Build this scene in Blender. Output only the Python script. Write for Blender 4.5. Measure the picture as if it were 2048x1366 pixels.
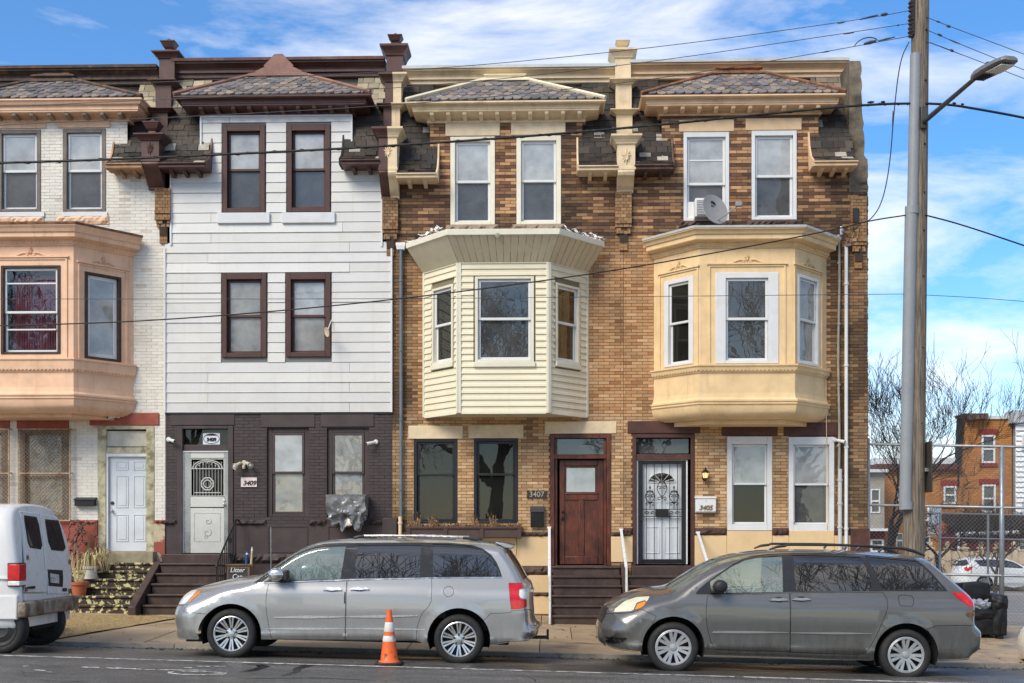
import bpy, bmesh, math, random
import numpy as np
from mathutils import Vector, Matrix, geometry
R = math.radians
for o in list(bpy.data.objects): bpy.data.objects.remove(o)
SC = bpy.context.scene
COL = SC.collection
random.seed(7)

# ------------------------------------------------------------------ camera
FPX, HOR, DF, ZC, YAW = 2485.0, 1061.0, 25.6, 1.9, R(1.7)   # focal (photo px), horizon row, distance to the fronts, eye height
cam = bpy.data.objects.new('camera', bpy.data.cameras.new('camera')); COL.objects.link(cam)
cam.location = (0, -DF, ZC); cam.rotation_euler = (R(90), 0, YAW)
cam.data.sensor_width = 36; cam.data.lens = FPX / 2048 * 36
cam.data.shift_y = (HOR - 683) / 2048
cam.data.clip_start = .1; cam.data.clip_end = 3000
SC.camera = cam
cs, sn = math.cos(YAW), math.sin(YAW)
def ray(px, py):
    u, v = (px - 1024) / FPX, (HOR - py) / FPX
    return Vector((-sn + u * cs, cs + u * sn, v))
def at(px, py, Y=0.):            # the point of the plane y = Y that the photo shows at px, py
    d = ray(px, py); t = (Y + DF) / d.y
    return Vector((d.x * t, Y, ZC + d.z * t))
def X_(px, Y=0.): return at(px, HOR, Y).x
def Z_(py, Y=0., px=1024): return at(px, py, Y).z
def RB(x0, y0, x1, y1, Y=0.):    # photo rectangle -> X0, X1, Z0, Z1 on plane Y
    a, b, c, d = at(x0, y0, Y), at(x1, y0, Y), at(x0, y1, Y), at(x1, y1, Y)
    return ((a.x + c.x) / 2, (b.x + d.x) / 2, (c.z + d.z) / 2, (a.z + b.z) / 2)

# ------------------------------------------------------------------ sky, sun, exposure
SUN_EL, SUN_ROT = R(41), R(216)
W = bpy.data.worlds.new('World'); SC.world = W; W.use_nodes = True
nt = W.node_tree; N = nt.nodes; L = nt.links
bg = N['Background']; bg.inputs['Strength'].default_value = .13
sky = N.new('ShaderNodeTexSky'); sky.sky_type = 'NISHITA'; sky.sun_disc = False
sky.sun_elevation = SUN_EL; sky.sun_rotation = SUN_ROT
sky.altitude = 900; sky.air_density = 1.0; sky.dust_density = .5; sky.ozone_density = 4.5
tc = N.new('ShaderNodeTexCoord')
mp = N.new('ShaderNodeMapping'); mp.inputs['Scale'].default_value = (1.0, 1.0, 4.2); mp.inputs['Rotation'].default_value = (R(9), R(-16), R(8)); mp.inputs['Location'].default_value = (4.2, .2, 1.3)
n1 = N.new('ShaderNodeTexNoise'); n1.inputs['Scale'].default_value = 3.1; n1.inputs['Detail'].default_value = 13; n1.inputs['Roughness'].default_value = .6; n1.inputs['Distortion'].default_value = .55
cr = N.new('ShaderNodeValToRGB'); cr.color_ramp.elements[0].position = .43; cr.color_ramp.elements[1].position = .74
cr.color_ramp.elements[0].color = (.06, .06, .06, 1); cr.color_ramp.elements[1].color = (.95, .95, .95, 1)
mix = N.new('ShaderNodeMixRGB'); mix.inputs['Color2'].default_value = (8.0, 7.8, 7.5, 1)
hs = N.new('ShaderNodeHueSaturation'); hs.inputs['Saturation'].default_value = 1.3; hs.inputs['Value'].default_value = 1.25
L.new(tc.outputs['Generated'], mp.inputs['Vector']); L.new(mp.outputs['Vector'], n1.inputs['Vector'])
L.new(n1.outputs['Fac'], cr.inputs['Fac']); L.new(cr.outputs['Color'], mix.inputs['Fac'])
L.new(sky.outputs['Color'], hs.inputs['Color']); L.new(hs.outputs['Color'], mix.inputs['Color1']); L.new(mix.outputs['Color'], bg.inputs['Color'])
sd = bpy.data.lights.new('sun', 'SUN'); sd.energy = 2.9; sd.angle = R(30); sd.color = (1, .9, .72)
sun = bpy.data.objects.new('sun', sd); COL.objects.link(sun)
# Nishita: rotation 0 = sun towards +Y, growing clockwise seen from above
sdir = Vector((math.sin(SUN_ROT) * math.cos(SUN_EL), math.cos(SUN_ROT) * math.cos(SUN_EL), math.sin(SUN_EL)))
sun.rotation_euler = sdir.to_track_quat('Z', 'Y').to_euler(); sun.location = (0, -30, 40)
SC.view_settings.view_transform = 'Standard'; SC.view_settings.look = 'None'
SC.view_settings.gamma = 1; SC.view_settings.exposure = .36; SC.view_settings.use_curve_mapping = False
SC.render.engine = 'CYCLES'; SC.cycles.use_denoising = True
SC.cycles.max_bounces = 7; SC.cycles.transparent_max_bounces = 12; SC.cycles.diffuse_bounces = 3

# ------------------------------------------------------------------ materials
def lin(c): return c / 12.92 if c <= .04045 else ((c + .055) / 1.055) ** 2.4
def hx(h): return tuple(lin(int(h[i:i + 2], 16) / 255) for i in (0, 2, 4))
MATS = {}
def nmat(name):
    m = bpy.data.materials.new(name); m.use_nodes = True; MATS[name] = m
    return m, m.node_tree.nodes, m.node_tree.links, m.node_tree.nodes['Principled BSDF']
def noise(N, L, scale, detail=4, rough=.55, stretch=None, coord='Position', seed=0.):
    g = N.new('ShaderNodeNewGeometry') if coord == 'Position' else N.new('ShaderNodeTexCoord')
    m = N.new('ShaderNodeMapping'); m.inputs['Location'].default_value = (seed, seed * 1.7, seed * .6)
    if stretch: m.inputs['Scale'].default_value = stretch
    L.new(g.outputs[coord], m.inputs['Vector'])
    n = N.new('ShaderNodeTexNoise'); n.inputs['Scale'].default_value = scale; n.inputs['Detail'].default_value = detail; n.inputs['Roughness'].default_value = rough
    L.new(m.outputs['Vector'], n.inputs['Vector'])
    return n.outputs['Fac']
def ramp(N, L, fac, a, b, c0=(0, 0, 0), c1=(1, 1, 1)):
    r = N.new('ShaderNodeValToRGB'); e = r.color_ramp.elements
    e[0].position = a; e[1].position = b; e[0].color = (*c0, 1); e[1].color = (*c1, 1)
    L.new(fac, r.inputs['Fac']); return r.outputs['Color']
def mixc(N, L, fac, a, b, mode='MIX', amt=None):
    m = N.new('ShaderNodeMixRGB'); m.blend_type = mode
    for s, v in (('Fac', fac if amt is None else amt), ('Color1', a), ('Color2', b)):
        if isinstance(v, (int, float)): m.inputs[s].default_value = v
        elif isinstance(v, tuple): m.inputs[s].default_value = (*v, 1)
        else: L.new(v, m.inputs[s])
    return m.outputs['Color']
def bump(N, L, b, h, strength, dist=.01):
    n = N.new('ShaderNodeBump'); n.inputs['Strength'].default_value = strength; n.inputs['Distance'].default_value = dist
    L.new(h, n.inputs['Height']); L.new(n.outputs['Normal'], b.inputs['Normal'])
def pm(name, col, rough=.65, var=.14, scale=5., dirt=0., dcol=(.05, .04, .03), dpos=(.55, .72), streak=0., bmp=.15, bscale=40., metal=0., spec=.4, seed=None, objcol=False, dscale=2.2, coat=0.):
    if name in MATS: return MATS[name]
    seed = sum(map(ord, name)) % 37 * 1.3 if seed is None else seed
    m, N, L, b = nmat(name)
    if isinstance(col, str): col = hx(col)
    if isinstance(dcol, str): dcol = hx(dcol)
    base = col
    f = noise(N, L, scale, 6, .6, seed=seed)
    c = mixc(N, L, ramp(N, L, f, .3, .72), tuple(x * (1 - var) for x in col), tuple(min(1, x * (1 + var)) for x in col))
    if objcol:
        oi = N.new('ShaderNodeObjectInfo'); at_ = N.new('ShaderNodeAttribute'); at_.attribute_name = 'bc'
        c = mixc(N, L, 1., c, oi.outputs['Color'], 'MULTIPLY'); c = mixc(N, L, 1., c, at_.outputs['Color'], 'MULTIPLY')
    if dirt > 0:
        d = ramp(N, L, noise(N, L, dscale, 7, .62, seed=seed + 5), *dpos)
        c = mixc(N, L, mixc(N, L, 1., d, (dirt,) * 3, 'MULTIPLY'), c, dcol)
    if streak > 0:
        d = ramp(N, L, noise(N, L, 1.0, 6, .6, stretch=(9, 9, .55), seed=seed + 9), .56, .74)
        c = mixc(N, L, mixc(N, L, 1., d, (streak,) * 3, 'MULTIPLY'), c, dcol)
    L.new(c, b.inputs['Base Color'])
    rr = ramp(N, L, noise(N, L, scale * 2.3, 4, seed=seed + 3), .3, .7, (max(0, rough - .1),) * 3, (min(1, rough + .1),) * 3)
    L.new(rr, b.inputs['Roughness'])
    b.inputs['Metallic'].default_value = metal; b.inputs['Specular IOR Level'].default_value = spec
    if coat: b.inputs['Coat Weight'].default_value = coat; b.inputs['Coat Roughness'].default_value = .08
    if bmp: bump(N, L, b, noise(N, L, bscale, 5, .6, seed=seed + 1), bmp, .006)
    return m
def glass(name, tint=(.5, .52, .54), refl=.14, rough=.0, body=None, bodyfac=0., wave=0.):
    # pane: see-through tint plus a mirror layer; body = milky film and painted-in reflected grey
    m, N, L, b = nmat(name); out = N['Material Output']
    tr = N.new('ShaderNodeBsdfTransparent'); tr.inputs['Color'].default_value = (*tint, 1)
    gl = N.new('ShaderNodeBsdfGlossy'); gl.inputs['Roughness'].default_value = rough; gl.inputs['Color'].default_value = (1, .93, .84, 1)
    lw = N.new('ShaderNodeLayerWeight'); lw.inputs['Blend'].default_value = .25
    ma = N.new('ShaderNodeMath'); ma.operation = 'MULTIPLY_ADD'; ma.inputs[1].default_value = .5; ma.inputs[2].default_value = refl; ma.use_clamp = True
    L.new(lw.outputs['Fresnel'], ma.inputs[0])
    mx = N.new('ShaderNodeMixShader'); L.new(ma.outputs[0], mx.inputs['Fac']); 
    first = tr.outputs[0]
    if body:
        df = N.new('ShaderNodeBsdfDiffuse'); df.inputs['Color'].default_value = (*body, 1)
        m2 = N.new('ShaderNodeMixShader')
        f = ramp(N, L, noise(N, L, 3., 5, seed=2), .25, .75, (bodyfac * .6,) * 3, (min(1, bodyfac * 1.3),) * 3)
        L.new(f, m2.inputs['Fac']); L.new(first, m2.inputs[1]); L.new(df.outputs[0], m2.inputs[2]); first = m2.outputs[0]
    if wave:
        bn = N.new('ShaderNodeBump'); bn.inputs['Strength'].default_value = wave; bn.inputs['Distance'].default_value = .02
        L.new(noise(N, L, 2.6, 2, .4, seed=4), bn.inputs['Height']); L.new(bn.outputs['Normal'], gl.inputs['Normal'])
    L.new(first, mx.inputs[1]); L.new(gl.outputs[0], mx.inputs[2]); L.new(mx.outputs[0], out.inputs['Surface'])
    return m

# ------------------------------------------------------------------ mesh building
class MB:
    def __init__(s, M=None): s.v = []; s.f = []; s.c = []; s.M = M; s.col = None
    def add(s, vs, fs):
        k = len(s.v)
        s.v += [tuple(s.M @ Vector(p)) for p in vs] if s.M else [tuple(p) for p in vs]
        s.f += [tuple(i + k for i in f) for f in fs]
        s.c += [s.col or (1, 1, 1)] * len(fs)
        return s
    def box(s, x0, x1, y0, y1, z0, z1):
        return s.add([(x0, y0, z0), (x1, y0, z0), (x1, y1, z0), (x0, y1, z0), (x0, y0, z1), (x1, y0, z1), (x1, y1, z1), (x0, y1, z1)],
                     [(3, 2, 1, 0), (4, 5, 6, 7), (0, 1, 5, 4), (1, 2, 6, 5), (2, 3, 7, 6), (3, 0, 4, 7)])
    def frame(s, x0, x1, z0, z1, w, y0, y1, wt=None, wb=None):   # four bars butted
        wt = w if wt is None else wt; wb = w if wb is None else wb
        s.box(x0, x0 + w, y0, y1, z0, z1); s.box(x1 - w, x1, y0, y1, z0, z1)
        if wt > 0: s.box(x0 + w, x1 - w, y0, y1, z1 - wt, z1)
        if wb > 0: s.box(x0 + w, x1 - w, y0, y1, z0, z0 + wb)
        return s
    def prism(s, poly, a, b, ax='y'):   # poly in the plane across ax; extruded a..b
        n = len(poly)
        mk = {'y': lambda p, t: (p[0], t, p[1]), 'x': lambda p, t: (t, p[0], p[1]), 'z': lambda p, t: (p[0], p[1], t)}[ax]
        vs = [mk(p, a) for p in poly] + [mk(p, b) for p in poly]
        return s.add(vs, [tuple(range(n)), tuple(range(2 * n - 1, n - 1, -1))] + [(i, (i + 1) % n, n + (i + 1) % n, n + i) for i in range(n)])
    def rings(s, rs, closed=True, cap=True):   # list of equally long vertex rings
        n = len(rs[0]); vs = [p for r in rs for p in r]; fs = []
        for k in range(len(rs) - 1):
            for i in range(n if closed else n - 1):
                j = (i + 1) % n
                fs.append((k * n + i, k * n + j, (k + 1) * n + j, (k + 1) * n + i))
        if cap and closed: fs += [tuple(range(n - 1, -1, -1)), tuple((len(rs) - 1) * n + i for i in range(n))]
        return s.add(vs, fs)
    def ringbox(s, x0, x1, y0, y1, prof, l=1, r=1, f=1, b=0):     # stacked rectangles grown by o at height z
        return s.rings([[(x0 - o * l, y0 - o * f, z), (x1 + o * r, y0 - o * f, z), (x1 + o * r, y1 + o * b, z), (x0 - o * l, y1 + o * b, z)] for o, z in prof])
    def tube(s, pts, rad, n=6, cap=True):
        pts = [Vector(p) for p in pts]; rs = []
        rad = rad if isinstance(rad, (list, tuple)) else [rad] * len(pts)
        ref = None
        for i, p in enumerate(pts):
            d = (pts[min(i + 1, len(pts) - 1)] - pts[max(i - 1, 0)])
            d = d.normalized() if d.length > 1e-9 else Vector((0, 0, 1))
            if ref is None: ref = Vector((0, 0, 1)) if abs(d.z) < .9 else Vector((1, 0, 0))
            a = d.cross(ref)
            if a.length < 1e-4: a = d.cross(Vector((1, 0, 0))) 
            a.normalize(); b = d.cross(a); ref = a.cross(d)
            rs.append([p + (a * math.cos(2 * math.pi * k / n) + b * math.sin(2 * math.pi * k / n)) * rad[i] for k in range(n)])
        return s.rings(rs, True, cap)
    def lathe(s, prof, c, n=20, ax='z', cap=True):    # prof (r, t) along the axis from c
        c = Vector(c); rs = []
        for r, t in prof:
            ring = []
            for k in range(n):
                a = 2 * math.pi * k / n; p, q = r * math.cos(a), r * math.sin(a)
                ring.append(c + Vector({'z': (p, q, t), 'y': (p, t, q), 'x': (t, p, q)}[ax]))
            rs.append(ring)
        return s.rings(rs, True, cap)
    def sweep(s, path, prof, cap=True):   # path: plan points (x, y); prof: (outward offset, z) ; outward is to the right of the walk
        n = len(path); rs = []
        P = [Vector(p) for p in path]
        nor = []
        for i in range(n - 1):
            d = (P[i + 1] - P[i]).normalized(); nor.append(Vector((d.y, -d.x)))
        for i in range(n):
            if i == 0: m = nor[0]
            elif i == n - 1: m = nor[-1]
            else:
                m = (nor[i - 1] + nor[i]); m = m / max(.2, m.dot(nor[i]))
            rs.append([(P[i].x + m.x * o, P[i].y + m.y * o, z) for o, z in prof])
        return s.rings(rs, True, cap)
    def build(s, name, mat, parent=None, smooth=False, auto=None, bevel=0, **props):
        me = bpy.data.meshes.new(name); me.from_pydata(s.v, [], s.f)
        if any(c != (1, 1, 1) for c in s.c) or s.col:
            a = me.color_attributes.new('bc', 'FLOAT_COLOR', 'CORNER')
            arr = np.array([(*c, 1.) for c, f in zip(s.c, s.f) for _ in f], dtype=np.float32).ravel()
            a.data.foreach_set('color', arr)
        else:
            a = None
        bm = bmesh.new(); bm.from_mesh(me); bmesh.ops.recalc_face_normals(bm, faces=bm.faces); bm.to_mesh(me); bm.free()
        if smooth: me.shade_smooth()
        if auto: 
            me.shade_smooth(); me.set_sharp_from_angle(angle=R(auto))
        me.materials.append(mat)
        o = bpy.data.objects.new(name, me); link(o, parent)
        if bevel:
            bv = o.modifiers.new('bevel', 'BEVEL'); bv.width = bevel; bv.segments = 2; bv.limit_method = 'ANGLE'; bv.angle_limit = R(40)
            me.shade_smooth(); me.set_sharp_from_angle(angle=R(50))
        for k, v in props.items(): o[k] = v
        return o
def wmat(o):
    return o.matrix_basis if o.parent is None else wmat(o.parent) @ o.matrix_parent_inverse @ o.matrix_basis
def link(o, parent=None):
    COL.objects.link(o)
    if parent is not None:
        o.parent = parent; o.matrix_parent_inverse = wmat(parent).inverted()
    return o
def tag(o, label, cat, group=None, kind=None):
    o['label'] = label; o['category'] = cat
    if group: o['group'] = group
    if kind: o['kind'] = kind
    return o
def thing(name, label, cat, loc, group=None):
    o = bpy.data.objects.new(name, None); o.location = loc; o.empty_display_size = .2; COL.objects.link(o)
    return tag(o, label, cat, group)
def piece(name, mesh, parent, M, color=None):
    o = bpy.data.objects.new(name, mesh); o.matrix_basis = M; link(o, parent)
    if color: o.color = (*color, 1)
    return o
def mesh_of(mb, name, mat, smooth=False):
    me = bpy.data.meshes.new(name); me.from_pydata(mb.v, [], mb.f); me.materials.append(mat)
    a = me.color_attributes.new('bc', 'FLOAT_COLOR', 'CORNER')
    a.data.foreach_set('color', np.ones(4 * len(me.loops), dtype=np.float32))
    if smooth: me.shade_smooth()
    return me
def text(name, s, size, M, mat, parent=None, depth=.004, font_shear=0., bold=0.):
    cu = bpy.data.curves.new(name, 'FONT'); cu.body = s; cu.size = size; cu.extrude = depth; cu.align_x = 'CENTER'; cu.align_y = 'CENTER'; cu.shear = font_shear; cu.offset = bold
    t = bpy.data.objects.new(name + '_tmp', cu); COL.objects.link(t)
    dg = bpy.context.evaluated_depsgraph_get(); me = bpy.data.meshes.new_from_object(t.evaluated_get(dg))
    bpy.data.objects.remove(t); me.materials.clear(); me.materials.append(mat); me.name = name
    me.transform(M)
    return link(bpy.data.objects.new(name, me), parent)
def FR(p0, u, out):   # local frame: x along u, y INTO the wall, z up
    u = Vector(u).normalized(); n = -Vector(out).normalized()
    return Matrix(((u.x, n.x, 0, p0[0]), (u.y, n.y, 0, p0[1]), (0, 0, 1, p0[2] if len(p0) > 2 else 0), (0, 0, 0, 1)))
FRONT_TEXT = Matrix.Rotation(R(90), 4, 'X')
def cells(mb, u0, u1, z0, z1, holes, y, reveal=.2, rects=None):
    # sheet at depth y with rectangular holes; reveals go back
    rects = rects or [(u0, u1, z0, z1)]
    xs = sorted({round(v, 4) for r in rects + holes for v in r[:2]}); zs = sorted({round(v, 4) for r in rects + holes for v in r[2:]})
    for a, b in zip(xs, xs[1:]):
        for c, d in zip(zs, zs[1:]):
            x, z = (a + b) / 2, (c + d) / 2
            if any(r[0] < x < r[1] and r[2] < z < r[3] for r in rects) and not any(h[0] < x < h[1] and h[2] < z < h[3] for h in holes):
                mb.add([(a, y, c), (b, y, c), (b, y, d), (a, y, d)], [(0, 1, 2, 3)])
    for a, b, c, d in holes:
        q = y + reveal
        mb.add([(a, y, c), (a, y, d), (a, q, d), (a, q, c)], [(0, 1, 2, 3)]); mb.add([(b, y, c), (b, q, c), (b, q, d), (b, y, d)], [(0, 1, 2, 3)])
        mb.add([(a, y, d), (b, y, d), (b, q, d), (a, q, d)], [(0, 1, 2, 3)]); mb.add([(a, y, c), (a, q, c), (b, q, c), (b, y, c)], [(0, 1, 2, 3)])
def spans(rects, holes, za, zb, pad=0.):   # free x ranges of a course
    zm = (za + zb) / 2; out = []
    for r in rects:
        if r[2] - .02 <= zm <= r[3] + .005: out.append([r[0], r[1]])
    out.sort(); mer = []
    for a in out:
        if mer and a[0] <= mer[-1][1] + .003: mer[-1][1] = max(mer[-1][1], a[1])
        else: mer.append(a[:])
    for h in sorted(h for h in holes if h[2] < zb - .012 and h[3] > za + .012):
        nx = []
        for a, b in mer:
            if h[1] <= a or h[0] >= b: nx.append([a, b]); continue
            if h[0] - pad > a: nx.append([a, h[0] - pad])
            if h[1] + pad < b: nx.append([h[1] + pad, b])
        mer = nx
    return mer
# ------------------------------------------------------------------ ground, road, pavement
KERB = -6.35
def clampx(x): return max(-70, min(70, x))
def G_road(x, y): return -.021 * clampx(x) - .04 * max(0, min(y, KERB) + 8.1)
def G_side(x, y): return -.021 * clampx(x) - .03 + .03 * (y - KERB)
def G_lot(x, y): return -.021 * clampx(x) + .16 - .0145 * min(y, 60)
def asphalt():
    m, N, L, b = nmat('asphalt')
    sp = noise(N, L, 60., 3, .75, seed=3); big = noise(N, L, .55, 5, .6, stretch=(.5, 1.6, 1), seed=8); mid = noise(N, L, 5., 6, .65, seed=1)
    wet = ramp(N, L, noise(N, L, .9, 7, .62, stretch=(.33, 1.5, 1), seed=21), .42, .6)
    c = mixc(N, L, ramp(N, L, sp, .52, .68), (.066, .063, .059), (.4, .385, .355))
    c = mixc(N, L, ramp(N, L, mid, .3, .7), c, mixc(N, L, 1., c, (1.35, 1.33, 1.3), 'MULTIPLY'))
    c = mixc(N, L, ramp(N, L, big, .35, .65), c, mixc(N, L, 1., c, (.72, .72, .74), 'MULTIPLY'))
    c = mixc(N, L, wet, mixc(N, L, 1., c, (1.0, 1.0, 1.0), 'MULTIPLY'), mixc(N, L, 1., c, (.5, .5, .5), 'MULTIPLY'))
    L.new(c, b.inputs['Base Color'])
    L.new(mixc(N, L, wet, (.72, .72, .72), (.34, .34, .34)), b.inputs['Roughness'])
    b.inputs['Specular IOR Level'].default_value = .5
    bump(N, L, b, mixc(N, L, ramp(N, L, wet, 0, 1), sp, (.5, .5, .5)), .5, .006)
    return m
ASPH = asphalt()
def concrete():
    m, N, L, b = nmat('pavement_concrete')
    oi = N.new('ShaderNodeObjectInfo')
    c = mixc(N, L, ramp(N, L, noise(N, L, 1.3, 7, .65, seed=4), .3, .72), (.33, .235, .14), (.52, .4, .26))
    c = mixc(N, L, ramp(N, L, noise(N, L, 60, 3, .7, seed=6), .35, .75), mixc(N, L, 1., c, (.86, .86, .86), 'MULTIPLY'), mixc(N, L, 1., c, (1.14, 1.14, 1.14), 'MULTIPLY'))
    dm = ramp(N, L, noise(N, L, 2.0, 8, .7, stretch=(.6, 1, 1), seed=12), .51, .68)
    c = mixc(N, L, mixc(N, L, 1., dm, (.75,) * 3, 'MULTIPLY'), c, (.085, .07, .055))
    c = mixc(N, L, 1., c, oi.outputs['Color'], 'MULTIPLY')
    L.new(c, b.inputs['Base Color']); L.new(mixc(N, L, dm, (.62,) * 3, (.3,) * 3), b.inputs['Roughness'])
    bump(N, L, b, noise(N, L, 45, 5, .7, seed=2), .35, .005)
    return m
CONC = concrete()
EARTH = pm('lot_asphalt', (.19, .175, .155), .9, .3, 1.5, bscale=30, dirt=.5, dcol=(.09, .085, .08))
def strip(name, ys, fn, mat, xs=(-1500, -70, -35, -20, -10, 0, 10, 20, 35, 70, 1500), dz=0.):
    mb = MB(); n = len(xs)
    mb.add([(x, y, fn(x, y) + dz) for y in ys for x in xs], [(j * n + i, j * n + i + 1, (j + 1) * n + i + 1, (j + 1) * n + i) for j in range(len(ys) - 1) for i in range(n - 1)])
    return mb.build(name, mat, None, kind='structure')
def G_base(x, y):
    return (min(G_road(x, y), G_side(x, y)) if y < 0 else G_lot(x, y)) - .09
strip('ground', (-1500, -60, -26, -8.1, KERB, 0, .01, 20, 60, 1500), G_base, EARTH)
strip('road', (-22.4, -18, -12, -8.1, -7.4, -6.9, KERB + .02), G_road, ASPH, xs=(-120, -70, -35, -20, -10, 0, 10, 20, 35, 70, 120))
strip('far_pavement', (-60, -30, -22.4), lambda x, y: G_road(x, -12) + .1, CONC, xs=(-120, -70, -35, 0, 35, 70, 120))
strip('parking_lot', (0.05, 20, 45, 60), G_lot, pm('lot_surface', (.3, .27, .235), .85, .2, 1.2, bscale=25, dirt=.4, dcol=(.13, .125, .12)), xs=(9.2, 20, 40, 70), dz=-.02)
# pavement: a base with slabs standing proud, and a granite kerb line
pav = strip('pavement', (KERB, 0), G_side, pm('joint_dirt', (.055, .048, .04), .95, .2, 8), xs=(-40, -20, -10, 0, 10, 20, 40), dz=-.03)
smb = MB().box(-.5, .5, -.5, .5, -.04, 0); SLAB = mesh_of(smb, 'slab', CONC)
tilt = Matrix.Rotation(math.atan(.021), 4, 'Y') @ Matrix.Rotation(math.atan(.03), 4, 'X')
for j, (ya, yb) in enumerate(((-6.2, -4.25), (-4.25, -2.2), (-2.2, -.02))):
    x = -14.2 + j * .35
    while x < 16:
        w = random.choice((1.75, 1.95, 2.1)); cx, cy = x + w / 2, (ya + yb) / 2
        if not (cx < -8.15 and j == 0) and not (cx < -7.4 and j == 1):
            g = random.uniform(.84, 1.12)
            M = Matrix.Translation((cx, cy, G_side(cx, cy) + random.uniform(-.004, .004))) @ tilt @ Matrix.Diagonal((w - .014, yb - ya - .014, 1, 1))
            piece('slab', SLAB, pav, M, (g, g * random.uniform(.97, 1.01), g * random.uniform(.94, 1.0)))
        x += w
KM = pm('kerb_stone', (.27, .245, .21), .7, .25, 4, dirt=.6, dcol=(.05, .045, .04))
KB = mesh_of(MB().box(-.5, .5, 0, .14, -.2, 0), 'kerb_stone', KM)
x = -18.
while x < 18:
    w = random.uniform(1.7, 2.3)
    if x > -8.6: piece('kerb_stone', KB, pav, Matrix.Translation((x + w / 2, KERB, G_side(x + w / 2, KERB) + .03)) @ Matrix.Rotation(math.atan(.021), 4, 'Y') @ Matrix.Diagonal((w - .012, 1, 1, 1)))
    x += w
# dry straw-coloured verge at the left, ground cover
vm = pm('dry_verge', (.33, .235, .11), .95, .45, 14, bscale=70, bmp=.8, dirt=.5, dcol=(.1, .075, .035), dscale=5)
mb = MB(); xs_ = np.linspace(-15, -7.0, 24); ys_ = np.linspace(KERB, -2.2, 12)
V = []; 
for y in ys_:
    for x in xs_:
        xe = min(x, -8.0 + (y - KERB) * .26); V.append((xe, y, G_side(xe, y) + .012 + .02 * random.random()))
n_ = len(xs_)
mb.add(V, [(j * n_ + i, j * n_ + i + 1, (j + 1) * n_ + i + 1, (j + 1) * n_ + i) for j in range(len(ys_) - 1) for i in range(n_ - 1)])
vg = mb.build('verge', vm, None, kind='structure')
gm = pm('straw', (.42, .3, .13), .9, .4, 30, bmp=0)
mb = MB()
for k in range(5200):
    y = random.uniform(KERB, -2.25); x = random.uniform(-10.8, -8.0 + (y - KERB) * .26)
    z = G_side(x, y) + .02; a = random.uniform(0, 6.28); l = random.uniform(.02, .07); h = random.uniform(.005, .05)
    dx, dy = math.cos(a) * l, math.sin(a) * l
    mb.add([(x, y, z), (x + .006, y, z), (x + dx, y + dy, z + h)], [(0, 1, 2)])
tag(mb.build('dry_grass', gm, None), 'short dry straw grass on the verge behind the white van', 'grass', kind='stuff')
# paint on the road
PAINT = pm('road_paint', (.62, .6, .55), .6, .15, 12, dirt=.9, dcol=(.07, .068, .065), dpos=(.42, .6), dscale=9)
mb = MB()
def rp(px, py):      # photo point -> road surface (plane z = G_road)
    d = ray(px, py); t = 16.
    for _ in range(12):
        p = cam.location + d * t; t *= 1 + (p.z - G_road(p.x, p.y)) / max(.3, (ZC - p.z)) * .7 if True else t
    return cam.location + d * t
def paint_poly(mb, pts, dz=.004):
    vs = [(x, y, G_road(x, y) + dz) for x, y in pts]; mb.add(vs, [tuple(range(len(vs)))])
a, b = rp(2, 1311), rp(1785, 1363)
dirL = Vector((b.x - a.x, b.y - a.y)).normalized(); nL = Vector((-dirL.y, dirL.x))
s = -8.
while s < 24:
    l = random.uniform(1.2, 2.6); w = random.uniform(.04, .065)
    p = Vector((a.x, a.y)) + dirL * s; q = p + dirL * (l - random.choice((0, 0, .05, .12)))
    paint_poly(mb, [p - nL * w, q - nL * w * random.uniform(.8, 1), q + nL * w, p + nL * w]); s += l
mb.build('lane_line', PAINT, None, kind='structure')
PAINT2 = pm('road_paint_bright', (.75, .74, .7), .6, .1, 12, dirt=.9, dcol=(.1, .1, .1), dpos=(.38, .56), dscale=14)
mb = MB()
def sy(px): return px * .3027, 0
def Q(cx, cy): p = rp(cx / 3.303, 1210 + cy / 3.303); return (p.x, p.y)
for poly in ([(150, 402), (190, 402), (195, 408), (155, 408)], [(225, 427), (300, 430), (300, 436), (230, 434)], [(305, 441), (340, 441), (340, 447), (312, 447)],
             [(532, 409), (655, 411), (655, 417), (540, 415)], [(695, 413), (770, 413), (900, 421), (900, 427), (720, 422)], [(905, 422), (935, 424), (935, 428), (905, 427)],
             [(950, 426), (1025, 428), (1020, 432), (950, 431)], [(1030, 427), (1380, 430), (1380, 435), (1060, 432)], [(1195, 436), (1390, 440), (1500, 449), (1495, 453), (1380, 445), (1200, 441)],
             [(1105, 442), (1150, 440), (1135, 450), (1200, 457), (1300, 460), (1400, 457), (1500, 453), (1490, 460), (1300, 465), (1180, 462), (1110, 456)],
             [(1215, 412), (1270, 414), (1268, 418), (1220, 417)], [(1300, 404), (1390, 405), (1390, 409), (1300, 408)], [(1410, 404), (1490, 406), (1490, 409), (1410, 408)]):
    paint_poly(mb, [Q(*p) for p in poly])
mb.build('bike_lane_symbol', PAINT2, None, kind='structure')
TAR = pm('tar_seal', (.012, .012, .013), .3, .2, 20, bmp=.3)
for poly in ([(1580, 445), (1660, 425), (1700, 412), (1690, 398), (1740, 393), (1785, 408), (1740, 420), (1700, 435), (1640, 442)],
             [(1850, 470), (1940, 440), (1930, 425), (1990, 400), (2090, 385), (2080, 398), (1990, 425), (1985, 440), (1900, 468)],
             [(1590, 487), (2100, 478), (2500, 500), (2100, 485)]):
    mb = MB(); paint_poly(mb, [Q(*p) for p in poly], .003); mb.build('tar_patch', TAR, None, kind='structure')

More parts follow.
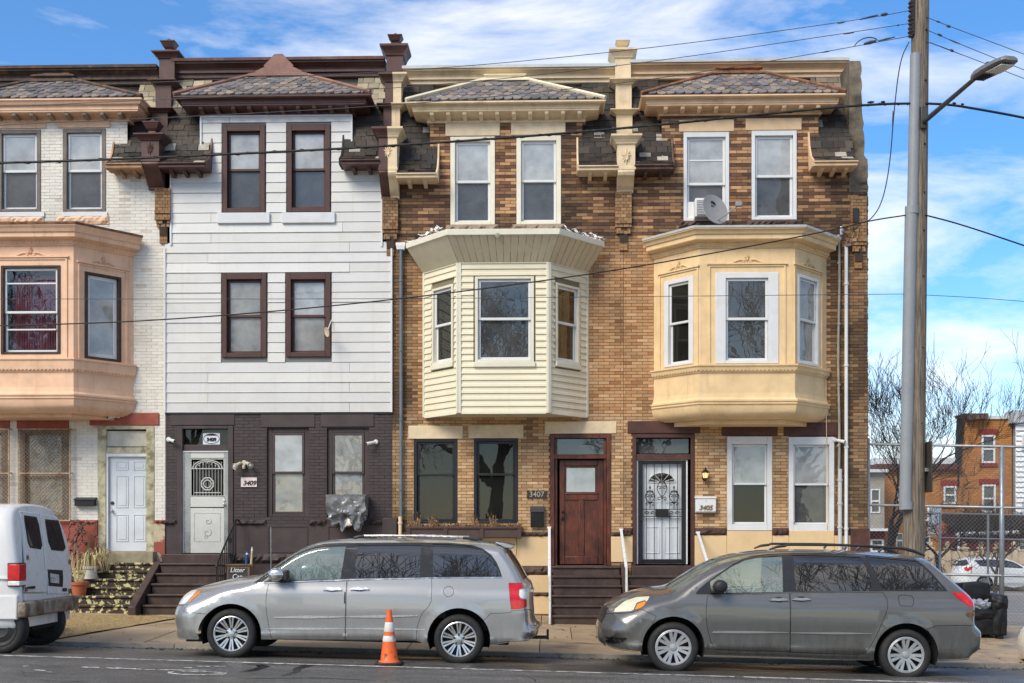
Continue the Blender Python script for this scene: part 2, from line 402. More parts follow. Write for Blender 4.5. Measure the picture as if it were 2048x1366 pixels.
# grit, leaves and scraps along the gutter and pavement
LEAFM = pm('leaf_scrap', (1., 1., 1.), .9, .3, 20, bmp=0, objcol=True)
mb = MB(); rl = random.Random(44)
for k in range(2600):
    t = rl.random()
    if t < .55: y = KERB - abs(rl.gauss(0, .22)); x = rl.uniform(-9, 13); z = G_road(x, y)
    elif t < .8: y = rl.uniform(KERB, -.3); x = rl.uniform(-9, 13); z = G_side(x, y) + .012
    else: x = rl.gauss(9.2, 1.); y = KERB + abs(rl.gauss(.3, .5)); z = G_side(x, y) + .012
    a = rl.uniform(0, 6.28); l = rl.choice((.008, .012, .018, .03, .045)); h = rl.uniform(.002, .012)
    d1, d2 = Vector((math.cos(a) * l, math.sin(a) * l, h)), Vector((-math.sin(a) * l * .5, math.cos(a) * l * .5, h * .5)); p = Vector((x, y, z + .004))
    mb.col = rl.choice(((.03, .025, .02), (.06, .04, .025), (.12, .075, .035), (.2, .13, .06), (.02, .02, .02), (.02, .02, .02), (.33, .3, .25)))
    mb.add([p, p + d1 * .6 + d2, p + d1 * 1.4, p + d1 * .6 - d2], [(0, 1, 2, 3)])
tag(mb.build('leaf_litter', LEAFM, None), 'dark grit and dead leaf scraps scattered along the kerb', 'litter', kind='stuff')

CRK = pm('crack_shadow', (.012, .011, .01), .95, .2, 9, bmp=0)  # dark tone of the cracks
rc = random.Random(17)
for k in range(13):
    on = k < 6; x, y = (rc.uniform(-8, 8), rc.uniform(-11.5, -8.6)) if on else (rc.uniform(-7, 11), rc.uniform(KERB + .2, -2.6)); a = rc.uniform(-.4, .4) if on else rc.uniform(0, 3.1); G = G_road if on else G_side; P = []
    for q in range(rc.randint(10, 22)):
        P.append((x, y)); a += rc.uniform(-.5, .5); x += math.cos(a) * .11; y += math.sin(a) * .11
        if not on and not (KERB + .1 < y < -.3) or on and y > -7.8: break
    if len(P) < 4: continue
    mb = MB(); n = len(P); w = [.009 * rc.uniform(.4, 1.3) * (.2 if i in (0, n - 1) else 1) for i in range(n)]; dz = .003 if on else .0155
    mb.add([(p[0] - w[i], p[1] + w[i], G(*p) + dz) for i, p in enumerate(P)] + [(p[0] + w[i], p[1] - w[i], G(*p) + dz) for i, p in enumerate(P)], [(i, i + 1, n + i + 1, n + i) for i in range(n - 1)])
    mb.build('crack', CRK, None, kind='structure')
# ------------------------------------------------------------------ house building kit
WHITE_P = pm('white_vinyl', (.66, .67, .67), .45, .05, 4, dirt=.25, dcol=(.3, .29, .26), bmp=.05)
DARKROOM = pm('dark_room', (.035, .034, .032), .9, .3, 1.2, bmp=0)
BLIND = pm('blind_white', (.74, .74, .71), .6, .06, 3, bmp=0)
PANE = glass('pane', (.45, .46, .46), .07, wave=.04, body=(.17, .17, .165), bodyfac=.35)  # grey body paints in the dull sky reflection
PANE_GREY = glass('pane_screen', (.3, .305, .31), .045, wave=.1, body=(.14, .143, .148), bodyfac=.55)
PANE_PALE = glass('pane_pale', (.6, .62, .62), .07, wave=.1, body=(.56, .585, .595), bodyfac=.62)  # pale body paints the look of lit blinds into the glass
PANE_PLASTIC = glass('pane_plastic', (.55, .56, .55), .07, rough=.06, wave=.9, body=(.5, .5, .47), bodyfac=.48)
PANE_DARK = glass('pane_dark', (.5, .5, .46), .03, wave=.04, body=(.05, .052, .044), bodyfac=.25)
PANE_CLEAR = glass('pane_clear', (.85, .86, .86), .05, wave=.04)

def window(house, M, w, h, casmat, sashmat=None, cas=(.09, .09, .08), sw=.045, rail=.5, proud=.02, dep=.12, panes=(PANE, PANE), blind=None, curtain=None, sill=None, extra_rails=(), plain=False):
    sashmat = sashmat or casmat
    c = MB(M).frame(0, w, 0, h, cas[0], -proud, dep, cas[1], cas[2])
    win = c.build('window', casmat, house, bevel=.006)
    x0, x1, z0, z1 = cas[0], w - cas[0], cas[2], h - cas[1]
    zr = z0 + (z1 - z0) * rail
    def sash(a, b, y, pm_):
        so = MB(M).frame(x0 + .003, x1 - .003, a, b, sw, y, y + .035).build('sash', sashmat, win, bevel=.004)
        MB(M).box(x0 + sw - .004, x1 - sw + .004, y + .014, y + .020, a + sw - .004, b - sw + .004).build('pane', pm_, win)
    if plain:
        sash(z0 + .003, z1 - .003, dep * .35, panes[0])
    else:
        sash(zr - .012, z1 - .003, dep * .25, panes[0]); sash(z0 + .003, zr + sw * .7, dep * .25 + .038, panes[1])
    for e in extra_rails:
        ze = z0 + (z1 - z0) * e
        MB(M).box(x0 + sw, x1 - sw, dep * .25 + .002, dep * .25 + .03, ze - .014, ze + .014).build('storm_rail', sashmat, win)
    yb = dep + .02
    if blind:
        b = MB(M); zb = z1 - (z1 - z0) * blind
        n = max(2, int((z1 - zb) / .028))
        for k in range(n):
            z = z1 - .02 - k * .028; b.add([(x0 - .02, yb, z), (x1 + .02, yb, z), (x1 + .02, yb + .018, z - .021), (x0 - .02, yb + .018, z - .021)], [(0, 1, 2, 3)])
        b.box(x0 - .02, x1 + .02, yb - .003, yb + .02, zb - .03, zb - .008)
        b.box(x0 - .02, x1 + .02, yb + .022, yb + .026, zb, z1)
        b.build('blind', BLIND, win)
    if curtain:
        for (a, bb, zlo, zhi, cm) in curtain:
            b = MB(M); n = 44; rows = []
            for k in range(n + 1):
                u = x0 - .03 + (x1 - x0 + .06) * (a + (bb - a) * k / n)
                d = yb + .06 + .03 * math.sin(k * 1.35 + a * 9) + .012 * math.sin(k * 2.9)
                rows.append([(u, d, z0 + (z1 - z0) * zlo), (u, d * .7 + .3 * (yb + .06), z0 + (z1 - z0) * zhi)])
            b.rings(rows, closed=False); b.build('curtain', cm, win, smooth=True)
    if sill:
        so, sh, sm, sx = sill
        MB(M).box(-sx, w + sx, -so, dep * .6, -sh, -.002).build('sill', sm, win, bevel=.008)
    return win
def win_px(house, x0, y0, x1, y1, Y=0., **k):
    a, b, c, d = RB(x0, y0, x1, y1, Y)
    return window(house, Matrix.Translation((a, Y, c)), b - a, d - c, **k), (a, b, c, d)

BRICKM = pm('brick_face', (1., 1., 1.), .82, .16, 9, bscale=90, bmp=.35, objcol=True, spec=.25)
BRICK_MESH = mesh_of(MB().box(-.5, .5, 0, 1, -.5, .5), 'brick', BRICKM)
def brickwall(house, rects, holes, colfn, mortar, Y=0., ch=.0665, bl=.226, proud=.011, single=300, zvis=1.9, name='wall', mat=None, bmesh_=None):
    mat = mat or BRICKM; bmesh_ = bmesh_ or BRICK_MESH
    mb = MB(); cells(mb, 0, 0, 0, 0, holes, Y, .16, rects); wall = mb.build(name, mortar, house)
    z0 = min(r[2] for r in rects); z1 = max(r[3] for r in rects); rest = MB(); rest.col = (1, 1, 1); full = []
    row = 0; z = z0
    while z + ch * .6 < z1:
        for a, b in spans(rects, holes, z, z + ch):
            k0 = math.floor((a - (row % 2) * bl / 2) / bl); x = k0 * bl + (row % 2) * bl / 2
            while x < b:
                xa, xb = max(a, x), min(b, x + bl)
                if xb - xa > .025:
                    g = .0045; xa2, xb2 = xa + g, xb - g; p = proud + random.uniform(-.003, .003)
                    c = colfn((xa + xb) / 2, z + ch / 2, row)
                    full.append((xb - xa > bl - .01 and z > zvis, xa2, xb2, z + g, z + ch - g, p, c))
                x += bl
        z += ch; row += 1
    cand = [i for i, f in enumerate(full) if f[0]]
    cand.sort(key=lambda i: (full[i][1] ** 2 + (full[i][3] - ZC) ** 2))
    cand = set(cand[:single])
    for i, (ok, xa, xb, za, zb, p, c) in enumerate(full):
        if i in cand:
            piece('brick', bmesh_, wall, Matrix.Translation(((xa + xb) / 2, Y - p, (za + zb) / 2)) @ Matrix.Diagonal((xb - xa, p + .02, zb - za, 1)), c)
        else:
            rest.col = c; rest.box(xa, xb, Y - p, Y + .01, za, zb)
    if rest.f: rest.build('brickwork', mat, wall, kind='stuff')
    return wall

# slates
SLATE = pm('slate', (1., 1., 1.), .62, .25, 9, bscale=60, bmp=.5, objcol=True, spec=.35, dirt=.35, dcol=(.02, .018, .017), dscale=6)
RECT_SLATE = mesh_of(MB().box(-.5, .5, -.5, .5, 0, 1), 'slate', SLATE)
_p = [(-.5, 1.), (.5, 1.), (.5, .42)] + [(.5 * math.cos(t), .42 - .42 * math.sin(t)) for t in np.linspace(.25, math.pi - .25, 7)] + [(-.5, .42)]
SCALE_SLATE = mesh_of(MB().prism(_p, -.5, .5, 'y'), 'slate', SLATE)
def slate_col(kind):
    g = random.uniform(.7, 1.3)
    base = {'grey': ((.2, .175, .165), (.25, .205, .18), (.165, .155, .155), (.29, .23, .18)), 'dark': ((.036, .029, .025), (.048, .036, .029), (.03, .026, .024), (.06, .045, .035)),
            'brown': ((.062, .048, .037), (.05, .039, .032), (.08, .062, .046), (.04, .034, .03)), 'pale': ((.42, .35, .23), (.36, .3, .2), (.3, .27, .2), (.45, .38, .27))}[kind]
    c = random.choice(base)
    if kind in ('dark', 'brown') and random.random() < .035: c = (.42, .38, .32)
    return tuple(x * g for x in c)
def slates_on(parent, path, x0fn, x1fn, exp, w, mesh, kind, thick=.012, lap=1.25, kfn=None):
    # path: (Y, Z) from top to bottom ; rows of slates laid from the eave up
    P = [Vector(p) for p in path]; seg = [(P[i + 1] - P[i]).length for i in range(len(P) - 1)]; tot = sum(seg)
    def pos(s):
        for i, l in enumerate(seg):
            if s <= l or i == len(seg) - 1: return P[i] + (P[i + 1] - P[i]) * (s / l), (P[i + 1] - P[i]).normalized()
            s -= l
    r = 0; s = tot
    while s > exp * .5:
        c, t = pos(s - exp * .5); up = -t                       # up the slope
        a, b = x0fn(c.y), x1fn(c.y)
        x = a - (r % 2) * w / 2
        low, _ = pos(s)
        nrm = Vector((-up.y, up.x)); nrm = nrm if nrm.x < 0 else -nrm     # towards the street (-Y)
        while x < b:
            xa, xb = max(a, x), min(b, x + w)
            if xb - xa > w * .3:
                h = exp * lap * random.uniform(.96, 1.04); xb -= random.uniform(0, .012); o = low + nrm * (.012 + random.uniform(0, .005))
                ey = Vector((0, nrm.x, nrm.y)); ez = Vector((0, up.x, up.y)); ez = (ez - ey * .055).normalized(); ey = (ey - ez * ey.dot(ez)).normalized()
                M = Matrix(((xb - xa - .006, 0, 0, (xa + xb) / 2), (0, -ey.y * thick, ez.y * h, o.x), (0, -ey.z * thick, ez.z * h, o.y + random.uniform(-.012, .01)), (0, 0, 0, 1)))
                piece('slate', mesh, parent, M, slate_col(kfn(c.y) if kfn else kind))
            x += w
        s -= exp; r += 1
def mansard(house, up, low, zt, zbk, ze, kind, trim, side, ytop=.82, yout=-.47, end=None, kfn=None, brk=2, low2=None):
    # up, low: world X ranges; side +1: free end on the right, -1: on the left
    zs = [zt, zbk, zbk - (zbk - ze) * .45, zbk - (zbk - ze) * .8, ze]; ysn = [ytop, .02, -.07, yout * .5, yout]
    path = list(zip(ysn, zs))
    mb = MB()
    mb.rings([[(up[0], y, z), (up[1], y, z)] for y, z in path[:2]], closed=False)
    mb.rings([[(low[0], y, z), (low[1], y, z)] for y, z in path[1:]], closed=False)
    rf = mb.build('mansard_roof', pm('roof_felt', (.03, .027, .025), .9, .3, 6), house)
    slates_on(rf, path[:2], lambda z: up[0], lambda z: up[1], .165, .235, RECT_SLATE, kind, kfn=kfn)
    slates_on(rf, path[1:], lambda z: low[0], lambda z: low[1], .135, .235, RECT_SLATE, low2 or kind)
    e = MB(); e.box(low[0], low[1], yout - .02, .0, ze - .1, ze - .035); e.box(low[0] - .01, low[1] + .01, yout - .06, yout + .1, ze - .035, ze - .005)
    ev = e.build('eave', trim, rf, bevel=.012)
    xe = low[1] if side > 0 else low[0]
    poly = [(y - .03, z + .02) for y, z in path[1:]] + [(yout, ze - .1), (-.1, ze - .1), (.02, zbk - .1)]
    MB().prism(poly, xe, xe + side * .035, 'x').build('bargeboard', end or trim, rf)
    for k in range(brk):
        xb = low[0] + (low[1] - low[0]) * (k + .75) / (brk + .5)
        MB().prism([(0, ze - .1), (yout + .12, ze - .1), (yout + .14, ze - .14), (-.06, ze - .19), (0, ze - .19)], xb - .035, xb + .035, 'x').build('bracket', trim, rf)
    return rf
def dormer(house, xl, xr, zb, zf, ze, cap, trim, hipm, capm, bracketm=None, nb=10, o=.42, yc=.5, kind='grey', capstyle=0):
    path = [(xl, .8), (xl, 0), (xr, 0), (xr, .8)]
    prof = [(-.02, zb), (.05, zb), (.065, zb + .03), (.04, zb + .05), (.04, zb + .07), (.1, zb + .10), (o - .14, zf - .045), (o - .1, zf - .03), (o - .1, zf), (o - .085, zf + .005), (o - .085, zf + .085), (o - .03, zf + .1), (o + .0, ze - .05), (o + .03, ze - .03), (o + .03, ze), (-.02, ze)]
    co = MB().sweep(path, prof).build('cornice', trim, house)
    for k in range(nb):
        x = xl + .03 + (xr - xl - .06) * (k + .1) / (nb - .8); w = .042
        MB().prism([(-.045, zb + .05), (-.05, zb + .02), (-o * .5, zf - .13), (-(o - .13), zf - .09), (-(o - .11), zf - .01), (-.05, zf - .01)], x - w, x + w, 'x').build('bracket', bracketm or trim, co, bevel=.008)
    cx0, cx1, cz0, cz1 = cap
    ye, zE = -o - .03, ze + .005
    L_, R_ = xl - o - .03, xr + o + .03
    rf = MB().add([(L_, ye, zE), (R_, ye, zE), (cx1, yc, cz0), (cx0, yc, cz0), (L_, yc + .4, zE), (R_, yc + .4, zE)], [(0, 1, 2, 3), (0, 3, 4), (1, 5, 2), (0, 4, 5, 1)]).build('hip_roof', MATS['roof_felt'], house)
    f = lambda z: (z - zE) / (cz0 - zE)
    slates_on(rf, [(yc, cz0), (ye, zE)], lambda z: L_ + (cx0 - L_) * f(z) + .05, lambda z: R_ + (cx1 - R_) * f(z) - .05, .135, .185, SCALE_SLATE, kind, thick=.026, lap=1.7)
    for a, b in (((L_, ye, zE), (cx0, yc, cz0)), ((R_, ye, zE), (cx1, yc, cz0))):
        a, b = Vector(a), Vector(b); up = Vector((0, -.01, .035))
        MB().tube([a + up, b + up], .042, 6).build('hip_ridge', hipm, rf, auto=40)
        MB().tube([a + Vector((0, .03, .0)), b + Vector((0, .03, .0))], .05, 4).build('hip_flashing', hipm, rf)
    y0, y1 = yc - .02, yc + .25
    if capstyle == 0:
        pr = [(.1, cz0 - .03), (.1, cz0 + .0), (.02, cz0 + .02), (.0, cz0 + .07), (.05, cz0 + .1), (.05, cz0 + .12), (-.13, cz1), (-.15, cz1 + .02)]
        MB().ringbox(cx0, cx1, y0, y1, pr).build('roof_cap', capm, rf)
    else:       # tall stepped cap of the brown house
        h = cz1 - cz0; w = (cx1 - cx0) / 2
        pr = [(.1, cz0 - .03), (.1, cz0 + .02), (-.05, cz0 + h * .17), (-.03, cz0 + h * .18), (-.03, cz0 + h * .22), (-w * .45, cz0 + h * .42), (-w * .4, cz0 + h * .44), (-w * .42, cz0 + h * .5), (-w * .62, cz0 + h * .72), (-w * .78, cz0 + h * .94), (-w * .78, cz1 - .03), (-w * .84, cz1)]
        MB().rings([[(cx0 - o_, y0 - max(o_, 0), z), (cx1 + o_, y0 - max(o_, 0), z), (cx1 + o_, y1, z), (cx0 - o_, y1, z)] for o_, z in pr]).build('roof_cap', capm, rf)
    return rf
def parapet(house, x0, x1, zb, zt, trim, coping, Y=.85, seg=0):
    h = zt - zb
    prof = [(-.3, zb), (.02, zb), (.04, zb + h * .06), (.04, zb + h * .3), (.09, zb + h * .34), (.09, zb + h * .5), (.06, zb + h * .52), (.08, zb + h * .66), (.16, zb + h * .86), (.2, zb + h * .88), (.2, zt), (-.3, zt)]
    p = MB().sweep([(x0, Y), (x1, Y)], prof).build('parapet', trim, house)
    MB().sweep([(x0, Y), (x1, Y)], [(-.32, zt + .003), (.24, zt + .003), (.25, zt + .06), (-.32, zt + .075)]).build('coping', coping, p)
    MB().box(x0, x1, Y + .08, Y + .16, zb - 2., zb + .05).build('roof_back', pm('old_pale_slate', (.26, .215, .15), .8, .4, 5, dirt=.6, dcol=(.07, .055, .045), bmp=.3), p)
    return p
def urn(mb, cx, cy, z0, z1, w):
    h = z1 - z0
    pr = [(-.62 * w, z0), (-.55 * w, z0 + h * .12), (-.6 * w, z0 + h * .2), (-.35 * w, z0 + h * .34), (-.08 * w, z0 + h * .62), (0, z0 + h * .68), (0, z0 + h * .73), (-.5 * w, z0 + h * .8), (-.72 * w, z0 + h * .88), (-.93 * w, z1)]
    mb.rings([[(cx - w - o, cy - w - o, z), (cx + w + o, cy - w - o, z), (cx + w + o, cy + w + o, z), (cx - w - o, cy + w + o, z)] for o, z in pr])
def capprof(z0, z1, k=1.):
    h = z1 - z0
    return [(.0, z0), (.03 * k, z0 + h * .1), (.035 * k, z0 + h * .2), (.07 * k, z0 + h * .45), (.12 * k, z0 + h * .68), (.13 * k, z0 + h * .72), (.13 * k, z0 + h * .9), (.02, z1)]
def leaf(mb, x, y, z, s):       # acanthus relief
    for a, l in ((0, 1.), (28, .78), (-28, .78), (60, .6), (-60, .6), (180, .8), (150, .62), (-150, .62), (115, .45), (-115, .45)):
        t = R(a); d = Vector((math.sin(t), 0, math.cos(t))); n = Vector((d.z, 0, -d.x))
        b = Vector((x, y, z)); p1, p2, tip = b + d * s * .3 * l + n * s * .12, b + d * s * .3 * l - n * s * .12, b + d * s * l
        mid = b + d * s * .45 * l + Vector((0, -.022, 0))
        mb.add([b, p1, tip, p2, mid], [(0, 1, 4), (1, 2, 4), (2, 3, 4), (3, 0, 4)])
def pilaster(house, tiers, mat, l=1, r=1, dx=(0, 0), urns=(), ornament=None, scroll=None):
    # tiers: (xc, hw, Yfront, Yback, zbottom, zcap0, zcap1)
    mb = MB()
    for xc, hw, yf, yb, zb, c0, c1 in tiers:
        x0 = xc - hw if l else xc; x1 = xc + hw if r else xc
        mb.ringbox(x0, x1, yf, yb, [(.012, zb), (.012, zb + .05), (0, zb + .06), (0, c0)] + capprof(c0, c1)[1:], l, r)
    p = mb.build('pilaster', mat, house)
    for x, y, z0, z1, w in urns:
        m2 = MB(); urn(m2, x, y, z0, z1, w); m2.build('urn', mat, p)
    if ornament:
        x, y, z, s = ornament
        m2 = MB(); leaf(m2, x, y - .004, z, s); m2.build('leaf_ornament', mat, p)
    if scroll:
        x0, x1, zt, zb2, yo = scroll
        MB().prism([(0, zt), (yo, zt), (yo - .015, zt - .05), (yo + .03, zt - .12), (yo * .86, zt - (zt - zb2) * .3), (yo * .5, zt - (zt - zb2) * .62), (yo * .28, zb2 + .07), (-.09, zb2 + .06), (-.09, zb2), (0, zb2)], x0, x1, 'x').build('scroll_bracket', mat, p, bevel=.01)
    return p
def pier(house, xc, hw, z1, z0, colfn, Y=-.1, wall=None):
    # corbelled brick pier that steps to a point
    mor = MATS['mortar_dark']; ch = .0665
    p = MB().box(xc - hw * .45, xc + hw * .45, Y + .03, 0, z0 + ch * 3, z1).build('corbel_pier', mor, house)
    n = int((z1 - z0) / ch)
    for k in range(n):
        z = z1 - (k + 1) * ch
        left = n - 1 - k
        h_, y_ = (hw, Y) if left > 7 else (hw, Y) if left == 7 else (hw * (.85 if left > 4 else .5), Y + (.03 if left > 4 else .05))
        cuts = [-h_, -h_ * .33, h_ * .33, h_] if k % 2 else [-h_, -h_ * .66, 0, h_ * .66, h_]
        if left <= 4: cuts = [-h_, h_ * .1, h_] if k % 2 else [-h_, h_]
        for a, b in zip(cuts, cuts[1:]):
            jut = random.uniform(-.004, .004) - (.03 if 4 < left < 10 and (k + int(a * 40)) % 2 else 0)
            piece('brick', BRICK_MESH, p, Matrix.Translation((xc + (a + b) / 2, y_ + jut, z + ch / 2)) @ Matrix.Diagonal((b - a - .008, -y_ - jut + .0, ch - .008, 1)), colfn(xc, z, k))
    return p
def lintel(house, px, mat, Y=0., proud=.03, name='lintel', bevel=.012):
    a, b, c, d = RB(*px, Y); return MB().box(a, b, Y - proud, Y + .12, c, d).build(name, mat, house, bevel=bevel)
def rough_stone(house, px, mat, proud=.05, seed=1, name='stone_sill'):
    a, b, c, d = RB(*px); rnd = random.Random(seed); nx, nz = max(6, int((b - a) / .06)), max(3, int((d - c) / .05)); mb = MB(); V = []
    for j in range(nz + 1):
        for i in range(nx + 1):
            e = i in (0, nx) or j in (0, nz); V.append((a + (b - a) * i / nx, -(proud * .4 if e else proud * rnd.uniform(.55, 1.25)), c + (d - c) * j / nz))
    F = [(j * (nx + 1) + i, j * (nx + 1) + i + 1, (j + 1) * (nx + 1) + i + 1, (j + 1) * (nx + 1) + i) for j in range(nz) for i in range(nx)]
    mb.add(V, F); mb.box(a, b, -proud * .4 + .001, .1, c, d)
    return mb.build(name, mat, house)
def sheet(house, name, px, Y, mat, th=.01, **k):
    a, b, c, d = RB(*px, Y); return MB().box(a, b, Y, Y + th, c, d).build(name, mat, house, **k)
def shell(house, x0, x1, z0, zt, depth=9.):
    m = MB(); yb = .95
    m.box(x0 + .02, x0 + .12, 1.21, depth, z0, zt - .4); m.box(x1 - .12, x1 - .02, 1.21, depth, z0, zt - .4); m.box(x0 + .02, x1 - .02, depth, depth + .1, z0, zt - .4)
    m.add([(x0, yb, zt - .25), (x1, yb, zt - .25), (x1, depth, zt - .8), (x0, depth, zt - .8)], [(0, 1, 2, 3)])
    m.build('shell', pm('party_wall', (.2, .17, .14), .9, .2, 3), house)
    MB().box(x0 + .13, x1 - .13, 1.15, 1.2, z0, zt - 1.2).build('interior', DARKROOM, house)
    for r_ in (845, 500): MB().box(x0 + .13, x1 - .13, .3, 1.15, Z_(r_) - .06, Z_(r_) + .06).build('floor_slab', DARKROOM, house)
def steps(house, x0, x1, z_top, z_bot, n, run, mat, y0=0., wing=None, name='steps', landing=.0):
    # flight towards the street: one mesh per step
    rise = (z_top - z_bot) / n; st = []
    for k in range(n):
        zt = z_top - k * rise; yf = y0 - landing - run * (k + 1)
        m = MB(); m.box(x0, x1, yf + .02, y0, z_bot - .1 if k == n - 1 else zt - rise - .02, zt - .045); m.box(x0 - .012, x1 + .012, yf - .012, y0 - (landing + run * k if k else 0) + (.0 if k else 0), zt - .045 + .001, zt)
        st.append(m.build('step', mat, house, bevel=.01))
    return st
# ------------------------------------------------------------------ the four row houses
from mathutils import noise as mnoise
def nz(x, z, s=1., k=0.): return mnoise.noise(Vector((x * s, z * s, k)))
BROWN = pm('brown_trim', (.088, .04, .033), .5, .22, 5, dirt=.4, dcol=(.17, .1, .08), dpos=(.55, .8), bmp=.12)
BROWN_W = pm('brown_window', (.075, .033, .026), .45, .15, 5, bmp=.05)
CREAM = pm('cream_trim', (.72, .57, .37), .75, .13, 4, dirt=.5, dcol=(.3, .18, .09), dpos=(.55, .76), streak=.3, bmp=.2)
CREAM_STONE = pm('cream_stone', (.68, .55, .37), .75, .1, 6, dirt=.35, dcol=(.25, .19, .12), bmp=.2)
PEACH = pm('peach_paint', (.77, .5, .33), .8, .11, 3, dirt=.4, dcol=(.4, .18, .08), dpos=(.55, .8), streak=.38, bmp=.2)
APRI = pm('apricot_trim', (.7, .48, .29), .6, .12, 4, dirt=.4, dcol=(.25, .12, .06), dpos=(.55, .76), bmp=.12)
YELLOW = pm('yellow_bay_paint', (.74, .54, .3), .8, .12, 2.5, dirt=.4, dcol=(.4, .23, .09), dpos=(.55, .8), streak=.3, bmp=.2)
RUST = pm('rusty_flashing', (.3, .13, .06), .75, .4, 8, dirt=.9, dcol=(.09, .045, .03), dpos=(.4, .62), dscale=6)
DKRUST = pm('dark_rusty_metal', (.085, .055, .042), .7, .35, 7, dirt=.8, dcol=(.3, .13, .06), dpos=(.52, .7), dscale=4, streak=.4)
LTRUST = pm('faded_red_flashing', (.25, .13, .1), .6, .2, 6, dirt=.5, dcol=(.14, .06, .045), dpos=(.5, .7))
ALU = pm('pale_coping', (.62, .63, .62), .45, .1, 4, metal=.2, dirt=.4, dcol=(.25, .2, .16))
SIDING = pm('white_siding', (.62, .616, .602), .42, .05, 1.5, dirt=.3, dcol=(.5, .44, .32), dpos=(.55, .78), streak=.34, bmp=.03, objcol=True)
SIDE_BACK = pm('siding_shadow_gap', (.16, .165, .165), .8, .1, 3, bmp=0)
CREAMSID = pm('cream_siding', (.76, .69, .51), .45, .04, 2, dirt=.3, dcol=(.5, .36, .18), dpos=(.58, .8), streak=.15, bmp=.03, objcol=True)
CREAMTRIM = pm('pale_cream_metal', (.7, .67, .54), .4, .06, 3, dirt=.3, dcol=(.34, .27, .16), dpos=(.55, .75), bmp=.03)
GROUNDBR = pm('brown_masonry_paint', (.058, .041, .04), .55, .2, 3, dirt=.3, dcol=(.12, .1, .1), dpos=(.6, .8), bmp=.35, bscale=25)
BRSTONE = pm('brownstone_dark', (.085, .05, .04), .7, .3, 6, dirt=.4, dcol=(.03, .02, .018), bmp=.7, bscale=18)
MAROON = pm('maroon_paint', (.075, .03, .022), .55, .25, 5, dirt=.4, dcol=(.16, .08, .05), dpos=(.55, .75), bmp=.25)
REDP = pm('red_paint', (.3, .075, .05), .7, .2, 5, dirt=.5, dcol=(.45, .33, .27), dpos=(.6, .68), bmp=.3)
TANSTUC = pm('tan_stucco', (.69, .5, .28), .8, .07, 2, dirt=.3, dcol=(.4, .27, .15), dpos=(.6, .8), bmp=.3, bscale=25)
PEEL = pm('peeling_step_paint', (.045, .03, .022), .7, .3, 6, dirt=1., dcol=(.6, .53, .26), dpos=(.525, .555), dscale=9, bmp=.5)
STEPBR = pm('brown_step_paint', (.06, .038, .031), .5, .3, 4, dirt=.5, dcol=(.15, .1, .08), dpos=(.55, .75), streak=.25, bmp=.35, bscale=20)
SILLSTONE = pm('grey_sill_stone', (.3, .23, .165), .85, .25, 8, dirt=.5, dcol=(.08, .06, .045), bmp=.7, bscale=20)
MORT = pm('mortar', (.1, .062, .037), .95, .3, 6); pm('mortar_dark', (.05, .035, .025), .95, .3, 6)
MORTW = pm('mortar_white', (.62, .58, .5), .9, .12, 5, dirt=.4, dcol=(.2, .16, .11)); MORTB = pm('mortar_brown', (.045, .033, .033), .8, .15, 5)
STUCCO = pm('grey_stucco', (.19, .155, .115), .95, .35, 3, dirt=.8, dcol=(.045, .035, .027), dpos=(.42, .62), streak=.5, bmp=.9, bscale=14)
TAR2 = pm('roof_tar', (.022, .021, .021), .8, .3, 8, bmp=.6, bscale=20)
BLACKF = pm('black_window', (.018, .018, .02), .4, .15, 4, bmp=0)
GREYF = pm('taupe_window', (.16, .135, .115), .6, .2, 5, dirt=.4, dcol=(.06, .05, .04), bmp=.1)
CREAMW = pm('cream_window', (.74, .69, .55), .45, .06, 4, dirt=.25, dcol=(.4, .33, .22), bmp=.05)
def wood_mat(name, a, b_, sc=1.):
    m, N, L, b = nmat(name)
    f = noise(N, L, 6. * sc, 7, .65, stretch=(9, 9, .7)); c = mixc(N, L, ramp(N, L, f, .32, .7), a, b_)
    c = mixc(N, L, ramp(N, L, noise(N, L, 2.2, 5, .6, seed=7), .45, .75), c, tuple(x * .35 for x in a))
    L.new(c, b.inputs['Base Color']); b.inputs['Roughness'].default_value = .38; bump(N, L, b, f, .25, .004); return m
WOOD = wood_mat('stained_door_wood', (.035, .009, .005), (.2, .05, .02))
CURT_P = pm('pink_curtain', (.36, .13, .165), .9, .2, 5, bmp=0); CURT_W = pm('lace_curtain', (.5, .49, .47), .9, .12, 6, bmp=0); CURT_R = pm('rose_curtain', (.4, .27, .27), .9, .2, 4, bmp=0)
BLACKMETAL = pm('black_iron', (.012, .012, .013), .4, .2, 8, bmp=.05)

def tan_brick(x, z, row, soot=0., band=False):
    r = random.random()
    c = (.5, .29, .145) if r < .45 else (.455, .25, .118) if r < .75 else (.56, .35, .19) if r < .92 else (.37, .18, .085)
    c = tuple(v * 1.08 for v in c)
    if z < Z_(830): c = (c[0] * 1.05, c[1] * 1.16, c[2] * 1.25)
    if band:
        if row % 3 == 0 and random.random() < .93: c = random.choice(((.155, .08, .052), (.13, .068, .045), (.185, .095, .06)))
        elif r > .42: c = random.choice(((.35, .19, .1), (.28, .14, .075), (.4, .225, .12), (.22, .11, .062)))
    s = soot + max(0, nz(x, z * .6, 1.3, 3.) - .08) * 1.1 + max(0, nz(x * 2.2, z * .35, 1.6, 9.) - .2) * 1.2 + (random.random() - .5) * .16
    s = max(0, min(.86, s)); g = random.uniform(.86, 1.12)
    return tuple(ch * g * (1 - s) + d * s for ch, d in zip(c, (.04, .028, .02)))
ZG = lambda x: G_side(x, 0) - .25

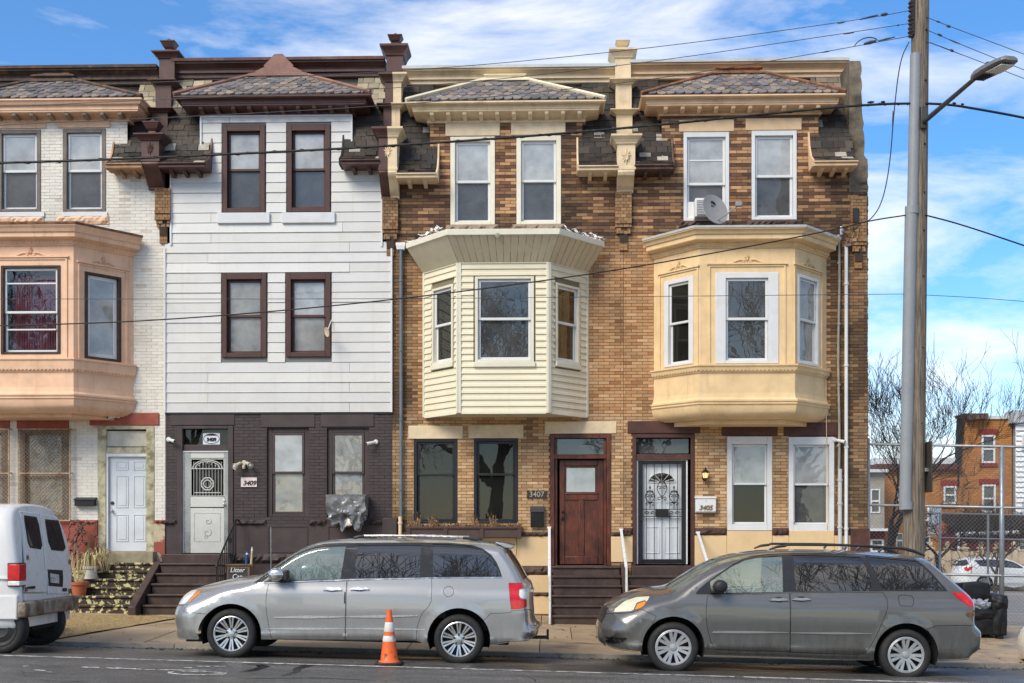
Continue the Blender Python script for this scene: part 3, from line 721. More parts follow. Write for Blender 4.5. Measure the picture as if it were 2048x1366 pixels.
# shared heights
def facet(p, q):
    p, q = Vector(p), Vector(q); u = (q - p).normalized(); out = Vector((u.y, -u.x))
    return p, u, out, (q - p).length
def facet_uv(px, py, p, u):
    d = ray(px, py); A = Matrix(((d.x, -u.x), (d.y, -u.y))); b_ = Vector((p.x - cam.location.x, p.y - cam.location.y))
    t, s = A.inverted() @ b_
    return s, ZC + d.z * t
def off(path, o):
    rs = []; P = [Vector(p) for p in path]; n = len(P); nor = []
    for i in range(n - 1): d = (P[i + 1] - P[i]).normalized(); nor.append(Vector((d.y, -d.x)))
    for i in range(n):
        m = nor[0] if i == 0 else nor[-1] if i == n - 1 else (nor[i - 1] + nor[i]) / max(.2, (nor[i - 1] + nor[i]).dot(nor[i]))
        rs.append((P[i].x + m.x * o, P[i].y + m.y * o))
    return rs
def dentils(parent, path, o, z0, z1, mat, pitch=.075):
    mb = MB(); P = [Vector(p) for p in off(path, o)]
    for a, b in zip(P, P[1:]):
        p, u, out, l = facet(a, b); n = int(l / pitch); M = FR((p.x, p.y, 0), (u.x, u.y, 0), (out.x, out.y, 0)); mm = MB(M)
        for k in range(n): mm.box((k + .25) * l / n, (k + .72) * l / n, -.028, .01, z0, z1)
        mb.v += []; kk = len(mb.v); mb.v += mm.v; mb.f += [tuple(i + kk for i in f) for f in mm.f]; mb.c += mm.c
    return mb.build('dentil_band', mat, parent, kind='stuff')

def painted_bay(house, xl, fl, fr, xr, dep, y, mat, roofm, wins, coping):
    # y: dict of photo rows on the front face: top, fr0 (cornice bottom), fz (frieze bottom), s0/s1 sill moulding, m0/m1 lower moulding, bot, base
    Zf = lambda r: Z_(r, -dep)
    path = [(X_(xl), 0), (X_(fl, -dep), -dep), (X_(fr, -dep), -dep), (X_(xr), 0)]
    zt, zc, zs0, zs1, zm0, zm1, zb, zbb = (Zf(y[k]) for k in ('top', 'cor', 's0', 's1', 'm0', 'm1', 'bot', 'base'))
    bay = None; mb = MB(); specs = []
    for i in range(3):
        p, u, out, l = facet(path[i], path[i + 1]); M = FR((p.x, p.y, 0), (u.x, u.y, 0), (out.x, out.y, 0)); holes = []
        for w in wins:
            if w['f'] != i: continue
            x0, y0, x1, y1 = w['px']; a0, za = facet_uv(x0, y0, p, u); a1, zb_ = facet_uv(x1, y0, p, u); _, zc0 = facet_uv(x0, y1, p, u); _, zc1 = facet_uv(x1, y1, p, u)
            h = (a0, a1, (zc0 + zc1) / 2, (za + zb_) / 2)
            if w.get('same'): h = (a0, a1, Zf(w['same'][1]), Zf(w['same'][0]))
            holes.append(h); specs.append((w, M, h))
        m2 = MB(M); cells(m2, 0, l, zs0, zt - .12, holes, 0, .1)
        for h in holes:      # moulded surround and its hood
            m2.frame(h[0] - .14, h[1] + .14, zs0 + .01, h[3] + .15, .035, -.022, .0, .035, 0)
            m2.box(h[0] - .17, h[1] + .17, -.045, 0, h[3] + .155, h[3] + .185)
        k = len(mb.v); mb.v += m2.v; mb.f += [tuple(i_ + k for i_ in f) for f in m2.f]; mb.c += m2.c
    bay = mb.build('bay_window', mat, house)
    for w, M, h in specs:
        a0, a1, z0, z1 = h
        m2 = MB(M); c = (a0 + a1) / 2; zt_ = h[3] + .19; s = min(1, (a1 - a0) / .9)
        leaf(m2, c, -.012, zt_ + .09, .11)
        for sg in (-1, 1):
            m2.tube([(c + sg * s * (.05 + .1 * t), -.015, zt_ + .055 * (1 - t / 4.2) + .018 * math.sin(t * 1.7)) for t in np.linspace(0, 4, 12)], [.018] * 8 + [.014, .012, .01, .006], 5)
            m2.lathe([(.0, -.02), (.03, -.02), (.035, .0)], (c + sg * .07, 0, zt_ + .045), 10, 'y')
        m2.build('ornament', mat, bay)
    co = MB().sweep(path, [(-.02, zc), (.03, zc), (.035, zc + .02), (.06, zc + .03), (.06, zc + .09), (.1, zc + .11), (.2, zc + .125), (.21, zc + .14), (.21, zc + .22), (.24, zc + .23), (.27, zc + .29), (.31, zt - .02), (.31, zt), (-.02, zt)]).build('bay_cornice', mat, bay)
    dentils(bay, path, .045, zc + .035, zc + .085, mat)
    MB().sweep(path, [(-.02, zt + .002), (.325, zt + .002), (.335, zt + .045), (-.02, zt + .06)]).build('bay_coping', coping, bay)
    MB().prism(off(path, .2), zt + .0, zt + .05, 'z').build('bay_roof', roofm, bay)
    MB().sweep(path, [(-.02, zs1), (.02, zs1), (.03, zs1 + .03), (.06, zs1 + .05), (.075, zs0 - .05), (.1, zs0 - .03), (.1, zs0), (-.02, zs0)]).build('bay_sill', mat, bay)
    dentils(bay, path, .03, zs1 + .03, zs1 + .085, mat)
    MB().sweep(path, [(-.03, zm0), (.05, zm0), (.015, zm0 + .05), (0, zm0 + .14), (0, zs1), (-.03, zs1)]).build('bay_apron', mat, bay)
    MB().sweep(path, [(-.03, zm1), (.055, zm1), (.07, zm1 + .02), (.06, zm1 + .04), (.085, zm0 - .03), (.085, zm0), (-.03, zm0)]).build('bay_lower_moulding', mat, bay)
    prof = [(-.25, zb), (-.16, zb + .005), (-.08, zb + .03), (-.01, zb + .09), (.03, zb + .16), (.045, zm1), (-.25, zm1)]
    MB().sweep(path, prof).build('bay_cove', mat, bay, auto=35)
    MB().prism(off(path, -.14), zb - .0, zb + .03, 'z').build('bay_soffit', mat, bay)
    P = off(path, -.3); MB().prism(P, zbb, zb - .001, 'z').build('bay_base_board', mat, bay)
    for w, M, h in specs:
        a0, a1, z0, z1 = h
        window(house, M @ Matrix.Translation((a0, 0, z0)), a1 - a0, z1 - z0, **w['k'])
    return bay, (path[0][0] + .12, path[3][0] - .12, zm0, zt - .3)

c12, c23, c34 = X_(333.5, .62), X_(789, .62), X_(1246, .62); PW = .172
XB = [X_(-112), X_(331), X_(784.5), X_(1247), X_(1735)]       # party lines
CT = {}
def roof_rows(): pass

# ============================ house 1 : painted white brick, peach bay
h1 = thing('row_house', 'row house of white painted brick with peach bay window, partly behind white van', 'house', (X_(109), 0, G_side(X_(109), 0)), 'row houses')
shell(h1, XB[0], XB[1], ZG(-6), Z_(140))
def whitebrick(x, z, row):
    g = random.uniform(.93, 1.03); s = max(0, nz(x, z, 1.6, 8.) - .2) * .5 + (.35 if random.random() < .018 else 0)
    s += max(0, .45 - abs(x - X_(250)) * 4) * (1 if Z_(475) < z < Z_(370) else .2) * random.random()
    return tuple(c * g * (1 - s) + d * s for c, d in zip((.75, .715, .64), (.3, .2, .11)))
w3 = dict(casmat=GREYF, sashmat=WHITE_P, cas=(.085, .08, .05), sw=.05, dep=.16, panes=(PANE_PALE, PANE_GREY))
ho = []
_, r = win_px(h1, -4, 260, 82, 423, **w3, curtain=[(0, 1, 0, 1, CURT_W)]); ho.append(r)
_, r = win_px(h1, 126, 258, 212, 423, **w3, curtain=[(0, 1, 0, 1, CURT_W)]); ho.append(r)
for px in ((0 - 12, 424, 88, 433), (124, 424, 214, 432)): sheet(h1, 'white_sill', px, -.04, WHITE_P, .1)
rough_stone(h1, (-12, 433, 88, 449), PEACH, .06, 3); rough_stone(h1, (115, 431, 218, 449), PEACH, .06, 4)
lintel(h1, (-14, 236, 93, 257.5), PEACH); lintel(h1, (115, 235, 221, 256), PEACH)
bay1, bh = painted_bay(h1, -45, -27, 147, 268, 1.08, dict(top=449, cor=485, s0=713, s1=740, m0=785, m1=795, bot=822, base=829), PEACH, TAR2, [
    dict(f=1, px=(2, 531, 121, 708), k=dict(casmat=pm('weathered_brown', (.05, .03, .022), .7, .4, 8), sashmat=WHITE_P, cas=(.06, .05, .04), panes=(PANE_CLEAR, PANE_CLEAR), rail=.47, extra_rails=(.82, .27), curtain=[(.1, .52, 0, .93, CURT_P), (.52, .98, 0, .93, CURT_P)])),
    dict(f=2, px=(169, 545, 242, 716), same=(533, 710), k=dict(casmat=MATS['weathered_brown'], sashmat=WHITE_P, cas=(.07, .05, .05), sw=.07, panes=(PANE_PALE, PANE), plain=True, curtain=[(0, 1, .0, 1, CURT_W)]))], RUST)
ho.append(bh)
cagewin = dict(casmat=GREYF, cas=(.12, .06, .06), sw=.05, panes=(PANE_PLASTIC, PANE_PLASTIC), rail=.47, dep=.14, blind=1.)
_, r = win_px(h1, 40, 860, 138, 1040, **cagewin); ho.append(r)
_, r = win_px(h1, -80, 860, 18, 1040, **cagewin); ho.append(r)
CAGE = pm('rusty_cage_wire', (.4, .3, .2), .7, .3, 15, dirt=.8, dcol=(.26, .12, .05), dpos=(.48, .62), dscale=6, bmp=0)
for k, px in enumerate(((36, 857, 141, 1042), (-83, 857, 19, 1042))):
    a, b, c, d = RB(*px, -.12)
    g = MB().frame(a, b, c, d, .025, -.14, -.115); zm = (c + d) / 2 + .03; g.box(a + .025, b - .025, -.14, -.115, zm - .015, zm + .015)
    for x in (a, b - .02):
        for z in (c, d - .02, zm): g.box(x, x + .02, -.115, 0, z, z + .02)
    gd = g.build('window_guard', CAGE, h1)
    m = MB(); st = .08; s = -(d - c)
    while s < b - a:
        for sg in (1, -1):
            p0, p1 = max(0, s), min(b - a, s + d - c)
            if p1 - p0 > .01:
                za, zb_ = c + (p0 - s), c + (p1 - s)
                if sg < 0: za, zb_ = d - (p0 - s), d - (p1 - s)
                m.tube([(a + p0, -.127, za), (a + p1, -.127, zb_)], .006, 3, False)
        s += st
    m.build('guard_mesh', CAGE, gd, kind='stuff')
lintel(h1, (34, 834, 138, 857), REDP); lintel(h1, (-85, 834, 20, 857), REDP); lintel(h1, (180, 826, 319, 851), REDP)
# door of house 1
FADED = pm('peeling_green_frame', (.48, .44, .3), .8, .3, 6, dirt=.9, dcol=(.18, .16, .08), dpos=(.48, .64), dscale=5, streak=.3)
a, b, c, d = RB(196, 852, 309, 1105); ho.append((a, b, c, d))
dr = MB().frame(a, b, c, d, .17, -.02, .12, .07, 0).box(a + .17, b - .03, .0, .12, Z_(905), Z_(893)).build('door_frame', FADED, h1, bevel=.008)
sheet(dr, 'transom_panel', (212, 862, 306, 893), .06, pm('transom_board', (.55, .52, .43), .7, .2, 4, dirt=.5, dcol=(.2, .17, .1)))
DOORW = pm('white_door_paint', (.6, .635, .67), .4, .05, 3, dirt=.2, dcol=(.4, .4, .38), bmp=.05)
a2, b2, c2, d2 = RB(219, 914, 304, 1102, .08)
MB().frame(a2 - .07, b2 + .06, c2, d2 + .07, .065, .0, .1, .065, 0).build('door_jamb', WHITE_P, dr)
do = MB().box(a2, b2, .07, .11, c2, d2).build('door', DOORW, h1)
for (u0, u1, v0, v1) in ((.16, .45, .86, .955), (.57, .86, .86, .955), (.16, .45, .46, .8), (.57, .86, .46, .8), (.16, .45, .1, .39), (.57, .86, .1, .39)):
    x0, x1, z0, z1 = a2 + (b2 - a2) * u0, a2 + (b2 - a2) * u1, c2 + (d2 - c2) * v0, c2 + (d2 - c2) * v1
    MB().frame(x0, x1, z0, z1, .018, .058, .07).box(x0 + .045, x1 - .045, .06, .07, z0 + .045, z1 - .045).build('panel', DOORW, do, bevel=.006)
BRASSK = pm('dark_brass', (.1, .075, .05), .35, .2, 8, metal=.8, bmp=0)
STEEL = pm('satin_steel', (.5, .5, .5), .3, .1, 8, metal=.9, bmp=0)
MB().lathe([(.036, 0), (.036, -.02), (.02, -.03)], at(225, 1006, .07), 14, 'y').build('deadbolt', BRASSK, do)
MB().lathe([(.03, 0), (.03, -.015), (.012, -.03), (.012, -.05), (.03, -.06), (.03, -.08), (.015, -.09)], at(225, 1022, .07), 14, 'y').build('door_knob', STEEL, do)
sheet(h1, 'threshold', (205, 1103, 306, 1127), -.28, pm('worn_stone', (.3, .26, .17), .85, .3, 6, dirt=.6, dcol=(.1, .09, .06), bmp=.6), .36, bevel=.015)
zt1 = Z_(1126, -.3); zg1 = G_side(X_(230), -1.7)
steps(h1, X_(120, -.9), X_(312, -.6), zt1, zg1, 6, .27, PEEL, y0=-.0, landing=.05)
mx = RB(136, 1040, 196, 1130)
MB().box(X_(100), mx[1], -.05, .1, mx[2] - .6, mx[3]).build('base_course', REDP, h1)
rough_stone(h1, (136, 1040, 196, 1047), REDP, .1, 8, 'water_table')
MB().box(X_(309), X_(331), -.05, .1, ZG(0), Z_(1047)).build('base_course', pm('flaking_red_base', (.5, .42, .29), .85, .2, 4, dirt=1., dcol=(.3, .08, .055), dpos=(.5, .53), dscale=2.2, bmp=.4), h1)
rough_stone(h1, (309, 1040, 331, 1047), REDP, .1, 8, 'water_table')
rects = [(XB[0], XB[1], ZG(-6), Z_(330)), (X_(-40), X_(255), Z_(330), Z_(232))]
WB = pm('painted_brick', (1., 1., 1.), .7, .05, 4, bscale=60, bmp=.2, objcol=True, dirt=.35, dcol=(.36, .27, .16), dpos=(.6, .75), streak=.25)
WBM = mesh_of(MB().box(-.5, .5, 0, 1, -.5, .5), 'brick', WB)
brickwall(h1, rects, ho, whitebrick, MORTW, proud=.006, mat=WB, bmesh_=WBM)
yt, ytB = .85, Z_(156, .85)
mansard(h1, (X_(255), c12 - PW), (X_(219, -.3), c12 - PW), Z_(160, .82), Z_(278, .0), Z_(321, -.42), 'brown', pm('rusty_peach_trim', (.5, .3, .17), .7, .3, 6, dirt=.8, dcol=(.12, .06, .04), dpos=(.48, .66)), -1, kfn=lambda z: 'pale' if z > Z_(222, .4) else 'dark')
dormer(h1, X_(-37), X_(255), Z_(236), Z_(212, -.3), Z_(188, -.42), (X_(70, .55), X_(148, .55), Z_(153, .5), Z_(133, .5)), PEACH, DKRUST, DKRUST, pm('bare_bracket_wood', (.3, .22, .16), .8, .3, 9), 9)
parapet(h1, XB[0], X_(318, .8), Z_(163, .85), Z_(134, .85), DKRUST, DKRUST)

# ============================ house 2 : white siding over brown ground floor
h2 = thing('row_house', 'row house with wide white siding boards above a dark brown painted ground floor', 'house', (X_(557), 0, G_side(X_(557), 0)), 'row houses')
shell(h2, XB[1], XB[2], ZG(-3), Z_(125))
ho2 = []
bw = dict(casmat=BROWN_W, cas=(.1, .13, .09), sw=.05, dep=.14, proud=.06)
for k, (px, extra) in enumerate((((446, 251, 531, 426), dict(blind=.75, curtain=[(0, 1, 0, .4, CURT_R)], panes=(PANE_PALE, PANE_GREY))), ((575, 250, 661, 425), dict(blind=.55, curtain=[(0, .42, 0, .6, CURT_R), (.6, 1, 0, .6, CURT_R)], panes=(PANE_PALE, PANE))),
                    ((445, 547, 534, 715), dict(panes=(PANE_PLASTIC, PANE_PLASTIC), blind=.74)), ((573, 547, 662, 714), dict(panes=(PANE_PALE, PANE_PLASTIC), curtain=[(0, .4, 0, .62, CURT_R), (.62, 1, 0, .62, CURT_R)], blind=.36)))):
    _, r = win_px(h2, *px, **bw, **extra); ho2.append(r)
sill_r = []
for px in ((436, 427, 541, 448), (565, 426.5, 671, 447.5)):
    a, b, c, d = RB(*px); sill_r.append((a, b, c, d)); MB().box(a, b, -.085, .02, c, d).build('sill', pm('white_sill_metal', (.63, .64, .65), .4, .05, 4, dirt=.2, dcol=(.4, .37, .3)), h2, bevel=.01)
zS = Z_(824)
srects = [(XB[1], X_(783.5), zS, Z_(492)), (X_(343), X_(764), Z_(492), Z_(330)), (X_(403), X_(704), Z_(330), Z_(229))]
mb = MB(); cells(mb, 0, 0, 0, 0, ho2, -.012, .15, srects); sw_ = mb.build('siding_wall', SIDE_BACK, h2)
bh_ = 20.1 / FPX * DF; z = zS; row = 0
while z < Z_(229) - .05:
    zt_ = min(z + bh_, Z_(229))
    for a, b in spans(srects, [(h[0] - .02, h[1] + .02, h[2], h[3]) for h in ho2], z, zt_):
        cuts = [a]
        if b - a > 2.4: cuts += [a + (b - a) * (.19 if row % 2 else .815)]
        cuts += [b]
        for p, q in zip(cuts, cuts[1:]):
            g = random.uniform(.93, 1.04); m = MB(); m.col = (g, g, g * random.uniform(.97, 1.01)); jj = random.uniform(-.006, .004)
            m.prism([(-.012, z + .004), (-.040 + jj, z + .004 + jj * .5), (-.043 + jj, z + .010), (-.04 + jj, z + .02), (-.026, zt_ + .002), (-.012, zt_ + .002)], p + .003, q - .003, 'x')
            m.build('siding_board', SIDING, sw_)
    z += bh_; row += 1
mb = MB()
for x, z0, z1 in ((XB[1], zS, Z_(492)), (X_(783.5), zS, Z_(492)), (X_(343), Z_(487), Z_(340)), (X_(764), Z_(492), Z_(340)), (X_(403), Z_(300), Z_(229)), (X_(704), Z_(300), Z_(229))): MB().box(x - .018, x + .018, -.062, -.01, z0, z1).build('corner_trim', WHITE_P, sw_)
MB().box(X_(403), X_(704), -.058, 0, Z_(229) - .012, Z_(229) + .02).build('top_trim', WHITE_P, sw_)
# ground floor of house 2
hg = []
gfw = dict(casmat=GROUNDBR, cas=(.1, .09, .06), sw=.05, dep=.14, proud=-.05, blind=1.)
for px, p in (((534, 856, 618, 1034), (PANE_PALE, PANE_PLASTIC)), ((654, 856, 738, 1034), (PANE_PLASTIC, PANE_PLASTIC))):
    _, r = win_px(h2, *px, **gfw, panes=p); hg.append(r)
dh = RB(355, 852, 467, 1108); hg.append(dh)
def brownbrick(x, z, row): g = random.uniform(.88, 1.1); return (.058 * g, .041 * g, .04 * g)
BBM_ = pm('brown_painted_brick', (1., 1., 1.), .55, .1, 4, bmp=.3, objcol=True, dirt=.2, dcol=(.12, .1, .1), dpos=(.62, .8)); BBM = mesh_of(MB().box(-.5, .5, 0, 1, -.5, .5), 'brick', BBM_)
brickwall(h2, [(XB[1], XB[2], Z_(1047), zS - .03)], hg, brownbrick, MORTB, proud=.006, mat=BBM_, bmesh_=BBM, zvis=1.4)
MB().box(XB[1], XB[2], -.035, .1, zS - .03, zS).build('siding_flashing', BLACKF, h2)
for px in ((341, 826, 470, 851), (522, 827, 630, 855), (642, 826, 748, 854)): lintel(h2, px, GROUNDBR, proud=.022)
mb = MB(); cells(mb, 0, 0, 0, 0, [dh], -.02, .2, [(XB[1], X_(790), ZG(-3), Z_(1047))]); base2 = mb.build('base_course', GROUNDBR, h2)
for k, px in enumerate(((327, 1040, 352, 1049), (470, 1040, 532, 1050), (619, 1040, 652, 1050), (738, 1040, 768, 1050), (470, 1108, 790, 1126))): rough_stone(h2, px, pm('dark_rough_stone', (.05, .034, .032), .6, .3, 6, bmp=.8, bscale=15), .09, 20 + k, 'water_table')
for px in ((536, 1052, 616, 1105), (656, 1052, 736, 1105)):
    a, b, c, d = RB(*px); MB().frame(a, b, c, d, .02, -.035, -.018).build('apron_panel', GROUNDBR, base2)
MB().box(X_(766), X_(795), -.14, .1, ZG(-3), Z_(1036)).build('buttress', GROUNDBR, h2, bevel=.01)
# storm door
a, b, c, d = dh
df = MB().frame(a, b, c, d, .11, -.03, .2, .06, 0).box(a + .11, b - .11, .02, .16, Z_(900), Z_(888)).build('door_frame', GROUNDBR, h2, bevel=.008)
sheet(df, 'transom_pane', (368, 858, 464, 890), .1, PANE_DARK, .006)
a, b, c, d = RB(366, 902, 465, 1106, .04)
SSTEEL = pm('brushed_door_steel', (.42, .41, .38), .32, .12, 3, metal=.75, bmp=.02)
PALEP = pm('pale_door_panel', (.62, .61, .56), .35, .06, 3, metal=.25, dirt=.3, dcol=(.35, .33, .28), dpos=(.6, .75), bmp=.03)
MB().frame(a, b, c, d, .022, .0, .06, .022, 0).build('storm_frame', WHITE_P, df)
sdx = MB().box(a + .022, a + .16, .03, .06, c, d - .022).box(b - .17, b - .022, .03, .06, c, d - .022).build('storm_door', SSTEEL, h2, bevel=.004)
x0, x1 = a + .16, b - .17; hgt = d - c
zq = lambda t: c + hgt * t
for q0, q1 in ((zq(.0), zq(.44)), (zq(.45), zq(.55)), (zq(.93), d - .022)): MB().box(x0, x1, .03, .06, q0, q1).build('panel', PALEP, sdx, bevel=.004)
MB().frame(x0 + .08, x1 - .08, zq(.11), zq(.39), .006, .026, .03).build('etched_frame', SSTEEL, sdx)
m = MB(); 
for k in range(3):
    cx_, cz_, r_ = (x0 + x1) / 2 + (.0, .02, -.03)[k], zq((.2, .31, .16)[k]), (.1, .075, .05)[k]
    for q in range(7):
        t0 = q * .9; m.tube([(cx_ + r_ * (.2 + .12 * q) * math.cos(t0 + s), .028, cz_ + r_ * (.2 + .12 * q) * math.sin(t0 + s)) for s in np.linspace(0, 1.9, 7)], .0028, 4)
m.build('etched_rose', pm('etched_grey', (.33, .32, .3), .6, .1, 5, bmp=0), sdx)
sheet(sdx, 'dark_backing', (388, 922, 445, 992), .085, DARKROOM, .004)
m = MB(); za, zb_ = zq(.555), zq(.925); W_ = x1 - x0; cx_ = (x0 + x1) / 2
for t in np.linspace(.0, 1, 12): m.tube([(x0 + W_ * t, .045, za), (x0 + W_ * t, .045, zb_ - .06 - (.12 if .12 < t < .88 else 0) * abs(t - .5) * 1.5)], .0055, 4)
for rr in (.44, .36): m.tube([(cx_ + W_ * rr * math.cos(t), .042, zb_ - .2 + .17 * (rr / .44) * math.sin(t)) for t in np.linspace(0, math.pi, 17)], .011, 5)
m.frame(x0, x1, za, zb_, .015, .035, .055); m.box(x0, x1, .036, .05, zb_ - .215, zb_ - .2); m.box(x0 + .08, x1 - .08, .036, .05, za + .07, za + .085)
oc = [(cx_ + .135 * math.cos(t), .034, za + .26 + .135 * math.sin(t)) for t in np.linspace(R(22.5), R(382.5), 9)]; m.tube(oc, .014, 5); m.tube([(cx_ + (p[0] - cx_) * .6, .034, za + .26 + (p[2] - za - .26) * .6) for p in oc], .011, 5)
for t in range(8): m.tube([(cx_ + .075 * math.cos(t * .785), .034, za + .26 + .075 * math.sin(t * .785)), (cx_ + .14 * math.cos(t * .785), .034, za + .26 + .14 * math.sin(t * .785))], .006, 4)
for t in np.linspace(.26, .74, 5): m.lathe([(.0, -.02), (.018, 0), (.0, .02)], (x0 + W_ * t, .035, zb_ - .15 + .06 * (1 - abs(t - .5) * 4)), 8)
m.build('grille', PALEP, sdx)
MB().lathe([(.02, 0), (.02, -.02), (0, -.03)], at(449, 1001, .03), 12, 'y').build('door_lock', STEEL, sdx)
MB().lathe([(.03, 0), (.03, -.02), (.012, -.03), (.012, -.05), (.03, -.06), (.02, -.08)], at(449, 1010, .03), 12, 'y').build('door_knob', STEEL, sdx)
# stoop of house 2
zt2 = Z_(1108, -.05); sx0, sx1 = X_(300, -1.), X_(470, -.3)
MB().box(X_(334), X_(470), -.36, .05, ZG(-3), zt2 - .002).build('landing', STEPBR, h2, bevel=.012)
steps(h2, X_(312, -.9), X_(462, -.4), Z_(1126, -.36), G_side(X_(380), -1.9), 5, .28, STEPBR, y0=-.34)
zb2 = G_side(X_(300), -1.9); xw = X_(304, -1.)
MB().prism([(-.25, zb2 - .1), (-2.05, zb2 - .1), (-2.05, zb2 + .16), (-1.95, zb2 + .22), (-.5, Z_(1124, -.4)), (-.25, Z_(1124, -.4))], xw - .13, xw + .02, 'x').build('stair_wing', STEPBR, h2, bevel=.012)
# tops
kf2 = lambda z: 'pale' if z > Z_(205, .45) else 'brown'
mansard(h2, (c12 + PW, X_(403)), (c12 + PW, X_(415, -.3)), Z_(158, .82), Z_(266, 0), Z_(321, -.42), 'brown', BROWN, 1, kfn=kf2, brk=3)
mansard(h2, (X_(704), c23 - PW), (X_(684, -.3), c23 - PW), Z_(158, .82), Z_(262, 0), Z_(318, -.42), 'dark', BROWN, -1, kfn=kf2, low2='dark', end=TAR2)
dormer(h2, X_(403), X_(704), Z_(228), Z_(203, -.3), Z_(185.5, -.42), (X_(508, .5), X_(607, .5), Z_(147, .5), Z_(103, .5)), BROWN, LTRUST, LTRUST, nb=10, capstyle=1)
parapet(h2, X_(348, .8), X_(770, .8), Z_(152, .85), Z_(123, .85), BROWN, pm('brown_coping', (.13, .06, .05), .5, .2, 5, dirt=.6, dcol=(.3, .2, .15), dpos=(.5, .7)))
def tiers(cx, hw, rows, xs=(0, 0, 0, 0)):
    # rows: photo rows (cap1 top, cap1 bottom, cap2 top, .., pedestal cap top, bottom, pedestal bottom)
    t = rows; Ys = (.62, .38, .14, -.48); out = []
    for k in range(4):
        Y = Ys[k]; nb = t[2 * k + 2] if k < 3 else t[8]
        zb_ = Z_(nb, Ys[min(k + 1, 3)]) - (.1 if k < 3 else 0)
        out.append((cx + xs[k], hw if k < 3 else hw + .015, Y, 1.15 if k < 3 else .3, zb_, Z_(t[2 * k + 1], Y), Z_(t[2 * k], Y)))
    return out
r12 = (95, 110, 153, 163, 210, 219, 261, 275, 316); c12 = X_(333.5, .62)
T = tiers(c12, .165, r12)
pilaster(h2, T, BROWN, urns=((c12, .8, Z_(95, .7), Z_(66, .7), .16), (c12, -.3, Z_(261, -.4), Z_(228, -.4), .17)), ornament=(c12, -.48, Z_(292, -.48), .17), scroll=(c12 - .17, c12 + .17, Z_(317, -.46), Z_(373, -.1), -.48))
T = T  # the same pier serves both neighbours
pier(h2, X_(325, -.1), .165, Z_(373), Z_(486), lambda x, z, r: tan_brick(x, z, r, .45))

# ============================ house 3 : tan brick, cream sided bay
h3 = thing('row_house', 'tan brick row house with cream vinyl sided bay and dark wooden front door', 'house', (X_(1016), 0, G_side(X_(1016), 0)), 'row houses')
shell(h3, XB[2], XB[3], ZG(0), Z_(145))
ho3 = []
w3 = dict(casmat=CREAMW, sashmat=WHITE_P, cas=(.095, .1, .06), sw=.05, dep=.13, proud=.03, panes=(PANE_PALE, PANE_GREY))
for px in ((901, 274, 990, 450), (1033, 272, 1122, 449)):
    _, r = win_px(h3, *px, **w3, blind=.5); ho3.append(r)
for px in ((891, 246, 1000, 272.5), (1022, 244, 1131, 270.5)): lintel(h3, px, CREAM_STONE)
rough_stone(h3, (892, 450, 997, 467), SILLSTONE, .09, 31); rough_stone(h3, (1025, 449, 1130, 466), SILLSTONE, .09, 32)
gw = dict(casmat=BLACKF, cas=(.06, .06, .05), sw=.045, dep=.13, proud=.0, panes=(PANE_DARK, PANE_DARK), rail=.58)
for px in ((828, 878, 915, 1047), (948, 877, 1036, 1047)):
    _, r = win_px(h3, *px, **gw); ho3.append(r)
for px in ((817, 851.5, 926, 878), (937, 850, 1047, 876.5), (1090, 843, 1233, 867.5)): lintel(h3, px, CREAM_STONE)
# cream bay
dep = .98; pb = [(X_(847), 0), (X_(917, -dep), -dep), (X_(1098, -dep), -dep), (X_(1175.5), 0)]
Zf = lambda r: Z_(r, -dep)
zt, zb = Zf(525), Zf(826)
BAYBACK = pm('siding_gap_cream', (.2, .17, .11), .8, .1, 3, bmp=0)
bay3 = MB().prism(off(pb, -.02), zb + .002, zb + .03, 'z').build('bay_window', CREAMTRIM, h3)
specs = [(0, (865, 566, 907, 735), (564, 721)), (1, (950, 553, 1068, 726), (553, 724)), (2, (1111, 563, 1158, 735), (562, 721))]
for i in range(3):
    p, u, out, l = facet(pb[i], pb[i + 1]); M = FR((p.x, p.y, 0), (u.x, u.y, 0), (out.x, out.y, 0))
    _, px, sm = specs[i]; a0, _ = facet_uv(px[0], 640, p, u); a1, _ = facet_uv(px[2], 640, p, u); H_ = (a0, a1, Zf(sm[1]), Zf(sm[0]))
    m = MB(M); cells(m, 0, l, zb, zt, [H_], .02, .1); m.build('sheathing', BAYBACK, bay3)
    n = 23; bh_ = (zt - zb) / n
    for k in range(n):
        z = zb + k * bh_
        for a, b in spans([(.05, l - .05, zb, zt)], [(H_[0] - .03, H_[1] + .03, H_[2] - .1, H_[3] + .03)], z, z + bh_):
            g = random.uniform(.97, 1.03); m = MB(M); m.col = (g, g, g)
            m.prism([(.02, z + .003), (-.016, z + .003), (-.018, z + .01), (-.012, z + bh_ * .45), (-.004, z + bh_ * .5), (.0, z + bh_ * .55), (.004, z + bh_), (.02, z + bh_)], a + .001, b - .001, 'x'); m.build('siding_board', CREAMSID, bay3)
    m = MB(M); m.box(0, .055, -.028, .02, zb, zt); m.box(l - .055, l, -.028, .02, zb, zt); m.box(.055, l - .055, -.022, .02, zt - .02, zt); m.box(.055, l - .055, -.022, .02, zb - .02, zb + .004)
    m.build('corner_post', CREAMTRIM, bay3, bevel=.006)
    window(h3, M @ Matrix.Translation((H_[0], 0, H_[2])), H_[1] - H_[0], H_[3] - H_[2], CREAMTRIM, WHITE_P, cas=(.06, .05, .05) if i == 1 else (.055, .05, .05), sw=.05, dep=.1, proud=.025, panes=(PANE_DARK, PANE_DARK) if i != 1 else (PANE, PANE), sill=(.05, .1, CREAMTRIM, .03 if i == 1 else .015))
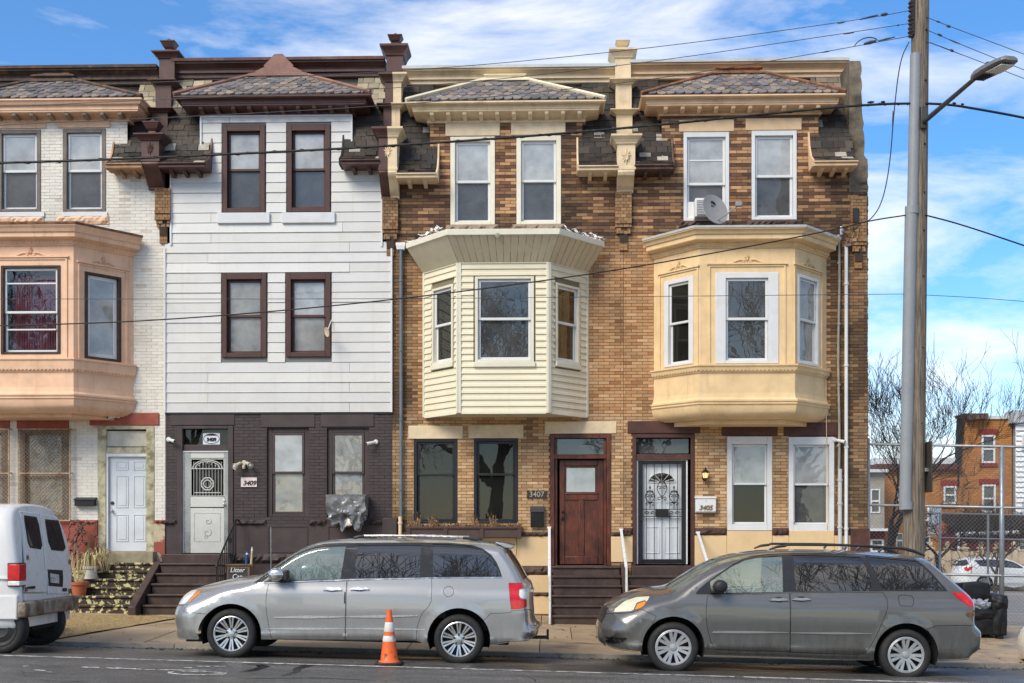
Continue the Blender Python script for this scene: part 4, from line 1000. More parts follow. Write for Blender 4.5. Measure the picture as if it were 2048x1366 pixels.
# flared canopy of the bay
zc0, zc1 = zt, Zf(478); o1 = .40
for i in range(3):
    P0, P1 = off(pb, .0), off(pb, o1); n = 14 if i == 1 else 8
    A0, A1, B0, B1 = [Vector((*q, 0)) for q in (P0[i], P0[i + 1], P1[i], P1[i + 1])]
    for k in range(n):
        t0, t1 = k / n, (k + 1) / n; g = .004
        a, b, c, d = A0.lerp(A1, t0), A0.lerp(A1, t1), B0.lerp(B1, t0), B0.lerp(B1, t1)
        nrm = Vector((A1 - A0)).normalized(); out = Vector((nrm.y, -nrm.x, 0)) * .012
        e = nrm * .006
        m = MB(); m.add([a + e + Vector((0, 0, zc0)), b + Vector((0, 0, zc0)), d + Vector((0, 0, zc1)), c + e + Vector((0, 0, zc1)), a + e + out + Vector((0, 0, zc0 - .01)), b - e * .3 + out * .4 + Vector((0, 0, zc0 - .01)), d - e * .3 + out * .4 + Vector((0, 0, zc1 - .01)), c + e + out + Vector((0, 0, zc1 - .01))], [(4, 5, 6, 7), (0, 1, 5, 4), (1, 2, 6, 5), (2, 3, 7, 6), (3, 0, 4, 7)])
        m.build('canopy_panel', pm('canopy_metal', (.58, .52, .37), .4, .07, 3, dirt=.25, dcol=(.3, .24, .15), bmp=.02), bay3)
MB().sweep(pb, [(o1 - .03, zc1 - .015), (o1 + .03, zc1 - .015), (o1 + .035, zc1 + .1), (o1 - .03, zc1 + .11)]).build('canopy_fascia', CREAMTRIM, bay3, bevel=.008)
MB().prism(off(pb, o1), zc1 + .06, zc1 + .09, 'z').build('bay_roof', pm('silver_roof_coat', (.55, .55, .53), .5, .2, 5, dirt=.7, dcol=(.08, .08, .08), dpos=(.5, .65)), bay3)
MB().lathe([(.05, 0), (.05, -.02), (.0, -.03)], at(995, 471, -dep - o1 - .02), 12, 'y').build('roof_emblem', pm('grey_badge', (.3, .28, .22), .6, .2, 10), bay3)
FLAKE = pm('white_flaking_coat', (.8, .8, .8), .7, .08, 9, bmp=.4); 
for nm, mat_, n in (('flaking_roof_coat', FLAKE, 110), ('tar_flake', TAR2, 50)):
    m = MB()
    for k in range(n):
        s = random.choice((-1, 1)); u = random.random(); t = random.random() * .85
        e0 = Vector((*pb[0 if s < 0 else 3], 0)); e1 = Vector((*off(pb, o1)[0 if s < 0 else 3], 0)); q1 = Vector((*off(pb, o1)[1 if s < 0 else 2], 0))
        p = e1.lerp(q1, t) + Vector((0, random.uniform(.05, .3), zc1 + .1 + random.uniform(0, .1)))
        a = random.uniform(0, 6.28); l = random.uniform(.03, .12); d1 = Vector((math.cos(a), .2 * math.sin(a), random.uniform(-.2, .7))) * l; d2 = Vector((-math.sin(a), .3, random.uniform(0, .5))) * l * .5
        m.add([p, p + d1, p + d1 + d2, p + d2], [(0, 1, 2, 3)])
    m.build(nm, mat_, bay3, kind='stuff')
ho3.append((pb[0][0] + .12, pb[3][0] - .12, zb + .05, Z_(505)))
# door of house 3
dh3 = RB(1100, 868, 1222, 1131); ho3.append(dh3); a, b, c, d = dh3
df3 = MB().frame(a, b, c, d, .09, -.03, .16, .09, 0).frame(a + .09, b - .09, c, d - .09, .06, .03, .16, .0, 0).box(a + .09, b - .09, -.02, .16, Z_(918), Z_(910)).build('door_frame', WOOD, h3, bevel=.008)
sheet(df3, 'transom_pane', (1109, 878, 1213, 909), .09, PANE, .006)
a, b, c, d = RB(1119, 920, 1207, 1129, .1)
do3 = MB().box(a, b, .11, .13, c, d).build('door', WOOD, h3)
gx0, gx1, gz0, gz1 = RB(1133, 936, 1190, 984, .1)
MB().frame(a, b, c, d, .11, .085, .112, .12, .17).box(a + .11, b - .11, .086, .112, gz0 - .17, gz0 - .02).box((a + b) / 2 - .06, (a + b) / 2 + .06, .087, .112, c + .17, gz0 - .17).box(a + .1, b - .1, .07, .112, gz0 - .05, gz0 - .015).build('door_rails', WOOD, do3, bevel=.012)
MB().box(gx0, gx1, .104, .109, gz0, gz1).build('door_light', glass('frosted_pane', (.3, .32, .33), .12, rough=.05, body=(.42, .47, .49), bodyfac=.8), do3)
for py, r_ in ((1024, .03), (1037, .033)): MB().lathe([(r_, 0), (r_, -.015), (.014, -.025), (.014, -.05), (r_, -.06), (r_ * .6, -.085)], at(1126, py, .085), 14, 'y').build('door_knob', BLACKMETAL, do3)
# base of house 3
for k, px in enumerate(((800, 1064, 1097, 1073), (1222, 1064, 1265, 1072))): rough_stone(h3, px, BRSTONE, .09, 40 + k, 'water_table')
mb = MB(); mb.box(X_(797), X_(1100), -.04, .1, Z_(1132), Z_(1073)); mb.box(X_(1222), X_(1247), -.04, .1, Z_(1124), Z_(1073)); mb.box(X_(797), X_(1100), -.06, .1, Z_(1185), Z_(1150)); mb.box(X_(797), X_(1098), -.06, .1, Z_(1228), Z_(1192)); b3 = mb.build('base_course', TANSTUC, h3, bevel=.008)
rough_stone(h3, (797, 1132, 1100, 1150), BRSTONE, .1, 44, 'water_table'); rough_stone(h3, (797, 1184.5, 1098, 1192), BRSTONE, .1, 45, 'water_table')
MB().box(X_(797), X_(1098), -.09, .1, ZG(0), Z_(1228)).build('plinth', BRSTONE, h3)
st3 = steps(h3, X_(1104, -.4), X_(1241, -.6), Z_(1132, -.2), G_side(X_(1170), -1.9), 6, .27, STEPBR, y0=0, landing=.1)
MB().prism([(0, ZG(0)), (-2.0, ZG(0) + .1), (-2.0, G_side(1.2, -2) + .06), (-1.8, G_side(1.2, -2) + .2), (-.2, Z_(1128, -.2)), (0, Z_(1128, -.2))], X_(1243, -.6), X_(1256, -.6), 'x').build('stair_wing', STEPBR, h3, bevel=.01)
MB().prism([(0, ZG(0)), (-1.95, ZG(0) + .1), (-1.95, G_side(.6, -2) + .03), (-.2, Z_(1134, -.2)), (0, Z_(1134, -.2))], X_(1101, -.4), X_(1104, -.4), 'x').build('stair_wing', STEPBR, h3)
def br3(x, z, row):
    s = 0
    if x < X_(842): s += .5 * max(0, 1 - (x - X_(785)) / .75) + (.22 if z > Z_(800) else 0)
    if z > Z_(500): s += .18 * max(0, nz(x, z, 2.2, 1.))
    if abs(x - X_(1140)) < .4 and Z_(475) < z < Z_(350): s += .6 * random.random()
    if abs(x - X_(1010)) < .2 and Z_(475) < z < Z_(430): s += .6
    if abs(x - X_(880)) < .25 and Z_(475) < z < Z_(370): s += .5 * random.random()
    if abs(x - X_(1247)) < .3 and z > Z_(520): s += .3
    return tan_brick(x, z, row, s, z > Z_(478))
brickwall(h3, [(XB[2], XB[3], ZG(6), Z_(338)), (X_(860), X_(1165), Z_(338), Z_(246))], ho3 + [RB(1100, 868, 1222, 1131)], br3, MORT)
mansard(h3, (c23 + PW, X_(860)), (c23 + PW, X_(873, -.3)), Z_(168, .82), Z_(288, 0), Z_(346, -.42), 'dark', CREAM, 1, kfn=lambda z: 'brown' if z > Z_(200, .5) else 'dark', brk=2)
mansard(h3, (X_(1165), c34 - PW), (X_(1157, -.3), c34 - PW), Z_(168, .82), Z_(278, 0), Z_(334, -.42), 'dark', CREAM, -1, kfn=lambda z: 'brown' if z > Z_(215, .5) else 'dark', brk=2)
dormer(h3, X_(860), X_(1165), Z_(246), Z_(219, -.3), Z_(202, -.42), (X_(972, .5), X_(1048, .5), Z_(161, .5), Z_(145, .5)), CREAM, pm('cream_flashing', (.78, .68, .48), .45, .08, 5, dirt=.3, dcol=(.35, .2, .1)), MATS['cream_flashing'])
parapet(h3, X_(806, .8), X_(1232, .8), Z_(169, .85), Z_(143, .85), CREAM, ALU)
c23 = X_(789, .62); r23 = (86, 110, 144, 163, 206, 214, 252, 274, 338)
T = tiers(c23, .17, r23)
pilaster(h2, T[:1], BROWN, urns=((c23, .8, Z_(86, .7), Z_(60, .7), .155),))
pilaster(h2, T[1:], BROWN, l=1, r=0, scroll=(c23 - .185, c23 - .001, Z_(338, -.46), Z_(395, -.1), -.48))
pilaster(h3, [(t[0] + .001,) + t[1:] for t in T[1:]], CREAM, l=0, r=1, ornament=(c23, -.48, Z_(302, -.48), .18), scroll=(c23 + .001, c23 + .185, Z_(338, -.46), Z_(395, -.1), -.48))
pier(h3, X_(780, -.1), .165, Z_(395), Z_(515), lambda x, z, r: tan_brick(x, z, r, .55))

# ============================ house 4 : tan brick, yellow bay
h4 = thing('row_house', 'tan brick end row house with yellow painted bay window and barred front door', 'house', (X_(1491), 0, G_side(X_(1491), 0)), 'row houses')
shell(h4, XB[3], XB[4], ZG(5), Z_(140))
ho4 = []
w4 = dict(casmat=WHITE_P, cas=(.07, .1, .06), sw=.05, dep=.13, proud=.03)
_, r = win_px(h4, 1367, 265, 1458, 442, **w4, panes=(PANE_PALE, PANE_GREY), blind=1., rail=.42, extra_rails=(.72,)); ho4.append(r)
_, r = win_px(h4, 1503, 262, 1593, 440, **w4, panes=(PANE_PALE, PANE_GREY), blind=1.); ho4.append(r)
for px in ((1358, 240, 1468, 264), (1491, 237, 1603, 261)): lintel(h4, px, pm('apricot_stone', (.7, .5, .3), .7, .08, 5, dirt=.2, dcol=(.4, .25, .12), bmp=.15))
rough_stone(h4, (1357, 442, 1468, 456), BRSTONE, .09, 51); rough_stone(h4, (1493, 440, 1603, 455), BRSTONE, .09, 52)
bay4, bh = painted_bay(h4, 1307, 1399, 1590, 1653.5, .98, dict(top=466, cor=499, s0=731, s1=747, m0=801, m1=811, bot=838, base=847), YELLOW, TAR2, [
    dict(f=0, px=(1329, 560, 1387, 735), same=(551, 727), k=dict(casmat=WHITE_P, cas=(.12, .08, .05), sw=.045, panes=(PANE_DARK, PANE_DARK), dep=.1)),
    dict(f=1, px=(1431, 545, 1557, 727), k=dict(casmat=WHITE_P, cas=(.2, .11, .06), sw=.05, panes=(PANE, PANE), dep=.1, curtain=[(0, 1, 0, .1, CURT_P)])),
    dict(f=2, px=(1595, 552, 1637, 735), same=(549, 727), k=dict(casmat=WHITE_P, cas=(.07, .06, .05), sw=.045, panes=(PANE_PLASTIC, PANE_PLASTIC), dep=.1, curtain=[(0, .7, 0, 1, CURT_W)]))], ALU)
ho4.append(bh)
gw = dict(casmat=WHITE_P, cas=(.1, .16, .13), sw=.04, dep=.12, proud=.03)
_, r = win_px(h4, 1454, 873, 1544, 1061, **gw, panes=(PANE_PALE, PANE_DARK), blind=.36); ho4.append(r)
_, r = win_px(h4, 1577, 874, 1668, 1062, **gw, panes=(PANE_PALE, PANE_GREY), blind=.8); ho4.append(r)
for px in ((1255, 842, 1400, 867), (1443, 846, 1555, 871.5), (1567, 846, 1679, 872)): lintel(h4, px, MAROON)
dh4 = RB(1265, 869, 1389, 1131); ho4.append(dh4); a, b, c, d = dh4
df4 = MB().frame(a, b, c, d, .075, -.03, .18, .07, 0).box(a + .075, b - .075, -.01, .18, Z_(920), Z_(909)).build('door_frame', MAROON, h4, bevel=.008)
sheet(df4, 'transom_pane', (1273, 878, 1377, 907), .12, PANE_GREY, .006)
a, b, c, d = RB(1276, 921, 1372, 1128, .05)
MB().frame(a - .03, b + .03, c, d + .03, .028, .03, .14, .028, 0).build('door_jamb', WHITE_P, df4)
do4 = MB().box(a, b, .12, .15, c, d).build('door', DOORW, h4); W_, H_ = b - a, d - c
for u0, u1 in ((.14, .46), (.56, .88)):
    for v0, v1 in ((.1, .36), (.44, .6)): MB().frame(a + W_ * u0, a + W_ * u1, c + H_ * v0, c + H_ * v1, .02, .108, .12).build('panel', DOORW, do4, bevel=.006)
fan = [(a + W_ * .5 + W_ * .28 * math.cos(t), c + H_ * .79 + .2 * math.sin(t)) for t in np.linspace(0, math.pi, 15)]
MB().prism(fan, .112, .12, 'y').build('fanlight', PANE_DARK, do4)
m = MB(); m.tube([(p[0], .11, p[1]) for p in fan + fan[:1]], .012, 5)
for t in np.linspace(.4, math.pi - .4, 5): m.tube([(a + W_ * .5, .11, c + H_ * .79), (a + W_ * .5 + W_ * .28 * math.cos(t), .11, c + H_ * .79 + .2 * math.sin(t))], .006, 4)
m.build('fanlight_bars', WHITE_P, do4)
gate = MB().frame(a + .01, b - .01, c + .01, d - .01, .085, .03, .06, .06, .09).build('security_door', BLACKMETAL, h4, bevel=.006)
m = MB(); n = 5
for k in range(n):
    x = a + .095 + (W_ - .19) * (k + .5) / n; m.tube([(x, .045, c + .09), (x, .045, d - .06)], .008, 5)
m.box(a + .09, b - .09, .033, .057, c + H_ * .455, c + H_ * .462); m.box(a + .09, b - .09, .033, .057, c + H_ * .525, c + H_ * .532)
m.box(a + W_ * .36, a + W_ * .64, .02, .06, c + H_ * .46, c + H_ * .53)
m.build('bars', BLACKMETAL, gate)
def scroll(m, x, z, s, fl, y=.04, r=.007): m.tube([(x + fl * s * (1 - t / 7.5) * math.cos(t), y, z + s * (1 - t / 7.5) * math.sin(t)) for t in np.linspace(0, 6.4, 18)], r, 4)
m = MB()
for cx_, z0, hh in ((a + W_ * .5, c + H_ * .7, .95), (a + W_ * .25, c + H_ * .63, .7), (a + W_ * .75, c + H_ * .63, .7)):
    m.tube([(cx_, .04, z0 - .18 * hh * 1.6), (cx_, .04, z0 + .3 * hh)], .009, 5); m.lathe([(0, 0), (.022, .03), (0, .09)], (cx_, .04, z0 + .28 * hh), 8)
    for fl in (-1, 1):
        scroll(m, cx_ + fl * .055, z0 - .16 * hh, .05, -fl); scroll(m, cx_ + fl * .05, z0 + .08 * hh, .045, fl); scroll(m, cx_ + fl * .04, z0 + .2 * hh, .03, -fl)
        m.tube([(cx_ + fl * .1 * math.sin(t), .04, z0 - .12 * hh + .12 * t * hh) for t in np.linspace(0, 3, 9)], .007, 4)
for fl in (-1, 1):
    for q in (0, 1): scroll(m, a + W_ * (.5 + fl * (.2 + q * .11)), c + H_ * .493, .042, fl * (1 if q else -1))
m.build('scrollwork', BLACKMETAL, gate)
MB().lathe([(.025, 0), (.025, -.03), (.01, -.05)], at(1283, 1040, .03), 10, 'y').build('door_lock', BRASSK, gate)
for k, px in enumerate(((1247, 1056, 1265, 1071), (1389, 1056, 1453, 1071), (1544, 1056, 1577, 1071), (1668, 1056, 1700, 1071))): rough_stone(h4, px, pm('maroon_stone', (.07, .033, .026), .65, .3, 6, bmp=.8, bscale=15), .09, 60 + k, 'water_table')
m = MB(); pnl = [(1247, 1265), (1389, 1453), (1453.6, 1543.4), (1544, 1577), (1577.6, 1667), (1667.6, 1700)]
for k, (q, s) in enumerate(pnl): MB().box(X_(q), X_(s), -.04 - (.015 if k in (2, 4) else 0), .1, ZG(6) if k > 0 else Z_(1124), Z_(1062 if k in (2, 4) else 1071)).build('base_panel', TANSTUC, h4, bevel=.006)
MB().box(X_(1700), XB[4] + .03, -.07, .3, ZG(7), Z_(1057)).build('corner_plinth', MAROON, h4, bevel=.012)
MB().box(X_(1262), X_(1392), -.34, .0, ZG(4), Z_(1131, -.1)).build('landing', STEPBR, h4, bevel=.012)
steps(h4, X_(1258, -.8), X_(1412, -.8), Z_(1150, -.34), G_side(X_(1330), -1.9), 5, .28, STEPBR, y0=-.33)
CARD = pm('torn_cardboard', (.42, .24, .11), .9, .15, 6)
def br4(x, z, row):
    s = 0
    if x > X_(1655): s += .42 + .34 * random.random()
    if abs(x - X_(1247)) < .35 and z > Z_(520): s += .3
    if Z_(470) < z < Z_(430) and x > X_(1300) and x < X_(1660): s += .65 * random.random()
    return tan_brick(x, z, row, s, z > Z_(470))
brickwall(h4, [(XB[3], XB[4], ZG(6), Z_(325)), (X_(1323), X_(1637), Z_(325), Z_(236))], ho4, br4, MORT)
# return wall at the open end, with its own bricks
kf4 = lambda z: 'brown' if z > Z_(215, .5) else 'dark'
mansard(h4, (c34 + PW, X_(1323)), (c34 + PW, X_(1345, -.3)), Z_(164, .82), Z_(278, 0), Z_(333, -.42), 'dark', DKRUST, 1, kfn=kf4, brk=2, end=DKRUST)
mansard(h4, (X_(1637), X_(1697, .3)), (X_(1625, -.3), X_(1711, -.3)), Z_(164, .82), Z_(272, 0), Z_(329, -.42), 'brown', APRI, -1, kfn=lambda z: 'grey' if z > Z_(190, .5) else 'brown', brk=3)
dormer(h4, X_(1323), X_(1637), Z_(236), Z_(212, -.3), Z_(194, -.42), (X_(1436, .5), X_(1520, .5), Z_(152, .5), Z_(138, .5)), APRI, RUST, RUST)
parapet(h4, X_(1258, .8), X_(1695, .8), Z_(163, .85), Z_(136, .85), APRI, ALU)
c34 = X_(1246, .62); r34 = (100, 120, 161, 172, 222, 232, 271, 292, 341)
T = tiers(c34, .165, r34)
pilaster(h3, T, CREAM, urns=((c34, .8, Z_(100, .7), Z_(77, .7), .15),), ornament=(c34, -.495, Z_(316, -.48), .2), scroll=(c34 - .17, c34 + .17, Z_(341, -.46), Z_(387, -.1), -.48))
pier(h3, X_(1247, -.1), .17, Z_(387), Z_(506), lambda x, z, r: tan_brick(x, z, r, .4))
# stuccoed end parapet and the corner brickwork below it
rs = []; rnd = random.Random(5)
for k in range(26):
    z = Z_(390 - k * 10.4); j = rnd.uniform(-.012, .018); x1 = X_(1735, 0) if k < 7 else X_(1728) - .012 * (k - 7) * .35
    rs.append([(X_(1698), -.02 + rnd.uniform(-.01, .01), z), (x1 + j, -.02 + rnd.uniform(-.01, .01), z), (x1 + j, 1.4, z), (X_(1698), 1.4, z)])
MB().rings(rs).build('stucco_parapet', STUCCO, h4)
pier(h4, X_(1718, -.1), .16, Z_(400), Z_(548), lambda x, z, r: tan_brick(x, z, r, .35))
m = MB(); m.col = (1, 1, 1); z = ZG(7); row = 0
while z < Z_(392):
    y = .0 + (row % 2) * -.11
    while y < 9:
        m.col = tan_brick(9, z, row, .4); y0_ = max(0.012, y); m.box(XB[4] - .05, XB[4] + .012 + random.uniform(-.004, .012), y0_ + .005, y + .221, z + .0045, z + .062); y += .226
    z += .0665; row += 1
m.build('side_brickwork', BRICKM, h4, kind='stuff')
MB().box(XB[4] - .1, XB[4] + .003, .013, 9, ZG(7), Z_(392)).build('side_wall', MORT, h4)
# ------------------------------------------------------------------ vehicles: curved skins over a side outline
def cv(x0, y0, s): return lambda pts: [(x0 + a / s, y0 + b / s) for a, b in pts]
C1, C2, C3, C4 = cv(330, 1060, 4.879), cv(700, 1060, 4.878), cv(1180, 1070, 4.615), cv(1560, 1070, 4.614)
def resample(P, d, closed=True):
    out = []; n = len(P)
    for i in range(n if closed else n - 1):
        a, b = np.array(P[i]), np.array(P[(i + 1) % n]); l = np.linalg.norm(b - a); k = max(1, int(math.ceil(l / d)))
        out += [tuple(a + (b - a) * j / k) for j in range(k)]
    if not closed: out.append(tuple(P[-1]))
    return out
def smooth_line(P, it=2):      # Chaikin, ends kept
    for _ in range(it):
        Q = [P[0]]
        for a, b in zip(P, P[1:]): Q += [(a[0] * .75 + b[0] * .25, a[1] * .75 + b[1] * .25), (a[0] * .25 + b[0] * .75, a[1] * .25 + b[1] * .75)]
        P = Q + [P[-1]]
    return P
def inside(pts, poly):
    x, y = pts[:, 0], pts[:, 1]; r = np.zeros(len(pts), bool); n = len(poly)
    for i in range(n):
        x0, y0 = poly[i]; x1, y1 = poly[(i + 1) % n]
        if y0 == y1: continue
        c = ((y0 > y) != (y1 > y)) & (x < (x1 - x0) * (y - y0) / (y1 - y0) + x0); r ^= c
    return r
def near(pts, line):
    A = np.array(line[:-1]); B = np.array(line[1:]); D = B - A; L2 = (D ** 2).sum(1) + 1e-12
    best = np.full(len(pts), 1e9); q = np.zeros_like(pts); nr = np.zeros_like(pts)
    for a, d, l in zip(A, D, L2):
        t = np.clip(((pts - a) @ d) / l, 0, 1); c = a + t[:, None] * d; e = np.hypot(*(pts - c).T); m = e < best
        best[m] = e[m]; q[m] = c[m]; nr[m] = np.array((d[1], -d[0])) / math.sqrt(l)
    return best, q, nr
def shrink(poly, d):
    n = len(poly); ar = sum(poly[i][0] * poly[(i + 1) % n][1] - poly[(i + 1) % n][0] * poly[i][1] for i in range(n)); s = 1 if ar > 0 else -1; out = []
    for i in range(n):
        p, a, b = Vector(poly[i]), Vector(poly[i - 1]), Vector(poly[(i + 1) % n]); u, v = (p - a), (b - p)
        if u.length < 1e-9 or v.length < 1e-9: out.append(tuple(p)); continue
        u.normalize(); v.normalize(); n1, n2 = Vector((-u.y, u.x)) * s, Vector((-v.y, v.x)) * s; m = n1 + n2; k = m.dot(n1)
        out.append(tuple(p + m * (d / max(.35, k))))
    return out
class Car:
    def __init__(s, root, Yn, sil, width, wz, rad, wheels, ra, flare=.014, n=2.3, ext=None):
        s.root, s.Yn, s.Yc, s.hwm = root, Yn, Yn + width / 2, width / 2
        s.ext = ext; s.cvt = s._cvt
        s.sil = smooth_line(s.cvt(sil), 2); s.x0 = min(p[0] for p in s.sil); s.x1 = max(p[0] for p in s.sil)
        zz = np.linspace(0, 2.4, 481); w = np.interp(zz, [a for a, b in wz], [b for a, b in wz]); k = np.exp(-np.linspace(-2, 2, 13) ** 2); k /= k.sum()
        s.zz, s.w = zz, np.convolve(np.pad(w, 6, 'edge'), k, 'valid'); s.rad = rad; s.n = n
        s.wheels = [(lambda p: (p.x, p.z))(at(a, b, Yn + .04)) for a, b in wheels]; s.ra = ra; s.fl = flare
    def _cvt(s, P):          # photo points -> (x, z) of the near side; the end far from the eye is drawn out, its curve turns away
        out = []
        for a, b in P:
            p = at(a, b, s.Yn + .04); x = p.x
            if s.ext:
                xe, ln_, am = s.ext; t = max(0, 1 - abs(x - xe) / ln_) if (x - xe) * am < 0 else 1.
                x += am * t * t * (3 - 2 * t)
            out.append((x, p.z))
        return out
    def gz(s, x): return -.021 * x
    def hw(s, P):
        P = np.asarray(P, float); t, q, nr = near(P, s.sil)
        xr = (P[:, 0] - s.x0) / (s.x1 - s.x0); Rr = np.interp(xr, [a for a, b in s.rad], [b for a, b in s.rad]); tau = np.clip(t / Rr, 1e-5, 1)
        S = (1 - (1 - tau) ** s.n) ** (1 / s.n); dS = np.where(tau < 1, (1 - tau) ** (s.n - 1) * np.maximum(1 - (1 - tau) ** s.n, 1e-6) ** (1 / s.n - 1), 0) / Rr
        z = P[:, 1] - s.gz(P[:, 0])
        f = lambda x_, z_: np.interp(z_, s.zz, s.w) * s.hwm + s.flare(x_, z_ + s.gz(x_))
        W0 = f(P[:, 0], z); e = .004
        Wz = (f(P[:, 0], z + e) - f(P[:, 0], z - e)) / (2 * e); Wx = (f(P[:, 0] + e, z) - f(P[:, 0] - e, z)) / (2 * e)
        g = np.where((t > 1e-4)[:, None], (P - q) / np.maximum(t, 1e-4)[:, None], nr)
        S = np.where(t < 2e-5, 0, S)
        return W0 * S, Wx * S + W0 * dS * g[:, 0], Wz * S + W0 * dS * g[:, 1]
    def flare(s, x, z):
        r = 0
        for wx, wzz in s.wheels:
            d = np.hypot(x - wx, z - wzz); u = np.clip((d - s.ra) / .13, 0, 1); r = r + s.fl * (1 - u * u * (3 - 2 * u)) * (d < s.ra + .2)
        return r
    def skin(s, name, poly, mat, holes=(), gap=.0, offset=0., sides=(1, -1), parent=None, join=False, rim=0., step=.07, raw=False, props=None):
        poly = poly if raw else s.cvt(poly)
        if gap: poly = shrink(poly, gap)
        holes = [h for h in holes]
        out = resample(poly, .035); V = list(out); E = [(i, (i + 1) % len(out)) for i in range(len(out))]
        hs_ = []
        for h in holes:
            hr = resample(h, .035); k = len(V); V += hr; E += [(k + i, k + (i + 1) % len(hr)) for i in range(len(hr))]; hs_.append(hr)
        O = np.array(out); (xa, za), (xb, zb) = O.min(0), O.max(0); G = []
        gx = np.arange(xa + step * .37, xb, step); gzv = np.arange(za + step * .41, zb, step)
        if len(gx) and len(gzv): G = [(x, z) for x in gx for z in gzv]
        sr = np.array(resample(s.sil, .035, False)); d_ = np.gradient(sr, axis=0); nn = np.stack([d_[:, 1], -d_[:, 0]], 1); nn /= np.linalg.norm(nn, axis=1)[:, None] + 1e-9
        for t in (.0012, .004, .01, .02, .034, .052, .075, .105, .15, .21): G += [tuple(p) for p in sr + nn * t]
        if G:
            G = np.array(G); m = inside(G, out)
            for h in hs_: m &= ~inside(G, h)
            bl = [near(G, out + out[:1])[0]] + [near(G, h + h[:1])[0] for h in hs_]
            bd = np.min(bl, axis=0); ts = near(G, s.sil)[0]
            m &= (bd > .008) | ((ts < .03) & (bd > .0009)); G = G[m]
            V += [tuple(p) for p in G]
        r = geometry.delaunay_2d_cdt([Vector(v) for v in V], E, [], 0, 1e-6)
        V2 = np.array([tuple(v) for v in r[0]]); T = []
        tri = [f for f in r[2] if len(f) == 3]
        if not tri: return None
        cen = np.array([V2[list(f)].mean(0) for f in tri]); keep = inside(cen, out)
        for h in hs_: keep &= ~inside(cen, h)
        tri = [f for f, k in zip(tri, keep) if k]
        hw, hx_, hz_ = s.hw(V2); res = []
        meshes = []
        for sd in sides:
            nrm = np.stack([-hx_, -np.ones_like(hx_) * sd, -hz_], 1); nrm /= np.linalg.norm(nrm, axis=1)[:, None]
            if sd < 0: nrm[:, 1] = np.abs(nrm[:, 1])
            co = np.stack([V2[:, 0], s.Yc - sd * hw, V2[:, 1]], 1) + nrm * offset
            fs = []
            for f in tri:
                a, b, c = (V2[i] for i in f); cw = (b[0] - a[0]) * (c[1] - a[1]) - (b[1] - a[1]) * (c[0] - a[0])
                f = tuple(f) if (cw > 0) == (sd > 0) else tuple(reversed(f)); fs.append(f)
            meshes.append((co, fs, nrm))
        if join: 
            co = np.concatenate([m[0] for m in meshes]); fs = meshes[0][1] + [tuple(i + len(V2) for i in f) for f in meshes[1][1]]; nrm = np.concatenate([m[2] for m in meshes]); meshes = [(co, fs, nrm)]
        for co, fs, nrm in meshes:
            me = bpy.data.meshes.new(name); vs = [tuple(v) for v in co]
            nb = len(vs)
            if rim:
                n_ = len(out); base = co[:n_] - nrm[:n_] * rim; vs += [tuple(v) for v in base]
                sgn = 1
                fs = fs + [(i, (i + 1) % n_, nb + (i + 1) % n_, nb + i) for i in range(n_)]
            me.from_pydata(vs, [], fs); me.shade_smooth()
            ns = [tuple(v) for v in nrm] + ([(0., 0., 0.)] * (len(vs) - nb))
            me.normals_split_custom_set_from_vertices(ns)
            me.materials.append(mat); o = bpy.data.objects.new(name, me); link(o, parent or s.root); res.append(o)
            if props: 
                for k, v in props.items(): o[k] = v
        return res[0] if len(res) == 1 else res
    def strip_poly(s, i0, i1, depth):       # band along the outline between fractions of its length
        sr = resample(s.sil, .03, False); n = len(sr); a = sr[int(i0 * (n - 1)):int(i1 * (n - 1)) + 1]
        A = np.array(a); d_ = np.gradient(A, axis=0); nn = np.stack([d_[:, 1], -d_[:, 0]], 1); nn /= np.linalg.norm(nn, axis=1)[:, None]
        return [tuple(p) for p in A] + [tuple(p) for p in (A + nn * depth)[::-1]]
    def frac(s, px):
        p = s.cvt([px])[0]; sr = np.array(resample(s.sil, .03, False)); return int(np.argmin(np.hypot(*(sr - p).T))) / (len(sr) - 1)
    def y_at(s, x, z): return s.Yc - s.hw(np.array([(x, z)]))[0][0]
TYRE = pm('tyre_rubber', (.018, .018, .018), .75, .3, 9, bmp=.3, bscale=30)
WELL = pm('wheel_well', (.008, .008, .008), .95, .2, 5, bmp=0)
RIMM = pm('alloy_rim', (.6, .6, .6), .28, .08, 6, metal=.85, bmp=0); RIMD = pm('rim_shadow', (.03, .03, .03), .6, .2, 6, metal=.3, bmp=0)  # second one: dark metal for rim barrels, steel wheels and fittings
HUBC = pm('plastic_hubcap', (.4, .41, .42), .42, .08, 6, metal=.5, bmp=0)
CHROME = pm('chrome', (.7, .68, .65), .22, .06, 6, metal=1., bmp=0); BLKP = pm('black_plastic', (.02, .02, .021), .5, .2, 8, bmp=.1)
BLKGLOSS = pm('black_pillar', (.03, .03, .031), .22, .1, 5, bmp=0)
REDL = pm('red_lens', (.55, .012, .015), .12, .25, 14, bmp=0, coat=.6); WHL = pm('clear_lens', (.75, .74, .72), .12, .15, 12, bmp=0, coat=.6); AMB = pm('amber_lens', (.8, .24, .02), .15, .2, 14, bmp=0, coat=.5)
def carglass(name, tint, refl, body=None, fac=0.): return glass(name, tint, refl, 0., body, fac)
GL_CLEAR = carglass('car_glass_clear', (.62, .74, .71), .12, (.34, .44, .42), .35); GL_DARK = carglass('car_glass_dark', (.04, .042, .045), .1, (.045, .045, .05), .5)
